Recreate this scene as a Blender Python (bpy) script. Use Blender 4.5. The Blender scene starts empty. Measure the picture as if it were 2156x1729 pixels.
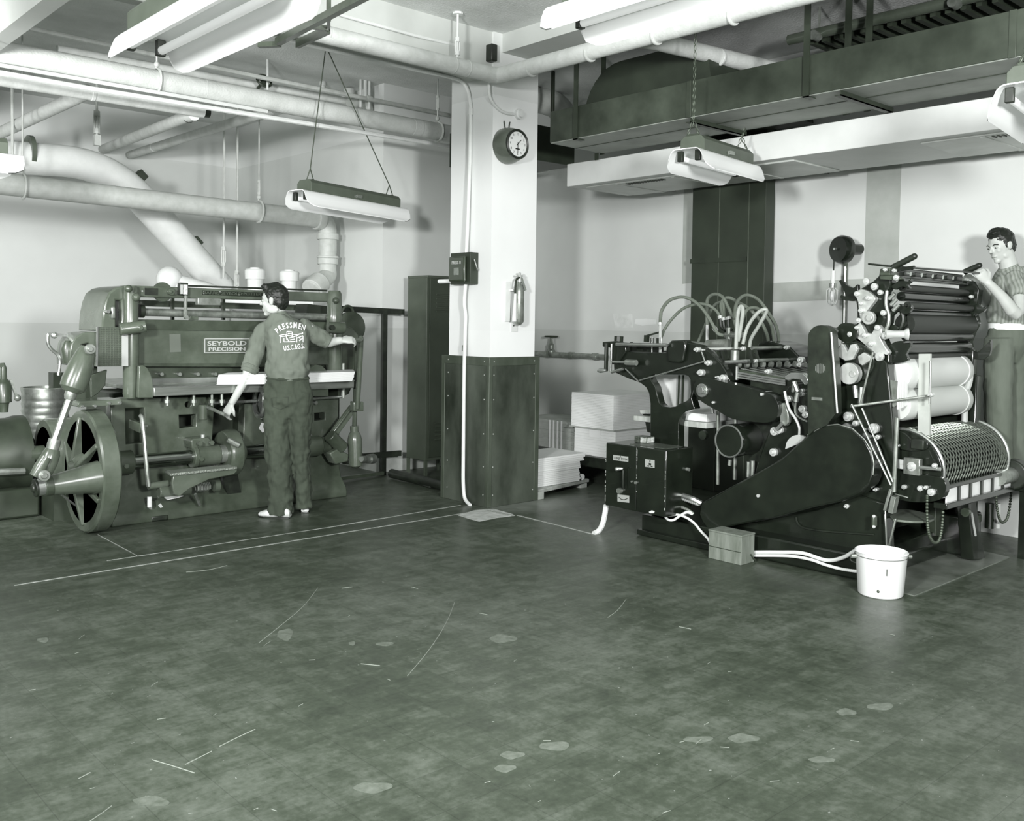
import bpy, bmesh, math, random
from mathutils import Vector as V, Matrix, Quaternion
from mathutils.bvhtree import BVHTree
random.seed(7)
sc = bpy.context.scene
COL = sc.collection
PI = math.pi

# ------------------------------------------------------------------ camera (level view camera with a little fall)
IW, IH = 2156, 1729
FPX, CX, CY, HC = 2016.1, 1074.8, 747.1, 1.51
yaw, pit, rol = math.radians(47.7537), math.radians(1.9292), math.radians(-0.7547)
FW = V((math.cos(yaw)*math.cos(pit), math.sin(yaw)*math.cos(pit), -math.sin(pit)))
R0 = V((math.sin(yaw), -math.cos(yaw), 0)); D0 = FW.cross(R0)
RT = R0*math.cos(rol) + D0*math.sin(rol); DN = D0*math.cos(rol) - R0*math.sin(rol)
CAM = V((0, 0, HC))
def P(x, y, X=None, Y=None, Z=None, D=None):
    """point of the room seen at photo position (x, y) on the plane X=, Y= or Z="""
    v = FW + RT*((x-CX)/FPX) + DN*((y-CY)/FPX)
    if X is not None: t = (X-CAM.x)/v.x
    elif Y is not None: t = (Y-CAM.y)/v.y
    elif Z is not None: t = (Z-CAM.z)/v.z
    else: t = D
    return CAM + v*t
def dep(p): return (V(p)-CAM).dot(FW)
def px(n, p): return n*dep(p)/FPX      # metres covered by n photo pixels at point p
cd = bpy.data.cameras.new('camera'); cam = bpy.data.objects.new('camera', cd); COL.objects.link(cam)
cam.matrix_world = Matrix((( RT.x, -DN.x, -FW.x, 0), (RT.y, -DN.y, -FW.y, 0), (RT.z, -DN.z, -FW.z, HC), (0, 0, 0, 1)))
cd.sensor_fit = 'HORIZONTAL'; cd.sensor_width = 36; cd.lens = 36*FPX/IW
cd.shift_x = (IW/2-CX)/IW; cd.shift_y = (CY-IH/2)/IW
cd.clip_start = .05; cd.clip_end = 100
sc.camera = cam

# ------------------------------------------------------------------ materials (green-toned monochrome)
def tint(v):
    g = v + .022*(1-v); r = g - .036*(1-g)*min(1, v*4) - .008; b = g - .062*(1-g)*min(1, v*4) - .003
    f = lambda c: max(.001, c/12.92 if c <= .04045 else ((c+.055)/1.055)**2.4)
    return (f(r), f(g), f(b), 1)
MATS = {}
def mat(name, v, rough=.6, metal=0., var=0., scale=8., bump=0., spec=.5, streak=None, coat=0., detail=4., bscale=None):
    if name in MATS: return MATS[name]
    m = bpy.data.materials.new(name); m.use_nodes = True; nt = m.node_tree; N = nt.nodes; L = nt.links
    b = N['Principled BSDF']; b.inputs['Roughness'].default_value = rough; b.inputs['Metallic'].default_value = metal
    b.inputs['Specular IOR Level'].default_value = spec; b.inputs['Coat Weight'].default_value = coat
    b.inputs['Base Color'].default_value = tint(v)
    if var or bump:
        tc = N.new('ShaderNodeTexCoord'); mp = N.new('ShaderNodeMapping'); L.new(tc.outputs['Object'], mp.inputs[0])
        if streak: mp.inputs['Scale'].default_value = streak
        n = N.new('ShaderNodeTexNoise'); n.inputs['Scale'].default_value = scale; n.inputs['Detail'].default_value = detail; n.inputs['Roughness'].default_value = .6
        L.new(mp.outputs[0], n.inputs['Vector'])
        if var:
            r = N.new('ShaderNodeValToRGB'); r.color_ramp.elements[0].position = .3; r.color_ramp.elements[1].position = .72
            r.color_ramp.elements[0].color = tint(max(0, v-var)); r.color_ramp.elements[1].color = tint(min(1, v+var))
            L.new(n.outputs['Fac'], r.inputs[0]); L.new(r.outputs[0], b.inputs['Base Color'])
        if bump:
            n2 = n
            if bscale:
                n2 = N.new('ShaderNodeTexNoise'); n2.inputs['Scale'].default_value = bscale; L.new(mp.outputs[0], n2.inputs['Vector'])
            bp = N.new('ShaderNodeBump'); bp.inputs['Strength'].default_value = bump; bp.inputs['Distance'].default_value = .02
            L.new(n2.outputs['Fac'], bp.inputs['Height']); L.new(bp.outputs[0], b.inputs['Normal'])
    MATS[name] = m; return m
def emit(name, v, s):
    m = mat(name, v, .4); b = m.node_tree.nodes['Principled BSDF']
    b.inputs['Emission Color'].default_value = tint(v); b.inputs['Emission Strength'].default_value = s; return m

# ------------------------------------------------------------------ mesh collector
def basis(d):
    d = V(d).normalized(); a = V((0, 0, 1)) if abs(d.z) < .9 else V((1, 0, 0))
    u = a.cross(d).normalized(); return u, d.cross(u).normalized(), d
class MB:
    def __init__(s): s.v = []; s.f = []
    def add(s, vs, fs):
        o = len(s.v); s.v += [V(q) for q in vs]; s.f += [tuple(i+o for i in f) for f in fs]; return s
    def box(s, lo, hi, M=None):
        a, b = lo, hi
        vs = [V((x, y, z)) for x in (a[0], b[0]) for y in (a[1], b[1]) for z in (a[2], b[2])]
        if M is not None: vs = [M @ q for q in vs]
        return s.add(vs, [(0, 1, 3, 2), (4, 6, 7, 5), (0, 4, 5, 1), (2, 3, 7, 6), (0, 2, 6, 4), (1, 5, 7, 3)])
    def cbox(s, c, d, rot=None):
        M = Matrix.Translation(V(c)) @ (rot.to_4x4() if rot is not None else Matrix())
        h = [x/2 for x in d]; return s.box((-h[0], -h[1], -h[2]), h, M)
    def bar(s, a, b, w, h=None, up=(0, 0, 1)):
        """square bar from a to b, width w (across), height h (towards up)"""
        a, b = V(a), V(b); d = (b-a).normalized(); h = h or w
        u = V(up).cross(d)
        u = u.normalized() if u.length > 1e-4 else basis(d)[0]
        t = d.cross(u).normalized(); vs = []
        for p in (a, b):
            for i, j in ((-1, -1), (1, -1), (1, 1), (-1, 1)): vs.append(p+u*(i*w/2)+t*(j*h/2))
        return s.add(vs, [(3, 2, 1, 0), (4, 5, 6, 7), (0, 1, 5, 4), (1, 2, 6, 5), (2, 3, 7, 6), (3, 0, 4, 7)])
    def ring(s, rings, close=True, caps=True):
        n = len(rings[0]); vs = [q for r in rings for q in r]; fs = []
        for i in range(len(rings)-1):
            for j in range(n if close else n-1):
                k = (j+1) % n; fs.append((i*n+j, i*n+k, (i+1)*n+k, (i+1)*n+j))
        if caps and close: fs += [tuple(range(n-1, -1, -1)), tuple(range((len(rings)-1)*n, len(rings)*n))]
        return s.add(vs, fs)
    def lathe(s, p, d, prof, n=20, a0=0., a1=2*PI):
        """prof: (distance along d, radius)"""
        u, w, d = basis(d); p = V(p); full = abs(a1-a0-2*PI) < 1e-6
        m = n if full else n+1
        rings = [[p+d*t+(u*math.cos(a0+(a1-a0)*i/n)+w*math.sin(a0+(a1-a0)*i/n))*r for i in range(m)] for t, r in prof]
        return s.ring(rings, close=full, caps=full)
    def cyl(s, a, b, r, r2=None, n=14):
        a, b = V(a), V(b); return s.lathe(a, b-a, [(0, r), ((b-a).length, r if r2 is None else r2)], n)
    def tube(s, pts, r, n=8, cyc=False):
        pts = [V(q) for q in pts]; m = len(pts); rs = r if isinstance(r, (list, tuple)) else [r]*m
        tan = []
        for i in range(m):
            a = pts[i-1] if (i or cyc) else pts[0]; b = pts[(i+1) % m] if (i < m-1 or cyc) else pts[-1]
            tan.append((b-a).normalized())
        u = basis(tan[0])[0]; rings = []
        for i in range(m):
            u = (u-tan[i]*u.dot(tan[i])).normalized(); w = tan[i].cross(u)
            rings.append([pts[i]+(u*math.cos(2*PI*k/n)+w*math.sin(2*PI*k/n))*rs[i] for k in range(n)])
        if cyc: rings.append(rings[0]); return s.ring(rings, caps=False)
        return s.ring(rings)
    def sph(s, c, r, sc_=(1, 1, 1), n=12, M=None):
        rings = []
        for i in range(1, n//2+1):
            t = PI*i/(n//2+1)
            rings.append([V((math.sin(t)*math.cos(2*PI*k/n)*sc_[0], math.sin(t)*math.sin(2*PI*k/n)*sc_[1], math.cos(t)*sc_[2]))*r for k in range(n)])
        top, bot = V((0, 0, r*sc_[2])), V((0, 0, -r*sc_[2]))
        vs = [q for g in rings for q in g]+[top, bot]; m = len(rings); fs = []
        for i in range(m-1):
            for k in range(n): fs.append((i*n+k, (i+1)*n+k, (i+1)*n+(k+1) % n, i*n+(k+1) % n))
        for k in range(n):
            fs.append((k, (k+1) % n, m*n)); fs.append(((m-1)*n+(k+1) % n, (m-1)*n+k, m*n+1))
        if M is not None: vs = [M @ q for q in vs]
        return s.add([V(c)+q for q in vs], fs)
    def plate(s, outer, depth, holes=()):
        """outline (list of 3-D points in one plane) with holes, extruded by the vector depth"""
        bm = bmesh.new(); depth = V(depth); loops = [outer]+list(holes); E = []
        for lp in loops:
            vv = [bm.verts.new(V(q)) for q in lp]
            E += [bm.edges.new((vv[i], vv[(i+1) % len(vv)])) for i in range(len(vv))]
        bmesh.ops.triangle_fill(bm, use_beauty=True, use_dissolve=False, edges=E, normal=depth)
        g = bmesh.ops.extrude_face_region(bm, geom=list(bm.faces))
        bmesh.ops.translate(bm, verts=[q for q in g['geom'] if isinstance(q, bmesh.types.BMVert)], vec=depth)
        bmesh.ops.recalc_face_normals(bm, faces=bm.faces)
        bm.verts.index_update(); s.add([q.co.copy() for q in bm.verts], [tuple(q.index for q in f.verts) for f in bm.faces]); bm.free()
        return s
    def xf(s, M): s.v = [M @ q for q in s.v]; return s
    def bounds(s):
        return V(tuple(min(q[i] for q in s.v) for i in range(3))), V(tuple(max(q[i] for q in s.v) for i in range(3)))
def smooth_path(pts, k=6, cyc=False):
    """Catmull-Rom through the points"""
    pts = [V(q) for q in pts]; n = len(pts); out = []
    for i in range(n if cyc else n-1):
        g = (lambda j: pts[j % n]) if cyc else (lambda j: pts[max(0, min(n-1, j))])
        a, b, c, d = g(i-1), g(i), g(i+1), g(i+2)
        for q in range(k):
            t = q/k; out.append(.5*((2*b)+(c-a)*t+(2*a-5*b+4*c-d)*t*t+(3*b-a-3*c+d)*t**3))
    if not cyc: out.append(pts[-1])
    return out
def elbow(a, c, b, r, k=6):
    """path a -> corner c -> b with the corner rounded at radius r"""
    a, c, b = V(a), V(c), V(b); u = (a-c).normalized(); w = (b-c).normalized(); p, q = c+u*r, c+w*r
    return [a]+[p*(1-t)**2+c*2*t*(1-t)+q*t*t for t in [i/k for i in range(k+1)]]+[b]

# ------------------------------------------------------------------ objects
def wloc(o):
    l = V((0, 0, 0))
    while o is not None: l = l+o.location; o = o.parent
    return l
def obj(name, mb, m, parent=None, label=None, flat=False, bevel=0., ang=35, loc=None, stuff=False):
    bm_v, bm_f = mb.v, mb.f
    if parent is None:
        lo, hi = mb.bounds(); org = V(loc) if loc is not None else V(((lo.x+hi.x)/2, (lo.y+hi.y)/2, lo.z))
    else: org = wloc(parent)
    me = bpy.data.meshes.new(name); me.from_pydata([tuple(q-org) for q in bm_v], [], bm_f); me.update()
    bm = bmesh.new(); bm.from_mesh(me); bmesh.ops.recalc_face_normals(bm, faces=bm.faces); bm.to_mesh(me); bm.free()
    if not flat:
        me.shade_smooth(); me.set_sharp_from_angle(angle=math.radians(ang))
    o = bpy.data.objects.new(name, me); COL.objects.link(o); me.materials.append(m)
    if parent is None: o.location = org
    else: o.parent = parent
    if bevel:
        md = o.modifiers.new('bevel', 'BEVEL'); md.width = bevel; md.segments = 2; md.limit_method = 'ANGLE'; md.angle_limit = math.radians(40)
    if label: o['label'] = label
    if stuff: o['kind'] = 'stuff'
    return o
def tag(o, label, cat, group=None):
    o['label'] = label; o['category'] = cat
    if group: o['group'] = group
    return o
def thing(name, label, cat, loc, group=None):
    o = bpy.data.objects.new(name, None); COL.objects.link(o); o.location = V(loc); o.empty_display_size = .05
    return tag(o, label, cat, group)
def struct(name, mb, m, parent=None, **k):
    o = obj(name, mb, m, parent, **k)
    if parent is None: o['kind'] = 'structure'
    return o
def text_mb(txt, h, M, depth=.002, space=1., bold=0.):
    """letters standing in the xy plane of M, centred, cap height h"""
    cu = bpy.data.curves.new('t', 'FONT'); cu.body = txt; cu.size = h/.72; cu.align_x = 'CENTER'; cu.align_y = 'CENTER'; cu.extrude = depth; cu.space_character = space; cu.offset = bold; cu.resolution_u = 3
    o = bpy.data.objects.new('t', cu); COL.objects.link(o)
    me = bpy.data.meshes.new_from_object(o.evaluated_get(bpy.context.evaluated_depsgraph_get()))
    mb = MB(); mb.add([M @ q.co for q in me.vertices], [tuple(p.vertices) for p in me.polygons])
    bpy.data.objects.remove(o); bpy.data.curves.remove(cu); bpy.data.meshes.remove(me); return mb
def frame(o, x, y):
    """matrix with origin o, x axis x, y axis y"""
    x = V(x).normalized(); y = V(y); y = (y-x*y.dot(x)).normalized(); z = x.cross(y); o = V(o)
    return Matrix(((x.x, y.x, z.x, o.x), (x.y, y.y, z.y, o.y), (x.z, y.z, z.z, o.z), (0, 0, 0, 1)))
def dup(root, delta, label=None, group=None):
    def cp(o, par):
        c = o.copy(); COL.objects.link(c); c.parent = par
        for ch in [q for q in bpy.data.objects if q.parent == o]: cp(ch, c)
        return c
    r = cp(root, None); r.location = root.location+V(delta)
    if label: r['label'] = label
    if group: r['group'] = group
    return r
# ------------------------------------------------------------------ palette
def wall_mat(name, lo, mid, hi, z1=1.44, z2=3.35, rough=.55, var=.025):
    """plaster in three coats of paint: dado below z1, wall colour, ceiling colour above z2"""
    m = mat(name, mid, rough, spec=.4); nt = m.node_tree; N = nt.nodes; L = nt.links; b = N['Principled BSDF']
    g = N.new('ShaderNodeNewGeometry'); sp = N.new('ShaderNodeSeparateXYZ'); L.new(g.outputs['Position'], sp.inputs[0])
    def step(z):
        q = N.new('ShaderNodeMath'); q.operation = 'GREATER_THAN'; q.inputs[1].default_value = z; L.new(sp.outputs['Z'], q.inputs[0]); return q
    def mix(a, c, f):
        q = N.new('ShaderNodeMix'); q.data_type = 'RGBA'
        for s_, x in ((6, a), (7, c)):
            if isinstance(x, tuple): q.inputs[s_].default_value = x
            else: L.new(x, q.inputs[s_])
        L.new(f, q.inputs[0]); return q.outputs[2]
    c = mix(mix(tint(lo), tint(mid), step(z1).outputs[0]), tint(hi), step(z2).outputs[0])
    n = N.new('ShaderNodeTexNoise'); n.inputs['Scale'].default_value = 1.7; n.inputs['Detail'].default_value = 6; L.new(g.outputs['Position'], n.inputs['Vector'])
    r = N.new('ShaderNodeMapRange'); r.inputs[1].default_value = .3; r.inputs[2].default_value = .7; r.inputs[3].default_value = 1-var*2.2; r.inputs[4].default_value = 1+var
    L.new(n.outputs['Fac'], r.inputs[0])
    q = N.new('ShaderNodeMix'); q.data_type = 'RGBA'; q.blend_type = 'MULTIPLY'; q.inputs[0].default_value = 1
    L.new(c, q.inputs[6]); L.new(r.outputs[0], q.inputs[7]); L.new(q.outputs[2], b.inputs['Base Color'])
    return m
M_WALL = wall_mat('painted_plaster', .775, .82, .865)
M_CEIL = mat('ceiling_plaster', .87, .8, var=.05, scale=2.2, bump=.25, bscale=60)
M_BEAM = mat('beam_plaster', .76, .7, var=.02, scale=3)
M_COLM = wall_mat('column_plaster', .93, .92, .88, var=.02)
M_FLOOR = mat('floor_paint', .33, .36)
M_LINE = mat('worn_floor_line', .62, .7, var=.14, scale=30)
M_PIPE = mat('canvas_lagging', .78, .6, var=.035, scale=9, bump=.15, bscale=70)
M_PIPE2 = mat('white_lagging', .80, .55, var=.04, scale=11, bump=.12, bscale=60)
M_IRON = mat('painted_iron_pipe', .74, .5, var=.04, scale=12)
M_WHITE = mat('white_enamel', .93, .28)
M_PAINTW = mat('white_paint', .86, .45, var=.03, scale=6)
M_DUCT = mat('grey_sheet_metal', .255, .45, .2, var=.07, scale=3.2)
M_DUCTB = mat('duct_underside', .58, .55, .1, var=.06, scale=3)
M_DARK = mat('dark_sheet_metal', .2, .45, .1, var=.04, scale=4)
M_BLACK = mat('black_enamel', .10, .22, var=.03, scale=5, coat=.3)
M_BLACKM = mat('black_iron', .12, .42, var=.05, scale=14)
M_GREY = mat('machine_grey', .33, .27, var=.05, scale=5, coat=.25)
M_GREYD = mat('machine_grey_dark', .26, .33, var=.05, scale=6, coat=.2)
M_STEEL = mat('polished_steel', .74, .22, .85, var=.05, scale=9)
M_STEELD = mat('worn_steel', .58, .34, .6, var=.1, scale=14)
M_CHROME = mat('bright_steel', .82, .2, .4)
M_LOCK = mat('locker_enamel', .30, .45, var=.03, scale=3)
M_FIX = mat('fixture_housing', .33, .5, var=.02)
M_TUBE = emit('fluorescent_tube', .95, .35)
M_CHAIN = mat('chain_metal', .3, .5, .5)
M_PAPER = mat('paper', .90, .75, var=.02, scale=4)
M_CLAD = mat('column_cladding', .27, .45, .15, var=.12, scale=2.6, streak=(1, 1, .45), detail=6)
M_WOOD = mat('weathered_wood', .66, .7, var=.1, scale=5, streak=(1, 6, 1), detail=6)
M_WOODG = mat('grey_painted_wood', .44, .65, var=.07, scale=5, streak=(5, 5, 1), detail=6)
M_BRASS = mat('dull_brass', .55, .35, .8, var=.06, scale=12)

# floor: worn dark tile, rubbed lighter in the traffic lanes, faint board lines
def floor_nodes():
    m = M_FLOOR; nt = m.node_tree; N = nt.nodes; L = nt.links; b = N['Principled BSDF']
    g = N.new('ShaderNodeNewGeometry')
    def noise(s, d, mp=None):
        n = N.new('ShaderNodeTexNoise'); n.inputs['Scale'].default_value = s; n.inputs['Detail'].default_value = d; n.inputs['Roughness'].default_value = .65
        if mp:
            q = N.new('ShaderNodeMapping'); q.inputs['Scale'].default_value = mp[0]; q.inputs['Rotation'].default_value = (0, 0, mp[1]); L.new(g.outputs['Position'], q.inputs[0]); L.new(q.outputs[0], n.inputs['Vector'])
        else: L.new(g.outputs['Position'], n.inputs['Vector'])
        return n.outputs['Fac']
    def mth(op, a, c):
        q = N.new('ShaderNodeMath'); q.operation = op
        for i, x in enumerate((a, c)):
            if isinstance(x, (int, float)): q.inputs[i].default_value = x
            else: L.new(x, q.inputs[i])
        return q.outputs[0]
    a = noise(1.1, 8); c = noise(7.5, 10); s1 = noise(2.2, 6, ((1, 9, 1), .55)); s2 = noise(3., 6, ((8, 1, 1), .2))
    gr = noise(42, 6)
    t = mth('ADD', mth('MULTIPLY', a, .36), mth('ADD', mth('ADD', mth('MULTIPLY', c, .34), mth('MULTIPLY', mth('SUBTRACT', gr, .32), .22)), mth('ADD', mth('MULTIPLY', s1, .16), mth('MULTIPLY', s2, .10))))
    r = N.new('ShaderNodeValToRGB'); e = r.color_ramp.elements
    e[0].position = .36; e[0].color = tint(.17); e[1].position = .67; e[1].color = tint(.42)
    x = e.new(.5); x.color = tint(.275)
    L.new(t, r.inputs[0])
    # bright flecks
    fl = noise(34, 2); k = mth('GREATER_THAN', fl, .735)
    br = N.new('ShaderNodeTexBrick'); br.inputs['Scale'].default_value = 4.4; br.inputs['Mortar Size'].default_value = .008; br.inputs['Color1'].default_value = (1, 1, 1, 1); br.inputs['Color2'].default_value = (.93, .93, .93, 1); br.inputs['Mortar'].default_value = (.72, .72, .72, 1); br.offset = 0
    br.inputs['Brick Width'].default_value = 1.; br.inputs['Row Height'].default_value = 1.
    L.new(g.outputs['Position'], br.inputs['Vector'])
    mu = N.new('ShaderNodeMix'); mu.data_type = 'RGBA'; mu.blend_type = 'MULTIPLY'; mu.inputs[0].default_value = 1; L.new(r.outputs[0], mu.inputs[6]); L.new(br.outputs['Color'], mu.inputs[7])
    # plaster dust trodden round the column foot
    sb_ = N.new('ShaderNodeVectorMath'); sb_.operation = 'SUBTRACT'; sb_.inputs[1].default_value = (5.5, 5.72, 0); L.new(g.outputs['Position'], sb_.inputs[0])
    ml = N.new('ShaderNodeVectorMath'); ml.operation = 'MULTIPLY'; ml.inputs[1].default_value = (1.2, 2.6, 0); L.new(sb_.outputs[0], ml.inputs[0])
    ln = N.new('ShaderNodeVectorMath'); ln.operation = 'LENGTH'; L.new(ml.outputs[0], ln.inputs[0])
    dm_ = N.new('ShaderNodeMapRange'); dm_.inputs[1].default_value = .15; dm_.inputs[2].default_value = .8; dm_.inputs[3].default_value = 1; dm_.inputs[4].default_value = 0; L.new(ln.outputs['Value'], dm_.inputs[0])
    du_ = N.new('ShaderNodeMix'); du_.data_type = 'RGBA'; L.new(mth('MULTIPLY', dm_.outputs[0], mth('MULTIPLY', c, 1.1)), du_.inputs[0]); L.new(mu.outputs[2], du_.inputs[6]); du_.inputs[7].default_value = tint(.62); mu = du_
    mx = N.new('ShaderNodeMix'); mx.data_type = 'RGBA'; L.new(mth('MULTIPLY', k, .45), mx.inputs[0]); L.new(mu.outputs[2], mx.inputs[6]); mx.inputs[7].default_value = tint(.7)
    L.new(mx.outputs[2], b.inputs['Base Color'])
    rr = N.new('ShaderNodeMapRange'); rr.inputs[1].default_value = .3; rr.inputs[2].default_value = .7; rr.inputs[3].default_value = .30; rr.inputs[4].default_value = .5; L.new(c, rr.inputs[0]); L.new(rr.outputs[0], b.inputs['Roughness'])
    bp = N.new('ShaderNodeBump'); bp.inputs['Strength'].default_value = .12; bp.inputs['Distance'].default_value = .01; L.new(c, bp.inputs['Height']); L.new(bp.outputs[0], b.inputs['Normal'])
floor_nodes()

# ------------------------------------------------------------------ the room
ZC = 3.85
YB, YL, XJ, XR = 7.9, 11.0, 5.446, 7.37
fl = struct('floor', MB().box((-3, -3, -.1), (XR+.1, YL+.1, 0)), M_FLOOR, flat=True)
struct('ceiling', MB().box((-3, -3, ZC), (XR+.1, YL+.1, ZC+.1)), M_CEIL, flat=True)
struct('wall_left', MB().box((-3, YL, 0), (XJ, YL+.1, ZC)), M_WALL, flat=True)
struct('wall_jog', MB().box((XJ, YB+.1, 0), (XJ+.1, YL, ZC)), M_WALL, flat=True)
struct('wall_back', MB().box((XJ, YB, 0), (XR, YB+.1, ZC)), M_WALL, flat=True)
struct('wall_right', MB().box((XR, -3, 0), (XR+.1, YB+.1, ZC)), M_WALL, flat=True)
# beams
struct('trim_1', MB().box((-3, 5.9, 3.5), (5.12, 6.2, ZC)), M_BEAM, flat=True)
struct('trim_2', MB().box((5.207, -3, 3.70), (5.6, 5.89, ZC)), M_BEAM, flat=True)
struct('trim_3', MB().box((1.705, 4.4, 3.3), (1.82, YL, ZC)), M_BEAM, flat=True)
# baseboard behind the rack and locker
struct('baseboard_back', MB().box((XJ, YB-.02, 0), (XR, YB, .16)), mat('baseboard_paint', .72, .5, var=.05), flat=True)
struct('baseboard_jog', MB().box((XJ-.02, YB, 0), (XJ, YL, .16)), MATS['baseboard_paint'], flat=True)
# painted patches on the right wall: grey band with drips, two pilaster stripes
M_PATCH = mat('grey_wall_paint', .66, .6, var=.03, scale=5)
def wall_patch(n, pts, m, t=.006, holes=()):
    return struct(n, MB().plate([P(x, y, X=XR-t) for x, y in pts], (t, 0, 0)), m, flat=True)
wall_patch('trim_4', [(1604, 597), (1750, 590), (1905, 583), (1905, 626), (1750, 631.5), (1604, 637)], M_PATCH, .006)
wall_patch('trim_5', [(1826, 330), (1898, 320), (1890.5, 583), (1819, 586.5)], M_PATCH, .004)
wall_patch('trim_6', [(1440, 395), (1459, 395), (1456, 596), (1436, 598)], M_PATCH, .004)
wall_patch('trim_15', [(1338, 672), (1360, 671), (1379, 673), (1381, 683), (1352, 686), (1336, 682)], mat('scuffed_paint', .88, .6), .004)
wall_patch('trim_16', [(1290, 661), (1316, 663), (1330, 661), (1331, 690), (1296, 691)], mat('scuffed_dado', .83, .6, var=.05, scale=14), .003)
# lines scratched and painted on the floor, bright worn patch at the foot of the column
def fline(n, a, b, w):
    a, b = P(*a, Z=0), P(*b, Z=0); d = (b-a).normalized(); u = V((-d.y, d.x, 0))*w/2
    k = 24; mb = MB(); L_, R_ = [], []
    for i in range(k+1):
        p = a.lerp(b, i/k); j = random.uniform(.5, 1.25)
        L_.append(p+u*j); R_.append(p-u*random.uniform(.5, 1.25))
    vs = []
    for i in range(k+1): vs += [L_[i], R_[i], L_[i]+V((0, 0, .0015)), R_[i]+V((0, 0, .0015))]
    fs = [(2, 3, 1, 0), (4*k, 4*k+1, 4*k+3, 4*k+2)]
    for i in range(k): q = 4*i; fs += [(q+2, q+6, q+7, q+3), (q, q+1, q+5, q+4), (q, q+4, q+6, q+2), (q+1, q+3, q+7, q+5)]
    mb.add(vs, fs); o = obj(n, mb, M_LINE, flat=True); o['kind'] = 'structure'; return o
fline('trim_7', (30, 1233), (900, 1093.5), .018); fline('trim_8', (900, 1093.5), (985, 1079.5), .014)
fline('trim_9', (690, 1111), (970, 1064), .02); fline('trim_10', (225, 1181), (690, 1111), .008)
fline('trim_11', (1090, 1085.4), (1250, 1125), .022)
fline('trim_12', (206, 1126), (288, 1170), .006)
fline('trim_13', (1025, 1075), (1082, 1086), .045)
pp = [(964, 1085), (1000, 1074.5), (1024, 1073), (1040, 1072), (1080, 1083), (1083, 1086), (1045, 1091), (1009, 1098.5), (985, 1092)]
struct('trim_14', MB().plate([P(x, y, Z=0) for x, y in pp], (0, 0, .0012)), mat('worn_patch', .74, .75, var=.1, scale=16, detail=8), flat=True)
# loose scratches
sm = MB()
def arc_scratch(pts, w=.004):
    q = smooth_path([P(x, y, Z=.0006) for x, y in pts], 6); sm.tube(q, w/2, 4)
for s_ in ([(545, 1354), (600, 1310), (640, 1275), (669, 1238)], [(858, 1423), (905, 1366), (940, 1310), (957, 1268)], [(462, 1572), (500, 1553), (537, 1536)],
           [(390, 1610), (420, 1595), (446, 1582)], [(392, 1205), (440, 1200), (478, 1191)], [(1280, 1300), (1300, 1285), (1318, 1262)], [(190, 1729), (215, 1712), (235, 1697)],
           [(320, 1600), (360, 1612), (410, 1628)], [(720, 1239), (742, 1236)], [(866, 1236), (880, 1240)], [(1430, 1320), (1455, 1325)], [(760, 1398), (800, 1402)], [(165, 1640), (190, 1627)]): arc_scratch(s_)
for i in range(34):
    x, y = random.uniform(60, 2000), random.uniform(1290, 1720); a = random.uniform(-.9, .5); l = random.uniform(4, 22)
    arc_scratch([(x, y), (x+l*math.cos(a)/2, y+l*math.sin(a)*.4), (x+l*math.cos(a), y+l*math.sin(a)*.7)], .0025)
obj('scratch_marks', sm, mat('scratch', .50, .7), fl, stuff=True)
# worn-off paint spots
wm = MB()
for x, y, a, b_ in ((1167, 1571, 36, 9), (1566, 1555, 30, 9), (1853, 1488, 32, 7), (318, 1688, 40, 10), (785, 1658, 40, 11), (1079, 1590, 24, 8), (1064, 1618, 22, 8), (600, 1336, 18, 12), (741, 1355, 8, 4), (810, 1356, 20, 4), (1470, 1557, 34, 6), (1782, 1500, 20, 7), (1730, 1600, 26, 6), (1060, 1345, 26, 9), (90, 1348, 14, 5)):
    c = P(x, y, Z=.0004); n = 22; ph = random.random()*6
    vs = [P(x+a*math.cos(2*PI*i/n)*(1+.14*math.sin(4*PI*i/n+ph)), y+b_*math.sin(2*PI*i/n)*(1+.2*math.sin(6*PI*i/n+ph)), Z=.0004) for i in range(n)]
    wm.plate(vs, (0, 0, .0006))
obj('worn_spots', wm, mat('worn_spot', .40, .5, var=.06, scale=30), fl, flat=True, stuff=True)

# ------------------------------------------------------------------ column (plaster shaft, riveted sheet-steel wainscot)
CXL, CYF = 5.074, 5.838
shaft = struct('wall_column', MB().box((CXL+.04, CYF+.042, 0), (CXL+.54, CYF+.575, ZC)), M_COLM, flat=True)
cl = MB().box((CXL, CYF, 0), (CXL+.558, CYF+.57+.045, 1.222))
clad = obj('steel_cladding', cl, M_CLAD, shaft, label='riveted sheet-steel cladding', bevel=.004)
tr = MB()
e = .004
tr.box((CXL-e, CYF-e, 1.155), (CXL+.562, CYF+.619, 1.226))
for x0, x1, y0, y1 in ((CXL-e, CXL+.035, CYF-e, CYF+.035), (CXL-e, CXL+.03, CYF+.575, CYF+.619), (CXL+.515, CXL+.562, CYF-e, CYF+.03)):
    tr.box((x0, y0, 0), (x1, y1, 1.16))
obj('corner_strip', tr, mat('cladding_strip', .30, .45, .2, var=.06, scale=5, streak=(1, 1, .4)), shaft, bevel=.003)
rv = MB()
for z in (.1, .33, .6, .88, 1.08, 1.19):
    for y in (.06, .53): rv.sph((CXL-.003, CYF+y, z), .007, (.5, 1, 1), 8)
    for x in (.05, .50): rv.sph((CXL+x, CYF-.003, z), .007, (1, .5, 1), 8)
obj('rivets', rv, mat('rivet', .6, .4, .4), shaft)

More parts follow.
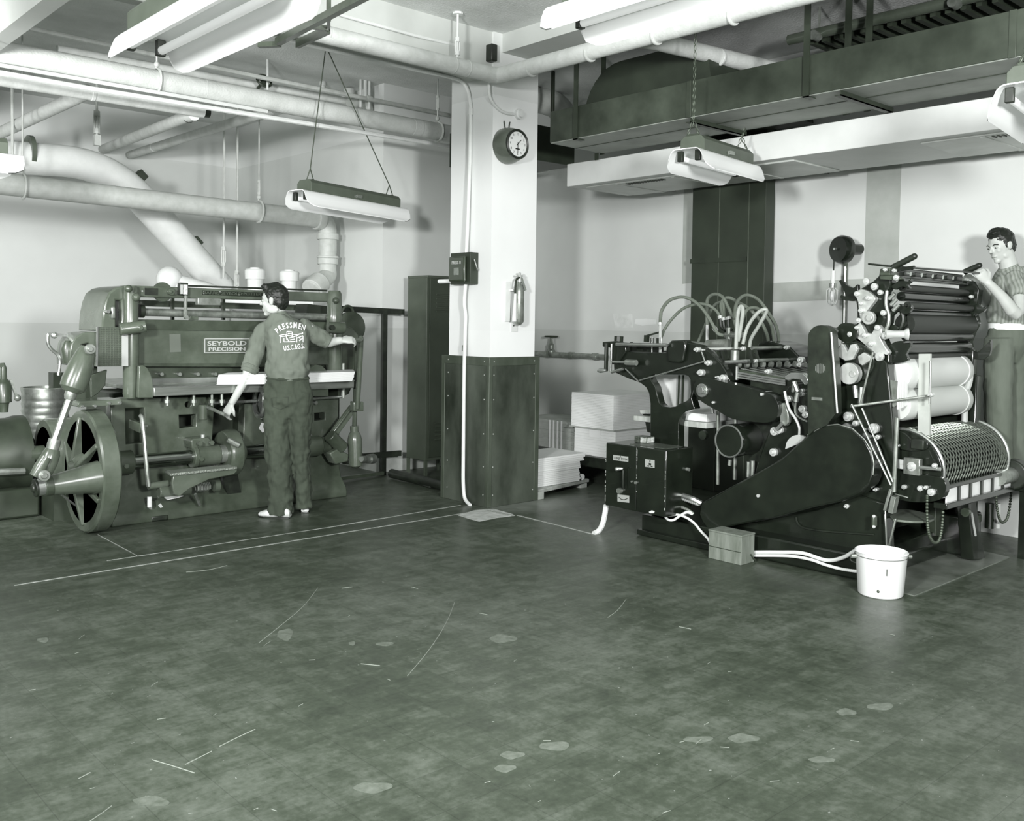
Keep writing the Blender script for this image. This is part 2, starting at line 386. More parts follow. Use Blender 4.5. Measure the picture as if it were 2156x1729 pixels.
# ------------------------------------------------------------------ lights
def light(name, kind, loc, energy, size, target, spot=None):
    d = bpy.data.lights.new(name, kind); d.energy = energy
    if kind == 'SPOT': d.spot_size = math.radians(spot); d.spot_blend = .6; d.shadow_soft_size = size
    elif kind == 'AREA': d.size = size
    else: d.shadow_soft_size = size
    o = bpy.data.objects.new(name, d); COL.objects.link(o); o.location = loc
    o.rotation_euler = (V(target)-V(loc)).to_track_quat('-Z', 'Y').to_euler(); return o
light('flood_right', 'SPOT', (1.15, -1.6, 2.3), 1850, .32, (5.6, 5.2, 1.75), 94)
light('flood_left', 'SPOT', (-1.7, 1.1, 2.35), 1900, .32, (4.6, 6.4, 1.8), 94)
light('flood_far_left', 'SPOT', (-.6, 5.7, 2.3), 680, .3, (3.2, 10.6, 1.7), 100)
w = bpy.data.worlds.new('world'); sc.world = w; w.use_nodes = True
w.node_tree.nodes['Background'].inputs[0].default_value = tint(.9); w.node_tree.nodes['Background'].inputs[1].default_value = .32
sc.view_settings.view_transform = 'Standard'; sc.view_settings.look = 'None'; sc.view_settings.gamma = 1; sc.view_settings.exposure = 0.0
try: sc.view_settings.use_curve_mapping = False
except Exception: pass
# ------------------------------------------------------------------ pipes under the ceiling
def pipe(name, label, path, r, m, group=None, bands=(), n=16, cap=None, cat='pipe'):
    mb = MB().tube(path, r, n); o = obj(name, mb, m, loc=path[0]); tag(o, label, cat, group)
    for t, d, r2 in bands:                          # coupling sleeves / bands: position along the first-last chord
        a, b = V(path[0]), V(path[-1]); p = a.lerp(b, t); u = (b-a).normalized()
        obj('coupling', MB().cyl(p-u*d/2, p+u*d/2, r2, n=n), m, o, bevel=.004)
    return o
def hanger(par, c, r, top, hook=True, buckle=None, m=None, open_side=1):
    """rod from the ceiling with turnbuckle and a hook round the pipe running along X"""
    m = m or M_IRON; c = V(c); mb = MB(); x = c.x
    mb.cyl((x, c.y, c.z+r+.03), (x, c.y, top), .007, n=8)
    if buckle:
        z = buckle
        for dy in (-.016, .016): mb.cyl((x, c.y+dy, z-.05), (x, c.y+dy, z+.05), .006, n=6)
        mb.cyl((x, c.y, z+.045), (x, c.y, z+.07), .017, n=8); mb.cyl((x, c.y, z-.07), (x, c.y, z-.045), .017, n=8)
    pts = [V((x, c.y, c.z+r+.045))]
    for k in range(13):
        a = math.radians(95-k*17); pts.append(V((x, c.y-math.cos(a)*(r+.012)*open_side, c.z+math.sin(a)*(r+.012))))
    mb.tube(pts, .011, 6); mb.sph((x, c.y, c.z+r+.045), .022, n=8)
    return obj('pipe_hanger', mb, m, par)
Y1, Z1 = 7.4, 3.344
p1 = pipe('insulated_main', 'fat pale insulated pipe running level under the ceiling, highest of the left-hand pair', [(1.83, Y1, Z1), (6.95, Y1, Z1+.004)], .082, M_PIPE, bands=((.71, .1, .0835), (.30, .004, .0835), (.5, .004, .0835)), n=24)
hanger(p1, (P(330, 160, Y=Y1).x, Y1, Z1), .082, ZC, buckle=None); hanger(p1, (P(921, 275, Y=Y1).x, Y1, Z1), .082, ZC, buckle=3.62)
obj('pipe_hanger', MB().lathe((6.72, Y1, Z1), (1, 0, 0), [(0, .088), (.05, .088)], 24), M_IRON, p1)
obj('end_cap', MB().cyl((6.95, Y1, Z1+.004), (7.0, Y1, Z1+.004), .06, n=20), M_DARK, p1)
cz = P(470, 228, Y=7.27).z
pipe('conduit', 'thin white conduit running tight under the fat insulated pipe', [(1.2, 7.27, P(2, 152, Y=7.27).z), (2.4, 7.27, P(120, 175, Y=7.27).z), (7.2, 7.27, P(940, 305, Y=7.27).z)], .02, M_PAINTW, n=8)
obj('under_strip', MB().cyl((1.2, 7.36, 3.246), (3.9, 7.36, 3.246), .016, n=6), M_PAINTW, p1, label='flat white strip under the pipe')
# capped steam pipe with its elbow and branch back to the wall
a, b = P(0, 168, Y=7.7), P(428, 234, Y=7.7); z2 = a.z
p2 = pipe('steam_pipe', 'white lagged pipe with black open end, elbowed back towards the far wall', [(a.x-.8, 7.7, z2), (b.x, 7.7, z2+.01)], .05, M_PIPE2, bands=((.62, .03, .053),), n=20)
obj('open_end', MB().cyl((b.x, 7.7, z2+.01), (b.x+.05, 7.7, z2+.01), .043, n=20), M_BLACKM, p2, label='black pipe end')
e_ = P(232, 314, Y=10.9)
obj('branch', MB().tube([(b.x-.07, 7.72, z2-.02), (b.x-.06, 7.95, z2-.012), (e_.x-.05, 10.98, e_.z)], .05, 16), M_PIPE2, p2)
obj('branch_band', MB().tube([(b.x-.06, 7.84, z2-.015), (b.x-.06, 7.86, z2-.015)], .053, 16), M_DARK, p2)
a, b = P(545, 241, Y=7.9), P(275, 326, Y=10.9)
pipe('steam_branch', 'pale lagged pipe slanting back to the far wall beside the elbowed white pipe', [a+(a-b)*.1, b], .045, M_PIPE2, bands=((.8, .02, .048),))
a, b = P(165, 203, Y=8.0), P(-10, 285, Y=10)
pipe('wall_branch', 'white lagged pipe slanting down to the left edge below the capped pipe', [a+(a-b)*.1, b+(b-a)*.45], .055, M_PIPE2)
# big white drain sloping down to the left of the cutter
q0, q1, q2 = P(-60, 325, Y=9.6), P(212, 342, Y=9.6), P(470, 612, Y=9.6)
big = pipe('sloping_drain', 'big white pipe bending down steeply behind the paper cutter', elbow(q0, P(232, 346, Y=9.6), q2, .45, 8), .15, M_PAINTW, n=24)
for px_, py_ in ((57, 323), ):
    c = P(px_, py_, Y=9.6); obj('joint_band', MB().lathe(c, (1, 0, 0), [(0, .15), (.0, .168), (.04, .168), (.04, .15)], 24), M_GREY, big)
for px_, py_ in ((291, 376), (408, 515)):
    c = P(px_, py_, Y=9.6); obj('lug', MB().cbox(c, (.1, .1, .16), Matrix.Rotation(math.radians(43), 3, 'Y')), M_DARK, big, bevel=.01)
c = P(204, 300, Y=9.6); mb = MB().cyl((c.x, c.y, c.z-.02), (c.x, c.y, ZC), .012, n=8)
for dx in (-.022, .022): mb.cyl((c.x+dx, c.y, 3.32), (c.x+dx, c.y, 3.47), .009, n=6)
mb.cyl((c.x, c.y, 3.45), (c.x, c.y, 3.5), .03, n=8); mb.cyl((c.x, c.y, 3.28), (c.x, c.y, 3.33), .03, n=8); mb.cbox((c.x, c.y, c.z+.02), (.06, .05, .1))
obj('pipe_hanger', mb, M_IRON, big)
c = P(26, 250, Y=9.3); mb = MB().cyl((c.x, c.y, P(26, 330, Y=9.3).z), (c.x, c.y, ZC), .013, n=8); mb.cyl((c.x, c.y, P(26, 335, Y=9.3).z-.05), (c.x, c.y, P(26, 335, Y=9.3).z+.02), .026, n=8)
obj('pipe_hanger', mb, M_IRON, big)
# level soil pipe with bends down towards the cutter
a, b = P(-40, 382, Y=8.6), P(668, 461, Y=8.6)
soil = pipe('soil_pipe', 'pale iron pipe running level, then turning straight down at the jog wall', [a, b], .092, M_IRON, n=24)
vx = P(690, 540, Y=8.6).x; el = MB().tube(elbow((b.x-.05, 8.6, b.z), (vx, 8.6, b.z-.005), (vx, 8.6, 2.2), .13, 7), .092, 20)
obj('bend', el, M_IRON, soil)
zz = lambda y: P(690, y, Y=8.6).z
vt = MB().cyl((vx, 8.6, zz(505)), (vx, 8.6, zz(578)), .09, n=20)
obj('downpipe', vt, M_IRON, soil)
for y0, y1, r in ((492, 505, .112), (539, 544, .112), (544, 557, .107)): obj('hub', MB().cyl((vx, 8.6, zz(y0)), (vx, 8.6, zz(y1)), r, n=20), M_IRON, soil, bevel=.006)
obj('hub', MB().cyl((b.x-.02, 8.6, b.z), (b.x+.06, 8.6, b.z-.003), .112, n=20), M_IRON, soil, bevel=.006)
lp = P(672, 596, Y=8.5); lq = P(655, 612, Y=8.45)
obj('bend', MB().tube(smooth_path([(vx, 8.6, zz(570)), (vx-.01, 8.59, zz(582)), lp, lq], 4), .09, 20), M_IRON, soil)
d_ = (lq-lp).normalized(); obj('hub', MB().cyl(lp-d_*.02, lp+d_*.14, .115, n=20), M_IRON, soil, bevel=.006)
for px_, top in ((545, 445), (48, 392)):
    c = P(px_, top, Y=8.6); hanger(soil, (c.x, 8.6, c.z), .092, ZC, buckle=P(px_, 395, Y=8.6).z if px_ > 100 else None)
# low cross run with two cleanouts behind the cutter
a, b = P(352, 592, Y=9.0), P(655, 640, Y=8.6)
run = pipe('cleanout_pipe', 'white pipe with two capped cleanouts behind the top beam of the cutter', [a, P(430, 612, Y=8.95), P(500, 638, Y=8.8), b], .09, M_PAINTW, n=20)
c = P(480, 634, Y=8.85); obj('pipe_stand', MB().cyl((c.x, c.y, 0), (c.x, c.y, c.z-.07), .03, n=10), M_IRON, run)
c = P(357, 588, Y=9.0); obj('elbow_end', MB().sph(c, .125, (1, .9, 1), 16), M_PAINTW, run)
for k, (px_, py_) in enumerate(((537, 588), (609, 592))):
    c = P(px_, py_, Y=8.8); z0 = P(px_, 616, Y=8.8).z
    o = obj('cleanout', MB().lathe((c.x, c.y, z0), (0, 0, 1), [(0, .075), (c.z-z0, .077), (c.z-z0, .098), (c.z-z0+.085, .102), (c.z-z0+.1, .09)], 20), M_PAINTW, run)
    obj('cap', MB().cyl((c.x, c.y, c.z+.09), (c.x, c.y, c.z+.115), .05, n=12), M_PAINTW, o)
# thin pipes over the fat one
ys = 7.8; pipe('sprinkler_pipe', 'thin pale pipe hung high above the fat insulated pipe', [P(40, 55, Y=ys), P(500, 153, Y=ys), P(1000, 253, Y=ys)], .02, M_IRON, n=8, bands=((.7, .06, .027), (.3, .05, .026)))
yw = 8.2; wp = pipe('water_pipe', 'pale pipe half hidden behind the fat insulated pipe, with handwheel and capped stubs', [P(120, 104, Y=yw), P(760, 218, Y=yw)], .036, M_PIPE2, n=12)
c = P(556, 170, Y=8.0); wh = MB().tube([c+V((math.cos(t)*.07, math.sin(t)*.03, math.sin(t)*.055)) for t in [2*PI*i/16 for i in range(16)]], .012, 6, cyc=True)
wh.sph(c, .035, n=8); wh.cyl(c, c+V((0, .12, -.05)), .014, n=8)
for k in range(4): wh.bar(c, c+V((math.cos(k*PI/2)*.07, math.sin(k*PI/2)*.03, math.sin(k*PI/2)*.055)), .012)
obj('handwheel', wh, M_DARK, wp)
for px_, y0, y1, r in ((679, 170, 215, .035), (735, 188, 218, .055)):
    c = P(px_, y1, Y=8.3); t = P(px_, y0, Y=8.3); obj('capped_stub', MB().lathe(c, (0, 0, 1), [(0, r*.8), (t.z-c.z-.05, r*.8), (t.z-c.z-.05, r), (t.z-c.z, r)], 14), M_PIPE2, wp)
c = P(775, 240, Y=8.1); obj('drop_bend', MB().tube(smooth_path([P(735, 218, Y=8.1), P(762, 215, Y=8.1), P(774, 224, Y=8.1), P(776, 250, Y=8.1)], 5), .05, 12), M_IRON, wp)
for px_, y0, y1, w_ in ((759, 130, 226, .012), (777, 130, 230, .014), (769, 138, 205, .018), (563, 103, 190, .010)):
    a, b = P(px_, y1, Y=7.95), P(px_-1, y0, Y=7.95); pipe('hanger_rod', {759: 'left rod of the white rod pair hanging above the fat pipe near the column', 777: 'right rod of the white rod pair hanging above the fat pipe near the column', 769: 'short stubby white rod between the two long hanging rods', 563: 'thin white rod dropping beside the handwheel below the big lamp'}[px_], [a, (a.x, a.y, ZC)], w_, M_PAINTW, n=8, cat='rod')
# long thin rods with turnbuckles behind the soil pipe
for px_, y1, tb, lab in ((471, 585, 540, 'thin grey hanging rod with turnbuckle, left of the two behind the soil pipe'), (499, 600, 590, 'thin white hanging rod, right of the two behind the soil pipe')):
    a = P(px_, y1, Y=9.3); t = P(px_, tb, Y=9.3)
    r_ = pipe('hanging_rod', lab, [a, (a.x, a.y, ZC)], .012, M_IRON, n=8, cat='rod')
    mb = MB(); 
    for dx in (-.02, .02): mb.cyl((t.x+dx, t.y, t.z-.07), (t.x+dx, t.y, t.z+.07), .008, n=6)
    mb.cyl((t.x, t.y, t.z+.06), (t.x, t.y, t.z+.1), .026, n=8); mb.cyl((t.x, t.y, t.z-.1), (t.x, t.y, t.z-.06), .026, n=8); obj('turnbuckle', mb, M_IRON, r_)
mb = MB().box((1.4, 10.75, 3.02), (3.35, 10.95, 3.3)); o = obj('wall_bracket', mb, M_DARK, bevel=.01); tag(o, 'dark metal box bracket on the far wall above the big white pipe', 'bracket')
mb = MB()
for i in range(9): mb.bar(P(596+i*12, 166+i*2.2, Y=8.5), P(590+i*12, 172+i*2.2, Y=8.9), .03, .02)
mb.bar(P(590, 160, Y=8.7), P(712, 184, Y=8.7), .05); tag(obj('cable_bundle', mb, M_GREYD), 'dusty grey bundle of fittings under the ceiling beside the handwheel', 'fittings')

# lagged pipe along the beams, turning the corner in front of the column
zl, yl, xl = 3.442, 5.70, 5.0
lag = MB().tube([(1.5, yl, zl-.01), (4.9, yl, zl)] + elbow((4.9, yl, zl), (xl, yl, zl), (xl, yl-.1, zl), .06, 4)[1:] + [(xl, -1.5, 3.405)], .062, 24)
lo = obj('lagged_pipe', lag, M_PIPE2, loc=(xl, yl, zl)); tag(lo, 'white canvas-lagged pipe turning the corner at the top of the column', 'pipe')
for x in (4.55, 4.68, 3.45): obj('seam', MB().lathe((x, yl, zl), (1, 0, 0), [(0, .0625), (.004, .0645), (.012, .0645), (.016, .0625)], 24), M_PIPE, lo)
for y in (5.3, 4.7, 4.1, 3.5): obj('seam', MB().lathe((xl, y, 3.43+(y-5.6)*.006), (0, 1, 0), [(0, .0625), (.004, .0645), (.012, .0645), (.016, .0625)], 24), M_PIPE, lo)
c = P(963, 110, Y=5.72); mb = MB().cyl((c.x, 5.72, zl+.05), (c.x, 5.72, ZC), .009, n=8)
for dx in (-.018, .018): mb.cyl((c.x+dx, 5.72, 3.55), (c.x+dx, 5.72, 3.64), .006, n=6)
mb.cyl((c.x, 5.72, 3.63), (c.x, 5.72, 3.665), .02, n=8); mb.cyl((c.x, 5.72, 3.53), (c.x, 5.72, 3.56), .02, n=8); mb.cyl((c.x, 5.72, ZC-.015), (c.x, 5.72, ZC), .04, n=10)
obj('pipe_hanger', mb, M_PAINTW, lo)
a = P(1385, 88, Z=3.52); b = P(1610, 142, Z=3.52)
pipe('lagged_cross_pipe', 'white lagged pipe crossing away over the dark duct at right', [(xl+.02, a.y+.03, 3.5), a, b, b+(b-a)*.6], .062, M_PIPE2, bands=((.45, .02, .066),), n=20)
# conduit from the beam down the column to the starter box and on to the floor
cx_ = 5.085
c1 = smooth_path([(2.9, 6.12, 3.478), (4.4, 6.12, 3.478), P(945, 162, Y=6.13), P(972, 172, X=5.02), P(985, 192, X=5.07), P(990.5, 225, X=cx_)], 6)+[P(989, 340, X=cx_), P(984, 480, X=cx_-.02), P(981, 540, X=cx_-.03)]
cd1 = tag(obj('conduit', MB().tube(c1, .016, 10), M_PAINTW), 'white conduit from the beam down the column to the switch box', 'conduit')
obj('coupling', MB().cyl(P(990.5, 228, X=cx_), P(990.3, 242, X=cx_), .021, n=10), M_PAINTW, cd1)
c2 = smooth_path([P(981, 592, X=cx_-.03), P(977, 635, X=cx_-.03), P(980, 665, X=cx_-.02), P(979, 700, X=cx_-.02), P(977, 800, X=CXL-.025), P(975.5, 960, X=CXL-.025), P(975.5, 1020, X=CXL-.025), P(979, 1050, X=CXL-.03), P(990, 1064, X=CXL-.05)], 6)
cd2 = tag(obj('conduit', MB().tube(c2, .0155, 10), M_PAINTW), 'chipped white conduit from the switch box down the column to the floor', 'conduit')
obj('coupling', MB().cyl(P(977.5, 727, X=cx_-.022), P(977, 740, X=cx_-.022), .02, n=10), M_STEELD, cd2)
# junction box on the column top
a = P(1018, 97, X=5.06); b = P(1037, 127, X=5.06)
jb = obj('junction_box', MB().box((5.05, min(a.y, b.y), b.z), (5.114, max(a.y, b.y), a.z)), M_BLACKM, bevel=.008); tag(jb, 'small black junction box at the top of the column', 'junction box')
obj('conduit_stub', MB().tube([P(1018, 110, X=5.05), P(870, 74, Y=5.88), P(715, 31, Y=5.88)], .012, 8), M_PAINTW, jb)
# clock with its conduit and outlet
yc = CYF+.03
cc = tag(obj('conduit', MB().tube(smooth_path([P(1030, 150, Y=yc), P(1030, 195, Y=yc), P(1036, 214, Y=yc), P(1050, 230, Y=yc), P(1066, 238, Y=yc), P(1082, 240, Y=yc)], 5), .013, 8), M_PAINTW), 'curved white conduit on the column above the clock', 'conduit')
c = P(1090, 241, Y=5.88); ob = obj('outlet_box', MB().lathe((c.x, 5.88, c.z), (0, -1, 0), [(0, .042), (.03, .042), (.034, .03), (.05, .028), (.052, .016)], 18), M_PAINTW, cc)
c = P(1092, 303, Y=5.72); ck = thing('wall_clock', 'round dark wall clock hanging on the column', 'clock', (c.x, 5.88, c.z))
obj('case', MB().lathe((c.x, 5.88, c.z), (0, -1, 0), [(0, .14), (.012, .146), (.06, .144), (.1, .135), (.125, .124), (.138, .118)], 40), mat('clock_case', .42, .3, .3, var=.04, scale=6), ck)
obj('bezel', MB().lathe((c.x, 5.74, c.z), (0, -1, 0), [(0, .121), (.012, .121), (.02, .112), (.012, .100), (.0, .100)], 40), M_BLACKM, ck)
di = obj('dial', MB().lathe((c.x, 5.737, c.z), (0, -1, 0), [(0, .101), (.004, .101)], 40), mat('dial_white', .88, .5), ck)
nm = MB()
MX = lambda x, z: frame((c.x+x, 5.732, c.z+z), (1, 0, 0), (0, 0, 1))
for k in range(1, 13):
    a = k*PI/6; t = text_mb(str(k), .019, MX(math.sin(a)*.079, math.cos(a)*.079), .0005); nm.add(t.v, t.f)
obj('numerals', nm, M_BLACKM, di, flat=True)
def hand(name, ang, l, w_):
    d = V((math.sin(ang), 0, math.cos(ang))); o = V((c.x, 5.728, c.z)); obj(name, MB().bar(o-d*.015, o+d*l, w_, .002, up=(0, 1, 0)), M_BLACKM, di)
hand('hour_hand', math.radians(45), .052, .005); hand('minute_hand', math.radians(181), .075, .004); hand('second_hand', math.radians(82), .06, .0015)
obj('maker_panel', MB().box((c.x-.022, 5.729, c.z-.043), (c.x+.022, 5.733, c.z-.034)), M_BLACKM, di)
obj('hanging_wire', MB().tube([(c.x-.03, 5.85, c.z+.135), (c.x-.035, 5.86, c.z+.20)], .004, 6).tube([(c.x+.01, 5.85, c.z+.138), (c.x+.03, 5.86, c.z+.20)], .004, 6), M_DARK, ck)
# starter switch box
yb0 = P(1007, 566, X=5.112).y; xf = P(990, 566, Y=yb0).x; a = P(949, 536, X=xf); b = P(990, 598, X=xf)
sw = thing('switch_box', 'dark switch box with lever on the white column', 'switch box', (5.112, (a.y+yb0)/2, b.z))
obj('body', MB().box((xf, yb0, b.z), (5.113, a.y, a.z+.01)), M_DARK, sw, bevel=.003)
y0, y1 = yb0+.02, a.y-.01
cov = obj('cover', MB().box((xf-.035, y0+.015, b.z+.02), (xf, y1, a.z-.02)), mat('switch_cover', .24, .25, coat=.3), sw, bevel=.022)
tm = text_mb('PRESS 8', .026, frame((xf-.0365, (y0+y1)/2+.005, a.z-.075), (0, -1, 0), (0, 0, 1)), .0006); obj('lettering', tm, mat('lettering_white', .8, .6), cov, flat=True)
obj('name_plate', MB().cbox((xf-.036, (y0+y1)/2+.005, b.z+.105), (.003, .062, .062)), M_STEELD, cov, bevel=.003)
obj('lever', MB().bar((5.06, yb0-.008, a.z-.05), (5.085, yb0-.02, a.z-.13), .014, .008).sph((5.086, yb0-.022, a.z-.13), .012, n=8), M_STEEL, sw)
q = P(945, 592, X=5.06); q2 = P(925, 592, X=5.06); obj('pilot_lamp', MB().cyl((5.06, a.y, q.z), (5.06, a.y+.03, q.z), .012, n=10).cyl((5.06, a.y+.03, q.z), (5.06, q2.y, q.z), .019, n=12), M_WHITE, sw)
# fire extinguisher
yx = CYF-.055+.04; c = P(1093, 640, Y=5.80); zt, zb = P(1093, 606, Y=5.80).z, P(1093, 685, Y=5.80).z; rr = px(10.5, c)
fe = thing('fire_extinguisher', 'slim metal fire extinguisher hanging on the column', 'fire extinguisher', (c.x, 5.88, zb))
obj('cylinder', MB().lathe((c.x, 5.80, zb), (0, 0, 1), [(0, rr*.3), (.012, rr*.7), (.03, rr), (zt-zb-.03, rr), (zt-zb+.01, rr*.8), (zt-zb+.03, rr*.45), (zt-zb+.05, rr*.4)], 20), M_STEELD, fe)
obj('label_plate', MB().lathe((c.x, 5.80, zb+.05), (0, 0, 1), [(0, rr+.001), (.13, rr+.001)], 12, -2.6, -1.), mat('tin_label', .62, .5, var=.1, scale=40), fe)
obj('valve', MB().cyl((c.x+.005, 5.80, zt+.04), (c.x+.005, 5.80, zt+.10), .014, n=10).cyl((c.x-.04, 5.80, zt+.1), (c.x+.035, 5.80, zt+.1), .008, n=8).sph((c.x, 5.80, zt+.115), .014, n=8), M_CHROME, fe)
obj('trigger', MB().bar((c.x+.01, 5.79, zt+.085), (c.x+.05, 5.78, zt-.02), .012, .018), M_STEELD, fe)
obj('hose', MB().tube(smooth_path([(c.x-.01, 5.79, zt+.085), (c.x-.05, 5.785, zt+.06), (c.x-.06, 5.785, zt-.02), (c.x-.058, 5.785, zt-.06)], 5), .009, 8), M_DARK, fe)
obj('horn', MB().cyl((c.x-.057, 5.785, zt-.05), (c.x-.066, 5.785, zb+.03), .011, .02, n=12), M_PAINTW, fe)
obj('bracket', MB().box((c.x-.09, 5.865, zb+.03), (c.x-.04, 5.88, zt+.05)).cbox((c.x, 5.85, zt-.02), (.1, .06, .015)), M_PAINTW, fe)
c = P(1083, 689, Y=5.875); o = obj('outlet_plate', MB().box((c.x-.038, 5.874, c.z-.04), (c.x+.038, 5.882, c.z+.04)), M_PAINTW, bevel=.003); tag(o, 'white outlet plate under the fire extinguisher', 'outlet')
obj('socket', MB().cyl((c.x-.01, 5.87, c.z+.012), (c.x-.01, 5.876, c.z+.012), .006, n=8), M_BLACKM, o)

# ------------------------------------------------------------------ ducts at right
du = thing('air_duct', 'long dark sheet-metal duct hung over the press', 'duct', (5.585, 3, 3.0))
obj('side_panels', MB().box((5.585, -1.5, 3.0), (6.24, 5.70, 3.255)), M_DUCT, du, bevel=.003)
obj('underside', MB().box((5.59, -1.5, 2.994), (6.235, 5.695, 3.0)), M_DUCTB, du)
obj('seam', MB().box((5.88, -1.5, 2.990), (5.888, 5.69, 2.995)), M_DARK, du)
for y in (P(1450, 235, X=5.585).y, P(2133, 60, X=5.585).y): obj('standing_seam', MB().box((5.578, y-.02, 2.995), (5.586, y+.02, 3.256)), M_DUCT, du, bevel=.002)
for y in (P(1450, 262, X=5.585).y, P(1765, 195, X=5.585).y, P(2150, 118, X=5.585).y): obj('cross_angle', MB().box((5.585, y-.02, 2.96), (6.28, y-.012, 2.994)).box((5.585, y-.02, 2.96), (6.28, y+.025, 2.966)), M_DARK, du)
for p_ in (1213, 1697): 
    y = P(p_, 200, X=5.575).y; obj('hanger_strap', MB().box((5.568, y-.022, 2.985), (5.577, y+.022, ZC)).box((5.568, y-.022, 2.985), (5.66, y+.022, 2.992)), M_DARK, du)
for p_ in (1786, 1830, 1272):
    y = P(p_, 80, X=6.25).y; obj('hanger_strap', MB().box((6.245, y-.024, 2.99), (6.253, y+.024, ZC)), M_DARK, du)
for p_ in (1262, 1493): y = P(p_, 320, X=6.24).y; obj('leg_strap', MB().box((6.2, y-.02, 2.94), (6.21, y+.02, 3.0)), M_DARK, du)
# rounded plenum lying on the duct
pl = MB(); prof = []
a = P(1230, 222, X=5.85); 
ys_ = a.y
for k in range(9): t = k/8*PI/2; prof.append((ys_-.40*(1-math.cos(t)), 3.2+.42*math.sin(t)))
prof += [(ys_-1.05, 3.62), (ys_-1.25, 3.5), (ys_-1.3, 3.2)]
tag(obj('air_plenum', MB().plate([(5.85, y, z) for y, z in prof], (1.4, 0, 0)), mat('plenum_black', .19, .5, .1, var=.03, scale=4)), 'black rounded plenum lying on top of the dark duct', 'plenum')
c = P(1160, 216, Y=7.0); el = MB().tube(smooth_path([(c.x-.7, 7.0, c.z), (c.x-.1, 7.0, c.z), (c.x+.1, 6.98, c.z-.05), (c.x+.16, 6.95, c.z-.2), (c.x+.16, 6.95, c.z-.4)], 5), .13, 20)
tag(obj('duct_elbow', el, M_IRON), 'round grey duct elbow beside the column top', 'duct')
o = obj('duct_drop', MB().box((5.72, 6.3, 2.98), (6.5, 7.2, 3.3)).box((6.3, 6.4, 3.3), (6.33, 6.43, ZC)), M_DARK, bevel=.004); tag(o, 'black sheet-metal box between the column and the long dark duct', 'duct')
tag(obj('drip_line', MB().tube([V((6.85, 7.85, 0)), V((6.85, 7.85, P(1130, 362, Y=7.3).z-.02)), V((6.87, 7.80, P(1130, 362, Y=7.3).z)), P(1124, 363, Y=7.3), P(1130, 362, Y=7.3), P(1152, 357, Y=7.3), P(1156, 352, Y=7.3), P(1157, 338, Y=7.3)], .02, 8), M_PAINTW), 'white elbowed pipe showing at the right edge of the column below the duct', 'pipe')
# ribbed dark panel with conduit along its edge
rb = MB(); y_ = 3.86
while y_ > -.6: rb.box((6.45, y_-.1, 3.66), (7.36, y_, 3.70)).box((6.45, y_-.05, 3.60), (7.36, y_-.012, 3.66)); y_ -= .1
rp = obj('corrugated_sheet', rb, mat('ribbed_sheet', .24, .5, .2, var=.04, scale=5), flat=True); tag(rp, 'dark ribbed sheet-metal panel under the ceiling at upper right', 'panel')
obj('edge_pipe', MB().cyl((6.42, 4.0, 3.66), (6.42, -1.4, 3.66), .04, n=14), M_GREY, rp)
for y in (3.75, 2.75, 1.8): obj('pipe_clip', MB().cyl((6.41, y, 3.63), (6.33, y, 3.63), .035, n=12).cyl((6.42, y, 3.69), (6.42, y, ZC), .01, n=6), M_STEELD, rp)
# white boxed duct over the press
wd = thing('white_duct', 'white boxed duct with grilles running low over the press', 'duct', (6.26, 3, 2.75))
obj('casing', MB().box((6.26, -1.5, 2.752), (7.1, 6.16, 2.957)), mat('white_duct_paint', .84, .5, var=.02, scale=4), wd, bevel=.004)
for y0, y1 in ((3.9, 6.02), (.6, 2.95)):
    g = obj('access_panel', MB().box((6.36, y0, 2.738), (7.04, y1, 2.752)), mat('duct_panel', .72, .4, .2, var=.06, scale=3), wd, bevel=.006)
    gm = MB()
    for k0 in (y0+.45, y1-.85):
        for i in range(14): gm.box((6.39, k0+i*.03, 2.732), (6.45, k0+i*.03+.012, 2.739))
        obj('grille', gm, M_DARK, g, flat=True); gm = MB()
    for i in range(3): obj('stiffener', MB().box((6.37, y0+(i+.8)*(y1-y0)/3.4, 2.733), (7.03, y0+(i+.8)*(y1-y0)/3.4+.03, 2.739)), MATS['duct_panel'], g)
for y in (5.8, 4.2, 2.2): obj('wall_bracket', MB().box((7.09, y-.02, 2.79), (7.369, y+.02, 2.83)), M_DARK, wd)
# dark riser against the right wall
yA, yB_ = P(1611, 500, X=7.2).y, P(1457, 500, X=7.2).y
ri = thing('duct_riser', 'tall black sheet-metal riser against the right wall behind the press', 'duct', (7.28, (yA+yB_)/2, 0))
obj('casing', MB().box((7.2, yA, 0), (7.34, yB_, 3.6)), mat('riser_black', .20, .5, .1, var=.02, scale=4), ri, bevel=.003)
for p_ in (1514, 1576): y = P(p_, 500, X=7.2).y; obj('edge_seam', MB().box((7.196, y-.004, 0), (7.201, y+.004, 3.6)), M_GREY, ri)
z = P(1510, 548, X=7.2).z; y9 = P(1573, 548, X=7.2).y; obj('joint_angle', MB().box((7.19, y9, z-.02), (7.2, yB_+.01, z+.02)), M_DARK, ri)
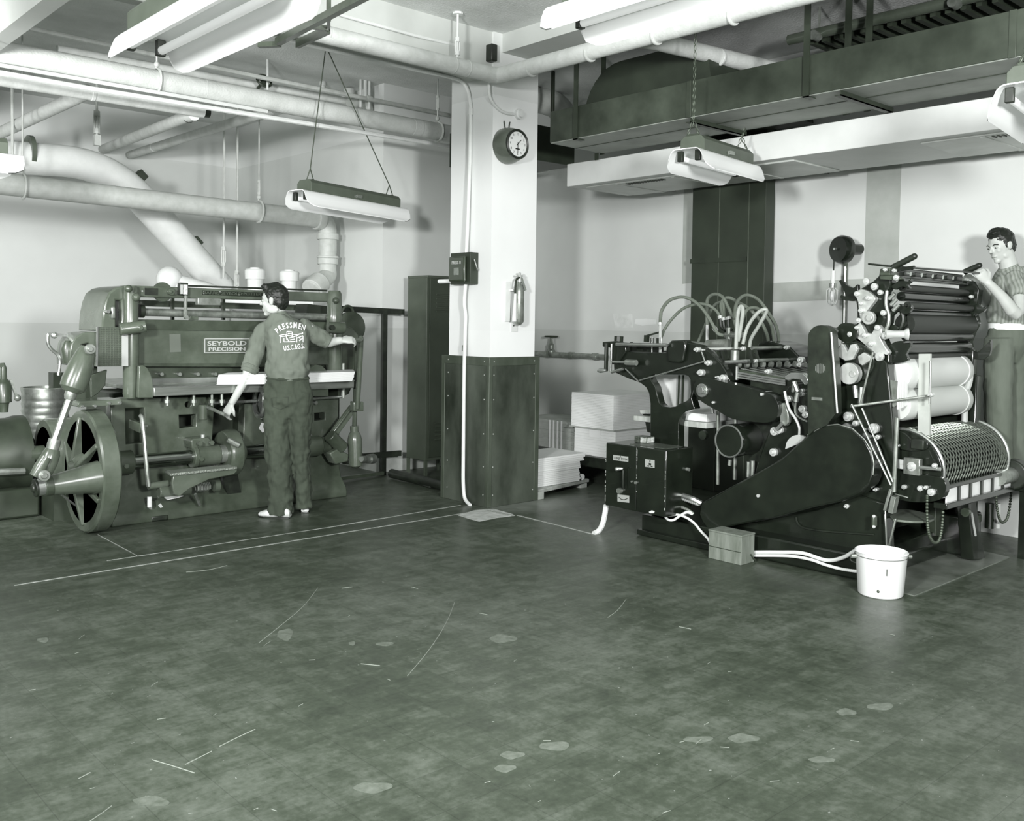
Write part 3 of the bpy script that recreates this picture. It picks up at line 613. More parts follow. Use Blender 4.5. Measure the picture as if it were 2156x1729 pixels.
# water pipe and valve on the wall
wv = tag(obj('water_line', MB().cyl((7.3, 8-.15, 1.17), (7.3, P(1278, 752, X=7.3).y, 1.17), .028, n=12), M_STEELD), 'dull water pipe with a valve on the wall right of the column', 'pipe')
c = P(1160, 745, X=7.3); vb = MB().lathe((7.3, c.y, 1.14), (0, 0, 1), [(0, .03), (.03, .05), (.07, .05), (.09, .03), (.13, .034), (.15, .02), (.22, .012)], 14)
obj('valve_body', vb, M_BRASS, wv); obj('handwheel', MB().tube([(7.3+math.cos(t)*.065, c.y+math.sin(t)*.065, 1.365) for t in [2*PI*i/18 for i in range(18)]], .011, 6, cyc=True).bar((7.24, c.y, 1.365), (7.36, c.y, 1.365), .014).bar((7.3, c.y-.06, 1.365), (7.3, c.y+.06, 1.365), .014), M_DARK, wv)
for dy in (-.28, -.62): obj('coupling', MB().cyl((7.3, c.y+dy, 1.17), (7.3, c.y+dy-.06, 1.17), .037, n=10), M_STEELD, wv)
tag(obj('wall_tap', MB().cyl((7.3, c.y+.55, 1.17), (7.3, c.y+.55, 1.28), .022, n=8).sph((7.3, c.y+.55, 1.3), .035, n=8).cyl((7.24, c.y+.55, 1.33), (7.36, c.y+.55, 1.33), .014, n=8), M_BRASS), 'small brass tap on the water pipe right against the column edge', 'tap')

# ------------------------------------------------------------------ hanging fluorescent lamps
def fixture(label, c, L, rot, chains, group='hanging fluorescent lamps', W=.34, tilt=0.):
    """trough lamp: lip level at c.z, long axis along local x"""
    root = thing('fluorescent_lamp', label, 'lamp', c, group)
    M = Matrix.Translation(V(c)) @ Matrix.Rotation(rot, 4, 'Z') @ Matrix.Rotation(tilt, 4, 'Y'); h = W/2
    prof = [(h, .0), (h*.95, .006), (h*.86, .03), (h*.76, .07), (h*.66, .11), (h*.56, .128), (h*.46, .134), (0, .136)]
    half = prof + [(-a, b) for a, b in prof[-2::-1]]
    def cut(w_): # rounded wing ends
        t = max(0, abs(w_)/h-.78)/.22; return L/2-.11*t*t
    rings = []
    for u in (-1, -.8, 0, .8, 1):
        rings.append([V((u*cut(y) if abs(u) == 1 else u*L/2, y, z)) for y, z in half]+[V((u*cut(y) if abs(u) == 1 else u*L/2, y*1.0, z+.006)) for y, z in half[::-1]])
    mb = MB().ring(rings).xf(M); obj('reflector', mb, M_WHITE, root, ang=60)
    hw = W*.27; ch = .03; pr = [(-hw, .137), (hw, .137), (hw, .21), (hw-ch, .24), (-hw+ch, .24), (-hw, .21)]; l = L/2-.09
    obj('housing', MB().plate([V((-l, y, z)) for y, z in pr], (2*l, 0, 0)).xf(M), M_FIX, root, bevel=.003)
    for y in (-hw*.72, hw*.72):
        obj('tube', MB().cyl((-l-.03, y, .085), (l+.03, y, .085), .018, n=12).xf(M), M_TUBE, root)
        for s_ in (-1, 1): obj('lamp_holder', MB().box((s_*(l+.035)-.014, y-.02, .062), (s_*(l+.035)+.014, y+.02, .132)).xf(M), M_BLACKM, root, bevel=.004)
    obj('switch', MB().box((-.03, -hw-.022, .15), (.03, -hw, .175)).cyl((-.05, -hw-.012, .16), (-.02, -hw-.012, .16), .006, n=6).xf(M), M_STEELD, root)
    for x, top, rope in chains:
        q0, q1 = M @ V((x, -.045, .243)), M @ V((x, .045, .243)); k = M @ V((x, 0, .34)); top = V(top) if top is not None else V((k.x, k.y, ZC))
        mb = MB().bar(q0, q1, .02, .012)
        def links(a, b, r=.0035):
            n = max(2, int((b-a).length/.045)); 
            for i in range(n):
                p0, p1 = a.lerp(b, i/n), a.lerp(b, (i+1)/n); d = (p1-p0).normalized(); u, w_, _ = basis(d); s_ = u if i % 2 else w_
                if rope: mb.tube([p0, p1], .005, 5)
                else: mb.tube([p0, p0.lerp(p1, .3)+s_*.009, p0.lerp(p1, .7)+s_*.009, p1, p0.lerp(p1, .7)-s_*.009, p0.lerp(p1, .3)-s_*.009], r, 4, cyc=True)
        links(q0, k); links(q1, k); links(k, top); obj('chain', mb, M_CHAIN, root)
    return root
fixture('large white trough lamp nearest the camera at upper left', (1.645, 3.62, 2.6), 1.28, -PI/2, [(-.45, None, False), (.45, None, False)])
hk = P(686, 118, Y=7.2)
fixture('trough lamp slung by two slanting ropes left of the column', (4.66, 7.26, 2.435), 1.24, math.radians(10), [(-.47, (hk.x, 7.2, ZC), True), (.47, (hk.x, 7.2, ZC), True)], tilt=math.radians(1.5))
fixture('trough lamp on chains in front of the white duct', (5.64, 4.06, 2.55), .92, math.radians(8), [(-.36, (5.25, 3.98, ZC), False), (.36, (6.02, 4.1, 2.96), False)])
a = P(2079, 240, Z=2.5)
fixture('trough lamp cut off by the right edge of the photo', (a.x+.53, a.y-.06, 2.5), .92, math.radians(8), [(-.36, None, False), (.36, None, False)])
fixture('long white trough lamp in front of the beam at top right', (3.1, 2.46, 2.78), 1.28, -PI/2, [(-.45, None, False), (.45, None, False)])
a = P(50, 372, Z=2.42)
fixture('trough lamp cut off by the left edge of the photo', (a.x-.62, a.y+.1, 2.42), 1.24, 0., [(-.45, None, False), (.45, None, False)])
# steel angle frame above the big lamp, and soffit boxing at upper left
fb = MB(); z = 3.55
for q in (((662, 14), (700, -6)), ): pass
a, b = P(585, 88, Z=3.2), P(790, -20, Z=3.2)
fb.bar(a, b, .04, .04).bar(P(545, 95, Z=3.2), P(590, 93, Z=3.2), .035, .03)
fb.bar(P(626, 93, Z=3.25), P(692, 62, Z=3.25), .025, .05).bar(P(692, 40, Z=3.25), P(692, 62, Z=3.25), .02, .02).bar(P(656, 56, Z=3.25), P(692, 60, Z=3.25), .02, .03)
fb.bar(P(692, 45, Z=3.25), P(692, 45, Z=3.25)+V((0, 0, .6)), .02, .02)
tag(obj('hanging_rack', fb, M_GREY), 'grey steel angle frame behind the big upper-left lamp', 'frame')
so = thing('soffit_box', 'boxed soffit with a framed hatch in the upper left corner', 'soffit', (1.3, 6, 3.5))
obj('boxing', MB().box((.6, 4.6, 3.55), (1.70, YL, ZC)), M_BEAM, so)
obj('hatch_frame', MB().box((1.60, 4.8, 3.53), (1.69, 9.5, 3.555)).box((1.0, 6.75, 3.53), (1.62, 6.83, 3.555)), M_PAINTW, so, bevel=.004)
obj('hatch', MB().box((1.05, 6.95, 3.535), (1.5, 7.9, 3.552)), mat('hatch_paint', .6, .5, var=.08, scale=5), so, bevel=.01)
for o_ in [q for q in bpy.data.objects if q.name.startswith('sprinkler_pipe')]:
    obj('pipe_hanger', MB().cyl((3.2, 7.8, 3.655), (3.2, 7.8, ZC), .008, n=6), M_IRON, o_)
# ------------------------------------------------------------------ paper cutter
def ypl(pts, Y, d, holes=(), mb=None):
    return (mb or MB()).plate([P(x, y, Y=Y) for x, y in pts], (0, d, 0), [[P(x, y, Y=Y) for x, y in h] for h in holes])
def ydisc(mb, x, y, Y, r_px, l, n=14):
    c = P(x, y, Y=Y); return mb.cyl(c, c+V((0, -l, 0)), px(r_px, c), n=n)
cut = thing('paper_cutter', 'grey cast-iron guillotine paper cutter with big spoked flywheel', 'paper cutter', (3.5, 7.4, 0))
# base casting with sloping skirt
fl_, fr_ = P(236, 1111, Z=0), P(726, 1044.5, Z=0)
yb = 6.97; prof = [(yb, 0), (yb, .05), (yb+.02, .09), (yb+.10, .17), (yb+.13, .26), (yb+.15, .40), (8.0, .40), (8.0, 0)]
bs = MB().plate([V((fl_.x, y, z)) for y, z in prof], (fr_.x-fl_.x, 0, 0)); base = obj('base', bs, M_GREYD, cut, bevel=.012)
o = P(333, 1096, Y=yb); obj('base_notch', MB().box((o.x-.05, yb-.004, 0), (o.x+.08, yb+.04, .045)), M_BLACKM, base, bevel=.012)
c = P(317, 1085, Y=yb+.06); obj('foot_boss', MB().lathe((c.x, yb+.06, .05), (0, 0, 1), [(0, .045), (.06, .04), (.1, .03)], 14), M_GREYD, base)
# body cheeks with window openings, dark inside between them
Yb = 7.12
bd = ypl([(232, 843), (262, 838), (440, 836), (452, 842), (443, 1000), (238, 1010)], Yb, .10, holes=[[(264, 860), (304, 858), (304, 932), (265, 936)], [(377, 874), (413, 872), (413, 898), (378, 902)], [(389.5, 852), (392, 846.5), (397, 845.5), (401.5, 848), (402, 853), (400, 857.5), (395, 859), (391, 857)]])
obj('side_cheek', bd, M_GREY, cut, bevel=.006)
bd2 = ypl([(515, 850), (640, 842), (712, 838), (716, 990), (700, 1010), (508, 1004)], Yb, .10, holes=[[(662, 870), (684, 868), (684, 884), (662, 886)]])
obj('side_cheek', bd2, M_GREY, cut, bevel=.006)
a, b = P(232, 843, Y=Yb+.3), P(716, 1000, Y=Yb+.3)
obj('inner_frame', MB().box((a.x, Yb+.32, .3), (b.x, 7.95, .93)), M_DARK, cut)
obj('rear_table', MB().box((2.75, 7.2, .955), (4.62, 8.4, .985)), M_STEELD, cut, bevel=.004)
# table
zt = P(325, 816, Y=6.86).z; zb = P(330, 835, Y=6.86).z; xa, xb = P(324, 820, Y=6.86).x, P(746, 812, Y=6.86).x
obj('table', MB().box((xa, 6.86, zb), (xb, 7.3, zt)), mat('table_steel', .62, .3, .7, var=.08, scale=7, streak=(.3, 4, 4)), cut, bevel=.006)
obj('table_edge', MB().box((xa, 6.855, zt-.004), (xb, 6.9, zt+.003)), M_STEEL, cut)
for x in (352, 408, 446, 467): ydisc(MB(), x, 842, 6.9, 3, .02); c = P(x, 840, Y=6.95); obj('adjusting_bolt', MB().cyl((c.x, 6.95, c.z-.05), (c.x, 6.95, zb), .012, n=8).cyl((c.x, 6.95, c.z-.03), (c.x, 6.95, c.z-.005), .022, n=6), M_STEELD, cut)
# knife bar between table and clamp
Yk = 7.14
obj('knife_bar', ypl([(300, 770), (700, 768), (700, 812), (300, 816)], Yk+.04, .05), M_GREYD, cut)
obj('knife', ypl([(318, 797), (690, 790), (690, 801), (318, 808)], Yk, .02), M_STEEL, cut)
obj('knife_edge', ypl([(318, 806), (690, 800), (690, 812), (318, 816)], Yk+.005, .02), M_STEELD, cut)
for x in (340, 378, 416, 453, 640, 675): 
    c = P(x, 788+.02*(400-x)/10, Y=Yk); obj('knife_bolt', MB().cyl((c.x, Yk+.045, c.z), (c.x, Yk-.012, c.z), .014, n=10), M_STEELD, cut)
# clamp panel with name plate
Yc = 7.10
obj('clamp_beam', ypl([(288, 672.6), (692, 678), (692, 772), (288, 771)], Yc, .14), M_GREY, cut, bevel=.006)
obj('clamp_ledge', ypl([(288, 672.6), (692, 678), (692, 699), (288, 695)], Yc-.012, .012), M_GREYD, cut, bevel=.004)
obj('clamp_foot', ypl([(288, 765), (692, 766), (692, 773), (288, 772)], Yc-.01, .03), M_GREYD, cut, bevel=.004)
obj('instruction_plate', ypl([(357, 704), (380, 703), (381, 741), (358, 742)], Yc-.004, .004), mat('plate_etched', .46, .4, .3), cut)
def ytext(txt, x, y, Y, hpx, m, par, sx=1., name='lettering', bold=0.):
    c = P(x, y, Y=Y-.002); t = text_mb(txt, px(hpx, c), frame(c, (1, 0, 0), (0, 0, 1)), .0008, bold=bold)
    t.v = [V((c.x+(q.x-c.x)*sx, q.y, q.z)) for q in t.v]; return obj(name, t, m, par, flat=True)
M_LET = mat('raised_lettering', .80, .35, .3)
npl = obj('name_plate', ypl([(431, 713), (525, 713), (525, 742), (431, 743)], Yc-.006, .006), mat('name_plate_grey', .40, .3, .2), cut)
fm = MB()
for a_, b_ in (((431, 713.5), (525, 713.5)), ((525, 713.5), (525, 742.5)), ((525, 742.5), (431, 743)), ((431, 743), (431, 713.5))): fm.bar(P(*a_, Y=Yc-.008), P(*b_, Y=Yc-.008), .007, .006, up=(0, 1, 0))
obj('plate_border', fm, M_LET, npl)
ytext('SEYBOLD', 478.5, 723.5, Yc-.007, 9.5, M_LET, npl, 1.6, bold=.001); ytext('PRECISION', 478.5, 735.5, Yc-.007, 7.5, M_LET, npl, 1.65, bold=.001)
# posts
Yp = 7.02
def post(pl, x, y0, y1, r, prof=None):
    c0, c1 = P(x, y1, Y=Yp), P(x, y0, Y=Yp); R = px(r, c0); h = c1.z-c0.z; k0 = c0
    o = obj('post', MB().lathe((c0.x, Yp, c0.z), (0, 0, 1), [(0, R*.92), (.03, R*1.02), (h*.55, R), (h*.62, R*.95), (h*.66, R*1.02), (h*.7, R*.92), (h*.96, R*.9), (h, R*.7)], 20), M_GREY, pl); return o
pL = post(cut, 276, 602, 838, 16); pR = post(cut, 703, 612, 780, 17)
c = P(282, 690, Y=6.92); d_ = V((.13, -.03, .02)); obj('boss', MB().cyl(c-d_*.7, c+d_*.6, .045, n=14).cyl(c+V((.03, -.02, 0)), c+V((.03, -.06, 0)), .02, n=8), M_GREY, pL, bevel=.006)
c = P(287, 626, Y=6.95); obj('knob', MB().sph(c, .03, n=10), M_GREY, pL); c = P(271, 608, Y=6.93); obj('knob', MB().sph(c, .028, n=10), M_GREYD, pL)
c = P(707, 633, Y=6.95); obj('knob', MB().sph(c, .028, n=10), M_GREYD, pR)
c = P(700, 690, Y=6.94); obj('boss', MB().cyl(c+V((-.04, 0, 0)), c+V((.1, -.02, 0)), .05, n=14), M_GREY, pR, bevel=.006)
c = P(697, 690, Y=6.90); obj('oil_hole', MB().cyl(c, c+V((0, -.03, 0)), .022, n=12), M_BLACKM, pR)
# top beam with its plates, disc and scale box
Yt = 7.05
obj('top_beam', ypl([(262, 601), (290, 601.5), (620, 614), (700, 617), (700, 636), (620, 633.8), (288, 625.4), (262, 626)], Yt, .12), M_GREY, cut, bevel=.008)
obj('top_rail', ypl([(398, 600), (688, 610), (688, 613.5), (398, 603.5)], Yt-.01, .05), M_BLACKM, cut)
d0 = obj('stop_wheel', ydisc(MB(), 340, 615, Yt+.05, 20.5, .03, 28), M_GREYD, cut, bevel=.004)
obj('stop_knob', ydisc(ydisc(MB(), 357, 614.5, Yt, 7, .05), 357, 614.5, Yt-.04, 3, .03), M_GREY, cut, bevel=.004)
obj('maker_plate', ypl([(305, 606), (332.5, 607), (332.5, 622), (305, 621)], Yt-.004, .004), M_BLACKM, cut)
obj('rivet', ydisc(MB(), 299, 613, Yt, 1.8, .008, 10), M_CHROME, cut)
sb = obj('scale_box', ypl([(379, 595), (396.5, 596), (396.5, 622), (379, 621)], Yt-.05, .05), M_BLACKM, cut, bevel=.004)
obj('scale_face', ypl([(386, 599), (395, 599.5), (395, 620), (386, 619.5)], Yt-.052, .003), mat('scale_white', .8, .5, var=.2, scale=60), sb)
obj('scale_side', ypl([(380, 599), (385, 599), (385, 619), (380, 619)], Yt-.052, .003), M_CHROME, sb)
lp_ = obj('maker_name_plate', ypl([(426, 611.5), (585, 617), (585, 627), (426, 620.5)], Yt-.005, .005), mat('name_plate_black', .16, .35, .2), cut)
ytext('HARRIS·SEYBOLD·POTTER CO.', 500, 618.7, Yt-.006, 6, mat('lettering_grey', .36, .4, .3), lp_, 1.35)
for x, y in ((429, 613.5), (429, 618.5), (463, 614.5), (503, 621)): obj('rivet', ydisc(MB(), x, y, Yt-.005, 1., .004, 8), M_CHROME, lp_)
obj('hand_rod', MB().bar(P(391, 622, Y=7.0), P(390, 668, Y=7.0), .028, .02), M_STEELD, cut, bevel=.004); obj('rod_end', ydisc(MB(), 390, 668, 7.0, 4, .03), M_STEELD, cut)
# cross shaft, rear rail and back-gauge parts seen through the gap
obj('cross_shaft', MB().cyl(P(292, 657, Y=7.12), P(690, 668, Y=7.12), .03, n=14), M_STEELD, cut)
obj('shaft_collar', MB().cyl(P(292, 655, Y=7.1), P(302, 655.3, Y=7.1), .05, n=14), M_BLACKM, cut)
obj('rear_rail', MB().bar(P(286, 638, Y=7.6), P(690, 650, Y=7.6), .03, .05), M_GREY, cut)
obj('gauge_block', MB().bar(P(414, 634.5, Y=7.04), P(462, 636, Y=7.04), .05, .055), M_STEELD, cut, bevel=.004)
obj('gauge_clip', ypl([(400, 664), (418, 664), (418, 674), (400, 674)], 7.1, .03), M_GREY, cut, bevel=.003)
for x in (363, 470): obj('rear_strut', MB().bar(P(x, 628, Y=7.5), P(x, 674, Y=7.5), .025), M_GREYD, cut)
# left housing, mesh guard, crank arch
Ys = 7.06
ls = ypl([(214, 698), (217, 660), (222, 635), (230, 616), (243, 606), (262, 601.5), (270, 602), (270, 700)], Ys, .5, holes=[[(244, 632), (256, 632), (256, 694), (244, 694)]])
obj('left_housing', ls, M_GREY, cut, bevel=.012)
obj('slot_back', ypl([(243, 630), (257, 630), (257, 696), (243, 696)], Ys+.06, .02), M_BLACKM, cut)
obj('housing_handle', MB().bar(P(237.5, 646, Y=Ys-.015), P(238.5, 672, Y=Ys-.015), .03, .03), M_STEELD, cut, bevel=.01)
obj('housing_lug', ydisc(MB(), 222, 656, Ys, 3.5, .06), M_STEEL, cut)
mg = obj('mesh_guard', ypl([(206, 688.5), (284, 689.5), (284, 771), (205, 772)], 6.97, .012), mat('guard_sheet', .38, .3, .5, var=.06, scale=9), cut)
lm = MB()
for k in range(17): lm.bar(P(208, 692+k*4.7, Y=6.968), P(256, 692.5+k*4.7, Y=6.968), .004, .004)
for k in range(9): lm.bar(P(211+k*5.6, 690, Y=6.969), P(211+k*5.6, 770, Y=6.969), .003, .003)
obj('mesh', lm, M_GREY, mg, flat=True)
obj('guard_strip', ypl([(256.5, 689.5), (270, 689.7), (270, 771), (256.5, 771)], 6.965, .004), M_CHROME, mg); obj('guard_edge', ypl([(203.5, 688), (207, 688), (206, 772), (203, 772)], 6.96, .015), M_STEEL, mg)
ap = [(148, 770), (147, 742), (151, 724), (160, 710), (174, 701), (196, 699), (205, 699), (205, 772), (200, 772), (198, 735), (186, 722), (172, 726), (165, 742), (164, 770)]
obj('crank_arch', ypl(ap, 7.02, .3), M_GREY, cut, bevel=.012)
obj('arch_web', ypl([(155, 735), (180, 715), (205, 715), (205, 850), (160, 850)], 7.3, .04), M_DARK, cut)
obj('guard_quadrant', ypl([(190, 790), (226, 778), (222, 812), (208, 828), (193, 838)], 7.1, .03), M_GREYD, cut, bevel=.006)
chk = [(293, 771), (301, 769), (311, 775), (318, 788), (322, 803), (323, 838), (291, 838)]
obj('end_cheek', ypl(chk, 6.88, .04), M_GREY, cut, bevel=.005)
obj('end_cheek', ypl([(652, 790), (654, 774), (664, 768), (678, 770), (688, 780), (692, 800), (692, 835), (652, 835)], 6.9, .04), M_GREY, cut, bevel=.005)
obj('bracket_shelf', ypl([(164, 849), (168, 845.5), (258, 841), (258, 852), (164, 858)], 6.85, .25), M_GREY, cut, bevel=.008)
for x, y in ((173, 856), (199, 855), (229, 849), (252, 848)): obj('bracket_bolt', ydisc(MB(), x, y, 6.85, 3, .015, 8), M_STEEL, cut)
# main shaft, bearings, cam ring
zs = P(330, 968, Y=7.02).z; sx = lambda x: P(x, 968-(x-330)*.075, Y=7.02).x
obj('main_shaft', MB().cyl((sx(240), 7.02, zs), (sx(705), 7.02, zs), .052, n=24), mat('shaft_steel', .66, .2, 1.), cut)
for x0, x1, r, m in ((246, 277, .088, M_GREYD), (277, 262, .08, M_GREYD), (402, 412, .088, M_GREY), (408, 459, .08, M_GREY), (459, 478, .07, M_STEELD), (500, 512, .075, M_GREYD), (632, 672, .085, M_GREYD), (672, 690, .07, M_GREYD)):
    obj('bearing', MB().cyl((sx(x0), 7.02, zs), (sx(x1), 7.02, zs), r, n=24), m, cut, bevel=.006)
c = P(423, 936, Y=7.0); obj('bearing_cap', ypl([(402, 930), (406, 924), (438, 921), (446, 928), (449, 940), (405, 946)], 6.98, .15), M_GREY, cut, bevel=.008)
for x, y in ((419, 934), (444, 932), (422, 966), (264, 981)): obj('cap_bolt', ydisc(MB(), x, y, 6.945, 5, .025, 10), M_GREY, cut)
obj('oiler', MB().cyl(P(427, 926, Y=7.), P(427, 915, Y=7.), .014, n=8), M_CHROME, cut)
cm = MB(); cx0, cx1 = sx(472), sx(502); rr = .17
cm.lathe((cx0, 7.06, zs+.0), (1, 0, 0), [(0, .06), (0, rr), (.03, rr+.015), (.10, rr+.015), (.12, rr), (.12, .06)], 32)
obj('cam_wheel', cm, M_GREY, cut, bevel=.006); c = P(489, 930, Y=6.9); obj('cam_pin', MB().cyl(c+V((-.04, 0, .02)), c+V((.04, -.03, -.03)), .022, n=10), M_STEELD, cut)
# flywheel: rim, hub, spokes
FX, FY, FR = P(172, 985, Y=6.93).x, 6.93, .43; FZ = FR+.004; fw = .125
wheel = obj('flywheel_rim', MB().lathe((FX, FY, FZ), (1, 0, 0), [(0, FR-.07), (0, FR-.012), (.012, FR), (fw-.012, FR), (fw, FR-.012), (fw, FR-.07), (0, FR-.07)], 56), M_GREY, cut, ang=40)
obj('hub', MB().cyl((FX-.02, FY, FZ), (FX+fw+.1, FY, FZ), .085, n=20), M_GREY, wheel, bevel=.008)
obj('hub_cone', MB().lathe((FX-.07, FY, FZ), (1, 0, 0), [(0, .09), (.02, .11), (.12, .15)], 20), M_GREY, wheel)
for k in range(6):
    a = k*PI/3+.45; d_ = V((0, math.cos(a), math.sin(a))); q = V((FX+.06, FY, FZ))
    obj('spoke', MB().bar(q+d_*.06, q+d_*(FR-.06), .15, .05, up=(1, 0, 0)).bar(q+d_*.06+V((-.09, 0, 0)), q+d_*(FR-.06)+V((-.03, 0, 0)), .035, .09, up=(1, 0, 0)), M_GREY, wheel, bevel=.008)
# second drum behind the flywheel
c = P(92, 940, Y=7.75); DX = c.x
obj('brake_drum', MB().lathe((DX, 7.75, .47), (1, 0, 0), [(0, .20), (0, .25), (.02, .262), (.5, .262), (.5, .20), (0, .20)], 44), M_GREY, cut, ang=40)
obj('drum_web', MB().lathe((DX+.12, 7.75, .47), (1, 0, 0), [(0, .21), (.02, .21)], 36), M_DARK, cut); obj('drum_hub', MB().cyl((DX-.1, 7.75, .47), (DX+.4, 7.75, .47), .06, n=16), M_GREYD, cut)
obj('drum_guard', MB().box((DX-.02, 7.45, 0), (DX+.3, 8.0, .3)), M_DARK, cut)
# crank stub
a = P(206, 1005, Y=6.62); b = P(66, 1029, Y=6.62); L_ = (b-a).length; d_ = (b-a)
obj('crank_stub', MB().lathe(a, d_, [(-.06, .12), (.05, .105), (L_*.3, .088), (L_*.72, .064)], 24), M_GREY, cut)
obj('crank_collar', MB().lathe(a+d_*.70, d_, [(0, .067), (L_*.12, .066)], 24), M_GREYD, cut, bevel=.004)
obj('crank_pin', MB().lathe(a+d_*.81, d_, [(0, .056), (L_*.12, .056)], 24), M_STEEL, cut)
obj('crank_cap', MB().lathe(a+d_*.92, d_, [(0, .06), (L_*.04, .06), (L_*.05, .03), (L_*.08, .025), (L_*.08, .012)], 20), M_BLACKM, cut, bevel=.003)
obj('crank_rib', MB().bar(P(120, 1035, Y=6.68), P(160, 1065, Y=6.75), .01, .01), M_STEEL, cut)
# pitman rod
Yr = 6.56
def cone(name, pts, m, par=cut, n=20, Y=Yr):
    rings = [(P(x, y, Y=Y), r) for x, y, r in pts]; a, b = rings[0][0], rings[-1][0]; d = b-a; L = d.length
    return obj(name, MB().lathe(a, d, [((p-a).dot(d.normalized()), px(r, p)) for p, r in rings], n), m, par)
cone('lower_yoke', [(92, 1004, 10), (95, 994, 15), (101, 974, 18.5), (107, 956, 18), (111, 946, 14)], M_GREY)
cone('yoke_collar', [(110, 946, 12.5), (113, 936, 13), (116, 925, 12.5)], M_STEELD)
cone('pitman_rod', [(116, 925, 8), (147, 838, 8)], mat('rod_steel', .5, .4, .5), n=6)
cone('sleeve_collar', [(146, 842, 10), (148, 834, 12.5), (151, 824, 12.5)], M_STEELD)
cone('upper_sleeve', [(149, 826, 16), (153, 817, 26), (157, 803, 27.5), (170, 770, 25), (182, 744, 20), (186, 732, 15)], M_GREY)
yk = obj('yoke_pin', ydisc(ydisc(MB(), 91, 1001, 6.46, 12, .03, 20), 91, 1001, 6.44, 6.5, .03, 14), M_STEELD, cut, bevel=.004); obj('yoke_fork', MB().tube([P(97, 962, Y=6.5), P(84, 985, Y=6.5), P(71, 1003, Y=6.5)], [.035, .04, .03], 12), M_GREY, cut)
obj('sleeve_pin', ydisc(ydisc(MB(), 188, 735, 6.44, 11, .03, 20), 188, 735, 6.42, 5.5, .03, 14), M_STEELD, cut, bevel=.004)
# oil line at the arch
oil = MB().tube(smooth_path([P(123, 790, Y=7.2), P(126, 763, Y=7.2), P(122, 748, Y=7.2), P(108, 735, Y=7.2), P(101, 722, Y=7.2), P(101, 703, Y=7.2)], 5), .012, 8).bar(P(101, 703, Y=7.2), P(146, 707, Y=7.2), .02).bar(P(145, 700, Y=7.2), P(145, 745, Y=7.2), .025).sph(P(114, 706, Y=7.2), .025, n=8)
obj('oil_line', oil, M_STEEL, cut); obj('oil_cup', MB().lathe(P(143, 765, Y=7.1), (0, 0, 1), [(0, .03), (.1, .045), (.16, .02)], 12), M_GREYD, cut)
# treadle linkage, treadle, spring
ar = MB().tube(smooth_path([P(296, 876, Y=6.9), P(299, 882, Y=6.88), P(304, 930, Y=6.84), P(309, 990, Y=6.82), P(313, 1024, Y=6.82)], 4), .016, 8)
obj('link_rod', ar, M_STEELD, cut); obj('link_arm', MB().bar(P(276, 892, Y=7.05), P(300, 902, Y=6.88), .04, .07), M_GREY, cut, bevel=.006)
obj('link_pin', MB().bar(P(300, 895, Y=6.9), P(310, 897, Y=6.9), .015), M_STEEL, cut)
obj('link_lower', MB().cyl(P(312, 1024, Y=6.84), P(353, 1018, Y=6.84), .026, n=12), M_GREY, cut)
obj('white_pin', MB().cyl(P(315, 1068, Y=6.95), P(315, 1046, Y=6.95), .017, n=10), M_PAINTW, cut)
tp = MB().plate([P(x, y, Y=6.70) for x, y in ((365, 1001), (379, 997), (499, 987), (500, 991), (491, 1000), (440, 1010), (398, 1030), (378, 1046), (366, 1040), (362, 1018))], (0, .03, 0))
tread = obj('treadle', MB().plate([P(358, 1003, Y=6.68), P(500, 988, Y=6.68), P(500, 988, Y=6.68)+V((0, .14, .0)), P(364, 1001, Y=6.68)+V((0, .14, 0))], (0, 0, .018)), mat('treadle_tread', .5, .4, .2, bump=.6, bscale=90), cut, bevel=.005)
obj('treadle_rib', tp, M_GREY, cut, bevel=.006)
obj('treadle_hub', MB().cyl(P(333, 1036, Y=6.85), P(400, 1030, Y=6.85), .045, n=14), M_GREY, cut, bevel=.006)
sp_ = [P(412+28*t/60, 1027-3*t/60, Y=6.9)+V((0, math.cos(t*.9)*.03, math.sin(t*.9)*.03)) for t in range(61)]
obj('spring', MB().tube(sp_, .006, 5), M_STEELD, cut); obj('spring_collar', MB().cyl(P(450, 1023, Y=6.9), P(460, 1022, Y=6.9), .045, n=14), M_GREY, cut)
obj('spring_rod', MB().bar(P(411, 1040, Y=6.85), P(421, 1064, Y=6.9), .015), M_STEELD, cut)
obj('pit_opening', ypl([(467, 1000), (500, 995), (508, 1038), (480, 1045)], 7.03, .05), M_BLACKM, cut)
# hand lever, hand wheel, right-hand pitman
obj('lever', MB().tube([P(425, 853, Y=6.95), P(448, 862, Y=6.8), P(474, 874, Y=6.66)], .013, 8), M_STEELD, cut); obj('lever_boss', MB().cyl(P(427, 852, Y=6.9), P(427, 884, Y=6.9), .035, n=14), M_GREY, cut, bevel=.006)
c = P(546, 846, Y=6.98); hw = MB().tube([c+V((0, math.cos(t), math.sin(t)))*.0+V((math.cos(t)*.02, math.cos(t)*.12, math.sin(t)*.12)) for t in [2*PI*i/28 for i in range(28)]], .02, 8, cyc=True)
for k in range(3): hw.bar(c, c+V((0, math.cos(k*2.09), math.sin(k*2.09)))*.12, .025)
obj('hand_wheel', hw, M_STEEL, cut)
obj('gauge_shaft', MB().cyl(P(440, 849, Y=7.0), P(720, 836, Y=7.0), .012, n=8), M_STEEL, cut)
obj('side_rod', MB().bar(P(701, 915, Y=6.95), P(743, 858, Y=6.95), .07, .035, up=(0, 1, 0)).bar(P(698, 915, Y=6.92), P(742, 856, Y=6.92), .016, .02, up=(0, 1, 0)), M_GREY, cut, bevel=.006)
obj('rod_joint', MB().cyl(P(694, 917, Y=6.92), P(722, 944, Y=6.92), .055, n=14), M_GREYD, cut, bevel=.006)
obj('side_bracket', ypl([(694, 955), (712, 945), (735, 957), (733, 972), (708, 978)], 6.9, .12), M_GREY, cut, bevel=.01)
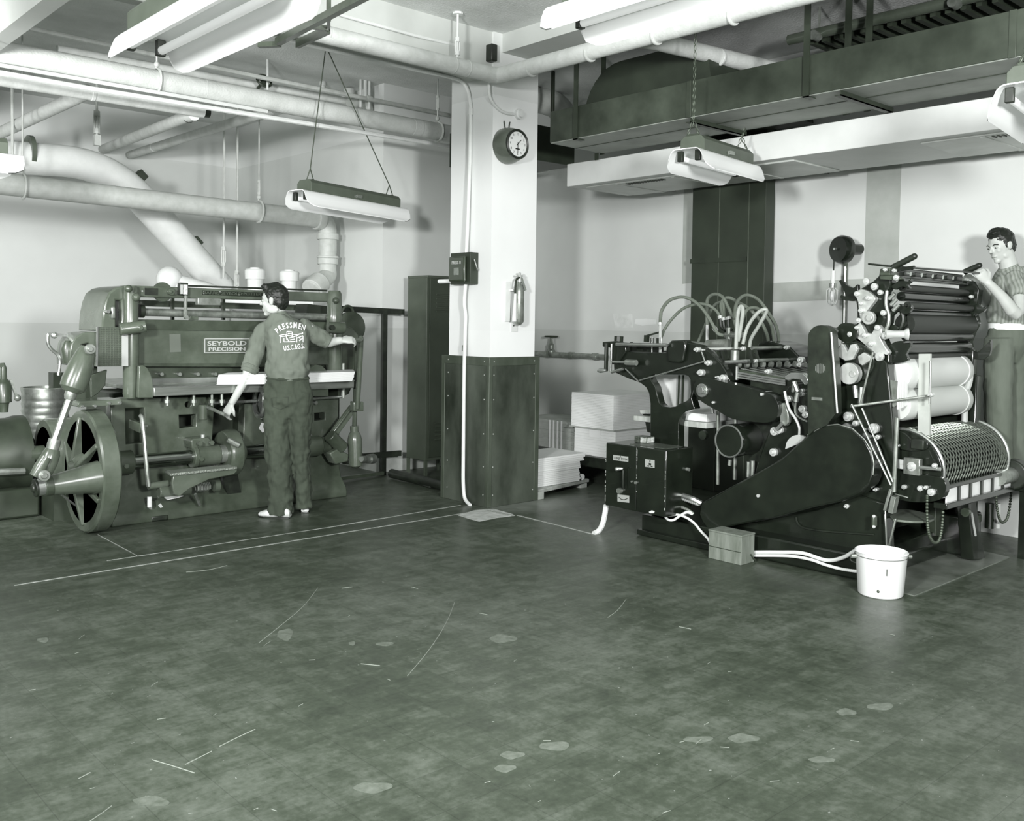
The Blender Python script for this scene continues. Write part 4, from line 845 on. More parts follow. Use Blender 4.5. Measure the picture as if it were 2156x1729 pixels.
obj('side_yoke', MB().lathe(P(749, 985, Y=6.9), P(746, 900, Y=6.9)-P(749, 985, Y=6.9), [(0, .025), (.02, .055), (.08, .06), (.24, .062), (.29, .05), (.31, .035), (.36, .035)], 18), M_GREY, cut)
obj('yoke_pin', ydisc(MB(), 757, 966, 6.86, 6, .03, 12), M_STEELD, cut)
obj('push_rod', MB().cyl(P(746, 905, Y=6.92), P(752, 712, Y=6.92), .02, n=10), M_GREYD, cut)
obj('clutch_handle', MB().tube(smooth_path([P(712, 714, Y=6.6), P(740, 716, Y=6.62), P(757, 718, Y=6.65), P(760, 724, Y=6.7), P(752, 860, Y=6.8)], 5), .021, 10), M_GREY, cut)
obj('handle_foot', ypl([(745, 846), (766, 846), (766, 866), (745, 866)], 6.8, .06), M_GREY, cut, bevel=.006)
obj('arch_right', ypl([(714, 720), (714, 690), (728, 687), (744, 692), (755, 705), (757, 722)], 7.1, .25), M_GREYD, cut, bevel=.01)
obj('right_column', ypl([(712, 715), (755, 720), (752, 790), (735, 830), (712, 840)], 7.15, .2), M_GREYD, cut, bevel=.01)
obj('mesh_guard', ypl([(648, 730), (690, 731), (690, 768), (648, 768)], 7.0, .01), MATS['guard_sheet'], cut)
obj('drive_gears', ypl([(648, 640), (690, 645), (690, 700), (640, 700)], 7.3, .2), M_DARK, cut)
obj('stay', MB().cyl(P(722, 838, Y=7.1), P(722, 765, Y=7.1), .02, n=8), M_STEELD, cut)
for x, y in ((429, 858), (662, 848), (650, 917), (660, 838)): obj('nut', ydisc(MB(), x, y, 7.1, 4, .03, 8), M_STEELD, cut)
# stack of cut paper on the table
pa = MB(); za = zt+.004
pt = [(P(464, 815, Y=6.80).x, 6.86), (P(556, 822, Y=6.74).x, 6.74), (P(742, 815, Y=6.72).x, 6.72), (P(748, 800, Y=7.0).x, 7.08), (P(475, 800, Y=7.1).x, 7.09)]
n = 16; hgt = P(660, 785, Y=6.74).z-za
for i in range(n):
    z0, z1 = za+hgt*i/n, za+hgt*(i+1)/n-.0008; s_ = (i/n)
    sh = [V((x+(.02*s_ if x > 4 else .008*s_)+random.uniform(-.003, .003), y+random.uniform(-.003, .003)-.012*s_, z0)) for x, y in pt]
    pa.plate(sh, (0, 0, z1-z0))
tag(obj('paper_stack', pa, M_PAPER), 'thick white stack of paper lying on the cutter table', 'paper')
# scraps of paper on the cutter base
for pts, lab in ((((346, 1048), (352, 1044), (378, 1042), (386, 1045), (372, 1049), (352, 1053)), 'torn white paper scrap on the cutter base below the treadle'), (((333, 1065), (338, 1061), (343, 1068), (338, 1070)), 'tiny white paper scrap on the cutter base left of the bigger torn one')):
    m_ = MB().plate([P(x, y, Z=.2) for x, y in pts], (0, 0, .004)); tag(obj('paper_scrap', m_, M_PAPER, flat=True), lab, 'paper scrap')
o = MB().plate([P(x, y, Y=7.1) for x, y in ((545, 902), (551, 890), (560, 891), (560, 908), (553, 911))], (0, .004, 0)); tag(obj('paper_tag', o, M_PAPER, flat=True), 'small pale tag stuck on the cutter body beside the pressman', 'tag')

# ------------------------------------------------------------------ things left of the cutter
c = P(95, 815, Y=8.6); R = px(45, c); zb_, zt_ = 0, c.z
pr = [(0, R), (.02, R+.008), (.04, R)]
k = 14
for i in range(k): z = .06+(zt_-.1)*i/k; pr += [(z, R), (z+.02, R+(.006 if i > 6 else .002)), (z+.04, R)]
pr += [(zt_-.01, R+.008), (zt_, R+.006), (zt_, R-.01), (zt_-.02, R-.012)]
ba = obj('ribbed_drum', MB().lathe((c.x, 8.6, 0), (0, 0, 1), pr, 36), M_STEELD); tag(ba, 'ribbed steel drum standing behind the cutter at far left', 'drum')
obj('drum_spout', MB().box((c.x+.05, 8.55, zt_-.02), (c.x+.17, 8.68, zt_+.12)), M_DARK, ba)
c = P(0, 920, Y=8.0); mo = thing('motor', 'dark round electric motor at the left edge of the photo', 'motor', (c.x, 8.0, 0))
R = .29; zc = .44
obj('motor_body', MB().lathe((c.x-.5, 8.0, zc), (1, 0, 0), [(0, R*.7), (.05, R), (.55, R), (.6, R+.015), (.66, R+.015), (.68, R*.8), (.72, R*.5)], 32), M_DARK, mo)
obj('motor_shaft', MB().lathe((c.x+.2, 8.0, zc), (1, 0, 0), [(0, .05), (.06, .05), (.08, .025), (.13, .02)], 12), M_STEEL, mo)
obj('motor_base', MB().box((c.x-.5, 7.7, 0), (c.x+.2, 8.3, .22)), M_DARK, mo, bevel=.02)
obj('rail', MB().cyl(P(-10, 995, Y=7.65), P(52, 992, Y=7.65), .025, n=8), M_STEELD, mo)
c = P(8, 850, Y=7.9); gp = thing('grease_pump', 'slim grey grease pump on top of the motor', 'pump', (c.x, 7.9, P(8, 868, Y=7.9).z))
zz = lambda y: P(8, y, Y=7.9).z
obj('pump_barrel', MB().lathe((c.x, 7.9, zz(868)), (0, 0, 1), [(0, .03), (.06, .035), (zz(848)-zz(868), .04), (zz(847)-zz(868), .055), (zz(810)-zz(868), .055), (zz(803)-zz(868), .04), (zz(797)-zz(868), .024), (zz(775)-zz(868), .022), (zz(764)-zz(868), .006)], 16), M_GREYD, gp)
obj('pump_lever', MB().bar(P(22, 800, Y=7.86), P(35, 836, Y=7.86), .03, .015).sph(P(37, 838, Y=7.86), .026, n=10), M_STEELD, gp)
obj('pump_head', MB().bar(P(-5, 770, Y=7.9), P(8, 768, Y=7.9), .03), M_GREYD, gp)

# ------------------------------------------------------------------ angle-iron stand and locker between cutter and column
rk = thing('angle_iron_stand', 'black angle-iron stand against the wall right of the cutter', 'stand', (5.3, 7.72, 0))
obj('top_rail', MB().bar(P(690, 649, Y=7.75), P(850, 657, Y=7.75), .03, .055), M_BLACKM, rk)
obj('upright', MB().box((P(808, 800, Y=7.75).x-.025, 7.73, 0), (P(808, 800, Y=7.75).x+.025, 7.77, 1.6)), M_BLACKM, rk)
obj('lower_rail', MB().bar(P(764, 961, Y=7.72), P(844, 954, Y=7.72), .025, .055), M_BLACKM, rk)
obj('foot_rail', MB().bar(P(712, 1008, Y=7.6), P(806, 996, Y=7.7), .04, .03), M_GREYD, rk)
gh = MB().lathe(P(738, 690, Y=7.6), (0, -1, 0), [(-.02, .15), (.02, .15), (.03, .13)], 28); tag(obj('round_guard', gh, M_GREYD), 'dark round guard behind the clutch handle of the cutter', 'guard')
dm = MB().tube(smooth_path([P(716, 690, Y=7.7), P(718, 660, Y=7.7), P(729, 645, Y=7.7), P(742, 652, Y=7.7), P(748, 690, Y=7.7)], 5), .014, 8); tag(obj('bent_rod', dm, M_GREYD), 'bent grey rod rising above the stand rail beside the cutter', 'rod')
tag(obj('roll_end', MB().cyl(P(725, 970, Y=7.4), P(776, 967, Y=7.6), .035, n=12).cyl(P(776, 967, Y=7.6), P(786, 966, Y=7.64), .048, n=12), M_STEELD), 'short steel roller end low beside the cutter yoke', 'roller')
# locker
lx0, lx1, ly0, ly1 = 5.602, 6.0, 7.375, 7.685; z0, z1 = P(855, 965, X=lx0).z, P(855, 577, X=lx0).z
z0 = .16; z1 = 1.95
lk = thing('locker', 'tall dark steel locker standing behind the column', 'locker', ((lx0+lx1)/2, (ly0+ly1)/2, 0))
lb = obj('locker_body', MB().box((lx0, ly0, z0), (lx1, ly1, z1)), M_LOCK, lk, bevel=.004)
for x in (lx0+.015, lx1-.015):
    for y in (ly0+.015, ly1-.015): obj('leg', MB().box((x-.014, y-.014, 0), (x+.014, y+.014, z0)), M_LOCK, lk)
dr_ = obj('door', MB().box((lx0+.03, ly0-.014, z0+.03), (lx1-.02, ly0-.001, z1-.03)), mat('locker_door', .24, .45, var=.03, scale=3), lk, bevel=.003)
for zc_ in (z1-.34, z0+.2):
    for i in range(5): obj('louver', MB().cbox((lx0+.2, ly0-.018, zc_+i*.04), (.2, .012, .012), Matrix.Rotation(.5, 3, 'X')), M_LOCK, dr_)
obj('cornice', MB().box((lx0-.004, ly0-.02, z1-.02), (lx1+.004, ly1, z1+.004)), M_LOCK, lk, bevel=.003)
fp = MB().tube(smooth_path([P(825, 997, Z=.05), P(850, 1003, Z=.05), P(900, 1014, Z=.05), P(960, 1030, Z=.05)], 4), .045, 12); tag(obj('floor_pipe', fp, M_BLACKM), 'black pipe lying on the floor in front of the locker', 'pipe')
tag(obj('floor_rod', MB().tube([P(872, 1016, Z=.012), P(905, 1026, Z=.012), P(930, 1026, Z=.012)], .012, 6), M_BLACKM), 'thin dark rod on the floor in front of the black pipe', 'rod')
# ------------------------------------------------------------------ offset press
def xpl(pts, X, d, holes=(), mb=None):
    return (mb or MB()).plate([P(x, y, X=X) for x, y in pts], (d, 0, 0), [[P(x, y, X=X) for x, y in h] for h in holes])
def curve2(pts, k=4):
    q = smooth_path([V((x, y, 0)) for x, y in pts], k); return [(p.x, p.y) for p in q]
pr = thing('printing_press', 'black sheet-fed offset printing press with feeder, rollers and delivery', 'printing press', (6.0, 3.5, 0))
N_ = [0]
def xdisc(mb, x, y, X, r_px, l, n=16):
    c = P(x, y, X=X); return mb.cyl(c, c-V((l, 0, 0)), px(r_px, c), n=n)
def knob(x, y, r, X=5.45, l=.05, m=None, par=None, name='knob'):
    mb = xdisc(MB(), x, y, X, r, l*.6); c = P(x, y, X=X); mb.cyl(c-V((l*.6, 0, 0)), c-V((l, 0, 0)), px(r*.55, c), n=12)
    return obj(name, mb, m or M_CHROME, par or pr, bevel=.002)
def xrod(a, b, X, r, m=None, name='rod', par=None, X2=None):
    return obj(name, MB().cyl(P(*a, X=X), P(*b, X=X if X2 is None else X2), r, n=10), m or M_STEEL, par or pr)
XF = 5.48
# floor: drip plate, plinths, base casting
tag(obj('drip_plate', MB().plate([P(1392, 1103, Z=0), P(1925, 1256, Z=0), P(2126, 1175, Z=0), P(1640, 1060, Z=0)], (0, 0, .006)), mat('drip_plate_metal', .46, .28, .15, var=.1, scale=4, detail=7), flat=True), 'thin metal drip plate on the floor under the press', 'drip plate')
a, b = P(1352, 1128, Z=.006), P(1492, 1161, Z=.006)
obj('feeder_plinth', MB().box((a.x, 3.75, .006), (6.55, 4.42, .045)).box((a.x+.03, 3.8, .04), (6.5, 4.40, .15)), M_BLACK, pr, bevel=.006)
obj('base_casting', MB().plate([V((5.33, y, z)) for y, z in ((2.72, .006), (4.0, .006), (4.0, .10), (3.9, .16), (2.78, .16), (2.72, .1))], (1.2, 0, 0)), M_BLACK, pr, bevel=.012)
obj('base_panel', xpl([(1478, 1085), (1590, 1098), (1720, 1072), (1808, 1042), (1862, 1060), (1868, 1165), (1852, 1178), (1700, 1160), (1590, 1140), (1500, 1118)], 5.46, .10), M_BLACK, pr, bevel=.01)
rb_ = MB().tube(smooth_path([P(x, y, X=5.452) for x, y in ((1676, 1088), (1677, 1096), (1682, 1105), (1695, 1112), (1730, 1118), (1780, 1122), (1840, 1126))], 4), .006, 6); obj('panel_bead', rb_, M_BLACKM, pr)
# near frame of the feeder with its window
outer = [(1291, 751), (1311, 740), (1402, 743), (1403, 727), (1414, 717), (1441, 716), (1446, 721), (1474, 727), (1494, 741), (1518, 765), (1530, 785), (1537, 803), (1480, 806), (1464, 812), (1456, 838), (1461, 855), (1463, 861), (1444, 866), (1434, 874), (1429, 892), (1429, 1000), (1440, 1082), (1372, 1080), (1369, 934), (1369, 850), (1366, 828), (1360, 816), (1347, 806), (1320, 796), (1293, 784)]
hole = [(1367, 791.6), (1378, 788.5), (1440, 789), (1449, 792), (1453, 799), (1454, 827), (1452, 837), (1446, 844), (1431, 850), (1422, 856), (1410, 858), (1396, 856), (1388, 848), (1384, 832), (1380, 815), (1372, 802)]
ff = obj('feeder_frame', xpl(outer, XF, .07, [hole]), M_BLACK, pr, bevel=.006)
ff2 = obj('far_post', MB().box((6.46, 4.05, .15), (6.54, 4.2, 1.25)), M_BLACK, pr, bevel=.006)
obj('cross_beam', MB().box((5.5, 4.02, .98), (6.5, 4.1, 1.12)), M_BLACK, pr); obj('cross_beam', MB().box((5.5, 4.86, 1.2), (6.5, 4.92, 1.3)), M_BLACK, pr)
# window backing rail and chain seen through the frame
xrod((1426, 788), (1424, 858), 6.0, .03, M_WOOD, 'pile_guide')
for x0, x1 in ((1430, 1424), (1439, 1432)): obj('lift_chain', MB().tube([P(x0, 790, X=5.75), P(x1, 990, X=5.75)], .008, 6), M_CHAIN, pr)
# slanted drive guard with pulley
g1 = obj('feeder_drive_guard', xpl(curve2([(1466, 800), (1478, 796), (1500, 798), (1530, 806), (1575, 816), (1619, 829), (1634, 842), (1640, 860), (1634, 880), (1616, 890), (1580, 888), (1541, 882), (1512, 866), (1480, 848), (1462, 830), (1460, 814)], 3)+[], XF-.10, .10), M_BLACK, pr, bevel=.014)
pu = obj('pulley', xdisc(xdisc(MB(), 1480.5, 822, XF-.10, 14.5, .02, 28), 1479, 822, XF-.12, 8, .025, 20), M_STEEL, pr, bevel=.004)
for x, y, r in ((1473, 736, 5.5), (1496, 764, 6), (1480.5, 784.5, 7), (1527, 796, 7.5), (1484, 737, 2), (1522, 846, 5), (1517, 794, 3), (1624, 829, 6), (1622, 782, 5)): knob(x, y, r, XF, .06 if y < 800 else .12)
for a, b in (((1347, 801), (1484, 761)), ((1477, 741), (1484, 761)), ((1344, 803), (1317, 777))): xrod(a, b, XF-.02, .006)
# crank and adjusting screws at the feeder's end
ck_ = obj('crank_arm', MB().bar(P(1277, 722, X=5.44), P(1276, 782, X=5.44), .03, .02), M_BLACKM, pr, bevel=.005); obj('crank_handle', MB().lathe(P(1276, 780, X=5.42), P(1258, 781, X=5.40)-P(1276, 780, X=5.42), [(0, .01), (.02, .015), (.05, .018), (.07, .012)], 12), M_STEEL, pr)
xrod((1288, 724), (1286, 783), 5.43, .008, M_STEEL, 'screw'); xrod((1290, 762), (1322, 763), 5.42, .009, M_STEEL, 'screw'); xrod((1288, 784), (1311, 777), 5.42, .011, M_STEEL, 'screw')
obj('screw_nut', MB().cyl(P(1318, 763, X=5.42), P(1340, 764, X=5.42), .022, n=8), M_STEELD, pr)
obj('crank_bracket', xpl([(1268, 720), (1296, 718), (1316, 722), (1318, 740), (1300, 768), (1292, 760), (1284, 732), (1268, 730)], 5.46, .05), M_BLACK, pr, bevel=.006)
xrod((1298, 725), (1404, 727), 5.42, .014, M_STEEL, 'feeder_rail'); obj('rail_knob', MB().cyl(P(1303, 708, X=5.5), P(1302, 726, X=5.5), .035, n=10), M_BLACKM, pr)
for x in (1330, 1352, 1373, 1385): obj('side_gauge', MB().cyl(P(x, 742, X=5.62), P(x, 712+random.randint(0, 12), X=5.62), .012, n=6).cbox(P(x, 735, X=5.62), (.06, .06, .04)), M_BLACKM, pr)
obj('gauge_lever', MB().bar(P(1362, 707, X=5.6), P(1392, 699, X=5.6), .012).bar(P(1362, 706, X=5.6), P(1361, 720, X=5.6), .03), M_BLACKM, pr)
for x in (1373, 1392): xrod((x, 710), (x-.5, 742), 5.58, .006)
obj('suction_pipe', MB().cyl(P(1390.5, 683, X=5.6), P(1390, 744, X=5.6), .011, n=8), M_CHROME, pr); obj('suction_pipe', MB().cyl(P(1489, 684, X=5.9), P(1488.5, 735, X=5.9), .011, n=8), M_CHROME, pr)
# blower manifold, hoses
mf = obj('air_manifold', MB().cyl(P(1490, 727, X=5.7), P(1533, 725, X=5.7), .04, n=14).cyl(P(1528, 706, X=5.8), P(1566, 706, X=5.8), .022, n=10).cyl(P(1534, 725, X=5.8), P(1535, 690, X=5.8), .022, n=10), M_STEELD, pr)
for x0, y0, x1, y1 in ((1517, 668, 1524, 692), (1524, 672, 1530, 694), (1534, 670, 1537, 692)):
    obj('hose_nozzle', MB().tube(smooth_path([P(x0, y0, X=5.8), P((x0+x1)/2-1, y1-4, X=5.8), P(x1+4, y1+4, X=5.8)], 4), .014, 8), M_BLACKM, mf)
    obj('ferrule', MB().cyl(P(x0-1, y0-3, X=5.8), P(x0+.5, y0+3, X=5.8), .018, n=10), M_CHROME, mf)
M_HOSE = mat('rubber_hose', .40, .45, var=.04, scale=12); M_HOSEL = mat('pale_hose', .62, .5, var=.04, scale=12)
H = [(5.62, 5.78, .0125, M_HOSE, [(1390, 682), (1391, 665), (1394, 652), (1409, 633), (1434, 625.5), (1456, 631), (1476, 647), (1492, 669), (1505, 692), (1512, 703), (1524, 706)]),
     (5.66, 5.8, .011, M_HOSE, [(1388, 722), (1400, 692), (1418, 668), (1440, 649), (1467, 640.5), (1489, 642), (1507, 653.5), (1517, 668)]),
     (5.95, 5.85, .0125, M_HOSE, [(1489, 684), (1488, 650), (1491, 628), (1505, 619.5), (1521, 625), (1532, 645), (1546, 675), (1552, 700)]),
     (6.0, 5.8, .0115, M_HOSE, [(1470, 720), (1484, 688), (1496, 656), (1508, 640), (1521, 638), (1524, 655), (1526, 672)]),
     (5.8, 6.2, .0125, M_HOSE, [(1524, 672), (1518, 645), (1524, 630), (1537, 627.5), (1556, 638), (1578, 651), (1601, 676), (1615, 705), (1618, 726)]),
     (5.8, 6.3, .0125, M_HOSE, [(1547, 672), (1549, 645), (1558, 628), (1574, 621.5), (1596, 631), (1616, 656), (1634, 687), (1641, 724)]),
     (5.6, 5.62, .0135, M_HOSEL, [(1549.5, 735), (1552, 680), (1555, 654), (1560, 645), (1564, 653), (1560, 687), (1554, 718)]),
     (5.6, 5.7, .0125, M_HOSEL, [(1564, 725), (1574, 689), (1594, 660), (1610, 651), (1613, 658), (1597, 687), (1582, 712), (1578, 730)]),
     (5.9, 6.2, .0125, M_HOSE, [(1562, 678), (1572, 653), (1590, 648), (1605, 658), (1623, 682), (1630, 718)])]
for X0, X1, r, m, pts in H:
    n = len(pts); path = [P(x, y, X=X0+(X1-X0)*i/(n-1)) for i, (x, y) in enumerate(pts)]
    obj('air_hose', MB().tube(smooth_path(path, 4), r, 8), m, pr)
obj('hose_ferrule', MB().cyl(P(1390, 679, X=5.62), P(1390.3, 686, X=5.62), .018, n=10), M_CHROME, pr); obj('hose_ferrule', MB().cyl(P(1503, 689, X=5.76), P(1508, 697, X=5.77), .018, n=10), M_CHROME, pr)
# feeder head far side and its rods
obj('feeder_head', xpl([(1598, 722), (1618, 718), (1662, 730), (1682, 750), (1684, 766), (1600, 768), (1586, 745)], 6.1, .3), M_BLACK, pr, bevel=.01)
obj('head_cover', xpl([(1404, 728), (1412, 717), (1440, 716), (1444, 728), (1438, 760), (1430, 765), (1406, 762)], XF-.03, .03), M_BLACK, pr, bevel=.01)
xrod((1440, 722), (1500, 729), 5.7, .02, M_STEELD, 'feeder_shaft'); xrod((1474, 735), (1568, 734), 5.5, .013, M_STEEL, 'feeder_shaft', X2=5.7); xrod((1525, 763), (1594, 760), 5.5, .013, M_STEEL, 'feeder_shaft', X2=5.7)
xrod((1583, 733.5), (1661, 732.5), 5.75, .013, M_STEELD, 'feeder_shaft', X2=6.2); xrod((1598, 759), (1674, 757), 5.75, .013, M_STEELD, 'feeder_shaft', X2=6.2)
for x, y in ((1568, 734), (1592, 760), (1660, 732)): knob(x, y, 4.5, 5.68, .05)
obj('air_cylinder', MB().cyl(P(1548, 738, X=5.62), P(1547, 760, X=5.62), .03, n=12), M_STEELD, pr)
for x, y0, y1 in ((1516, 735, 762), (1527, 738, 756), (1578, 738, 764), (1590, 735, 756)): obj('bracket', MB().bar(P(x, y0, X=5.6), P(x+6, y1, X=5.6), .02, .012), M_BLACKM, pr)
for x in range(1552, 1690, 17): obj('roller_wheel', MB().cyl(P(x, 768+(x-1552)*-.02, X=5.6+(x-1552)*.004), P(x+7, 768, X=5.62+(x-1552)*.004), .022, n=10), M_STEELD, pr)
# feed board with tapes
fb_ = obj('feed_board', MB().plate([P(1553, 778, X=5.55), P(1556, 795, X=5.55), P(1652, 812, X=5.55), P(1654, 796, X=5.55)], (.9, 0, 0)), M_GREYD, pr)
for k in range(8):
    x = 5.58+k*.105; a, b = P(1556, 780, X=5.55), P(1652, 799, X=5.55); d_ = V((x-5.55, 0, .012)); obj('feed_tape', MB().bar(a+d_, b+d_, .022, .006), M_STEEL, pr)
for k in range(3): a, b = P(1552, 784+k*5, X=5.53), P(1654, 801+k*4.5, X=5.53); obj('side_rail', MB().bar(a, b, .012, .012), M_STEEL, pr)
obj('tape_shaft', MB().cyl(P(1552, 772, X=5.53), P(1551, 800, X=5.53), .012, n=8), M_STEEL, pr)
obj('register_bracket', xpl([(1652, 792), (1664, 785), (1690, 786), (1702, 796), (1702, 808), (1694, 812), (1686, 800), (1668, 798), (1660, 802), (1652, 800)], 5.4, .05), M_STEEL, pr, bevel=.006)
obj('register_link', MB().bar(P(1673, 802, X=5.42), P(1671, 826, X=5.42), .03, .02), M_STEEL, pr, bevel=.004)
# pile board under the feeder
pb = obj('pile_board', MB().box((5.55, 4.05, .78), (6.45, 4.72, .82)), M_WOOD, pr, bevel=.004); 
tag(obj('sheet_pile', MB().box((5.6, 4.08, .822), (6.4, 4.47, .875)), M_PAPER), 'low white pile of sheets on the press feeder pile board', 'paper')
tag(obj('sheet_pile', MB().box((5.78, 4.50, .822), (6.4, 4.70, 1.2)), M_PAPER), 'tall white block of sheets added to keep the feeder opening bright', 'paper')  # added white block so the feeder opening looks lit inside
obj('pile_caster', xdisc(MB(), 1484, 916, 5.5, 9.5, .03, 20), M_BLACKM, pr); obj('pile_post', MB().cyl(P(1512, 866, X=5.6), P(1511, 1020, X=5.6), .012, n=8), M_STEELD, pr); obj('pile_post', MB().cyl(P(1549, 880, X=5.7), P(1547, 1010, X=5.7), .014, n=8), M_STEELD, pr)
obj('pile_lever', xpl([(1346, 864), (1370, 862), (1370, 870), (1348, 872)], 5.6, .08), M_WOOD, pr, bevel=.005); obj('lever_bracket', xpl([(1352, 872), (1370, 872), (1370, 912), (1362, 910), (1358, 890)], 5.62, .04), M_BLACKM, pr, bevel=.006)
# vacuum drum
c = P(1534, 929, X=5.32); R = px(34.5, c); obj('vacuum_drum', MB().lathe(c, (1, 0, 0), [(0, R*.93), (0, R), (.012, R+.003), (.09, R+.003), (.1, R), (.32, R), (.33, R*.96), (.55, R*.9)], 36), M_BLACK, pr); obj('drum_head', MB().lathe(c+V((.012, 0, 0)), (1, 0, 0), [(0, R*.94), (.004, R*.94)], 32), mat('drum_head', .27, .3, .3), pr)
obj('drum_rim', MB().tube([c+V((0, math.cos(t)*R*.97, math.sin(t)*R*.97)) for t in [2*PI*i/32 for i in range(32)]], .006, 6, cyc=True), M_STEEL, pr)
# near main side frame
obj('main_frame', xpl([(1640, 842), (1662, 812), (1705, 802), (1760, 735), (1800, 705), (1868, 765), (1872, 800), (1880, 890), (1884, 1000), (1870, 1080), (1780, 1085), (1560, 1095), (1600, 960), (1620, 905)], XF, .08), M_BLACK, pr, bevel=.008)
obj('main_frame', MB().box((6.52, 2.6, .16), (6.6, 4.0, 1.2)), M_BLACK, pr, bevel=.008)
# knobs, dials, levers over the near frame
for x, y, r in ((1618, 831, 3), (1692, 822, 4), (1690, 758, 7), (1688, 768, 5), (1634, 908, 9), (1632, 952, 8.5), (1664, 840, 7), (1693, 861, 8), (1700, 873, 7), (1789, 877, 10), (1805, 891, 6), (1843, 902, 11), (1852, 920, 5), (1822, 905, 4), (1760, 820, 6), (1848, 1030, 4), (1787, 1065, 5), (1597, 1043, 3.5), (1644, 905, 8), (1690, 830, 5), (1660, 875, 6)):
    knob(x, y, r, XF-(.1 if 1587 < x < 1600 else 0), .05)
obj('link_plate', xpl([(1640, 850), (1652, 848), (1660, 870), (1660, 890), (1652, 898), (1642, 890)], 5.42, .04), M_STEELD, pr, bevel=.006); obj('link_rod', MB().bar(P(1650, 890, X=5.42), P(1636, 905, X=5.42), .025, .02), M_STEEL, pr)
obj('pressure_lever', MB().tube(smooth_path([P(x, y, X=5.40) for x, y in ((1652, 824), (1655, 838), (1662, 862), (1675, 882), (1683, 900), (1683, 916))], 4), .009, 8), M_CHROME, pr)
obj('oil_tube', MB().tube(smooth_path([P(x, y, X=5.42) for x, y in ((1676, 845), (1674, 868), (1684, 880), (1700, 888))], 4), .006, 6), M_STEELD, pr)
obj('crescent_cover', xpl(curve2([(1653, 946), (1657, 930), (1668, 919), (1683, 916), (1694, 922), (1680, 935)], 3), 5.37, .02), M_CHROME, pr)
for x0, y0, x1, y1 in ((1672, 805, 1680, 825), (1680, 826, 1676, 846), (1800, 812, 1803, 838), (1814, 815, 1812, 850)): obj('grease_fitting', MB().cyl(P(x0, y0, X=5.4), P(x1, y1, X=5.4), .016, n=8), M_STEEL, pr)
# big belt guard
bg = [(1475, 1060), (1530, 1030), (1590, 997), (1644, 966), (1696, 920), (1715, 903), (1735, 896), (1764, 893), (1795, 902), (1821, 926), (1835, 950), (1840, 977), (1838, 1000), (1829, 1022), (1808, 1040), (1764, 1058.5), (1712, 1069), (1640, 1089), (1560, 1104), (1500, 1117), (1489, 1115), (1478, 1100), (1471, 1084)]
obj('belt_guard', xpl(bg, 5.30, .13), M_BLACK, pr, bevel=.012)
obj('guard_highlight', MB().tube([P(x, y, X=5.302) for x, y in ((1700, 916), (1735, 896.5), (1764, 893.5), (1795, 902.5), (1821, 926.5), (1835, 950), (1840, 977), (1838, 1000))], .004, 6), M_STEELD, pr)  # highlight on the guard's thick edge, drawn as a thin pale tube
obj('guard_screw', xdisc(MB(), 1597, 1044, 5.30, 3.6, .008), M_CHROME, pr)
# tall upright chain guard
tg = curve2([(1701, 918), (1700, 800), (1701, 715), (1705, 698), (1715, 688), (1728, 685), (1741, 688), (1749, 698), (1752, 715), (1758, 800), (1760, 870)], 3)+[(1740, 896), (1716, 904)]
t_ = obj('chain_guard', xpl(tg, 5.28, .07), mat('guard_worn', .14, .4, var=.06, scale=7, detail=8), pr, bevel=.006)
vents = MB()
for i in range(-3, 4):
    h = math.sqrt(12-i*i)*3.; vents.bar(P(1727+i*3.2, 776-h, X=5.278), P(1727+i*3.2, 776+h, X=5.278), .005, .004)
obj('vent_slots', vents, M_STEELD, t_, flat=True); c = P(1720, 840, X=5.278); obj('maker_mark', MB().cbox(c, (.004, .07, .018)), M_STEELD, t_)
xrod((1750, 700), (1763, 870), 5.26, .006, M_CHROME, 'guard_light_line')  # light line on the guard's side edge, put in as a bright rod
# inking unit: frame, brackets, discs
uf = [(1852, 566), (1874, 564), (1877, 590), (1874, 604), (1866, 616), (1870, 640), (1874, 657), (1872, 680), (1857, 701), (1866, 724), (1873, 745), (1872, 800), (1880, 900), (1800, 900), (1806, 740), (1786, 707), (1790, 692), (1804, 682), (1804, 650), (1799, 618), (1812, 608), (1838, 592), (1850, 581)]
XU = 5.52
obj('inker_frame', xpl(uf, XU, .07), M_BLACK, pr, bevel=.008)
M_LG = mat('light_machined', .74, .3, .4, var=.08, scale=12)
obj('roller_bracket', xpl(curve2([(1798, 616), (1812, 609), (1828, 614), (1842, 626), (1841, 634), (1830, 648), (1822, 660), (1818, 674), (1812, 676), (1808, 655), (1806, 636)], 2), XU-.04, .04), M_LG, pr, bevel=.005)
obj('star_bracket', xpl([(1786, 702), (1789, 693), (1803, 687), (1810, 678), (1815, 686), (1822, 700), (1834, 703), (1844, 688), (1850, 684), (1856, 692), (1857, 702), (1853, 710), (1862, 728), (1872, 742), (1868, 748), (1854, 744), (1843, 748), (1828, 735), (1812, 722), (1796, 716), (1788, 712)], XU-.04, .04), M_LG, pr, bevel=.005)
obj('top_bracket', xpl([(1852, 581), (1884, 580), (1896, 584), (1896, 588), (1884, 590), (1852, 588)], XU-.05, .05), M_GREYD, pr, bevel=.005)
obj('end_block', xpl([(1852, 568), (1862, 563), (1874, 564), (1874, 580), (1852, 581)], XU-.02, .1), M_GREYD, pr, bevel=.006)
for x, y, r in ((1843, 604, 7.5), (1855.5, 616, 5.5), (1862, 659, 6), (1830, 628, 5.5), (1815, 639, 4), (1815, 654, 5.5), (1810, 675, 5.5), (1823, 706, 5.5), (1836, 724, 5.5), (1854, 751, 9.5), (1826, 593, 7.5), (1806, 690, 4), (1866, 707, 8), (1792, 704, 5.5), (1889, 585, 6), (1806, 619, 5.5), (1866, 568, 4), (1850, 690, 6), (1885, 570, 4)):
    knob(x, y, r, XU-.04, .035)
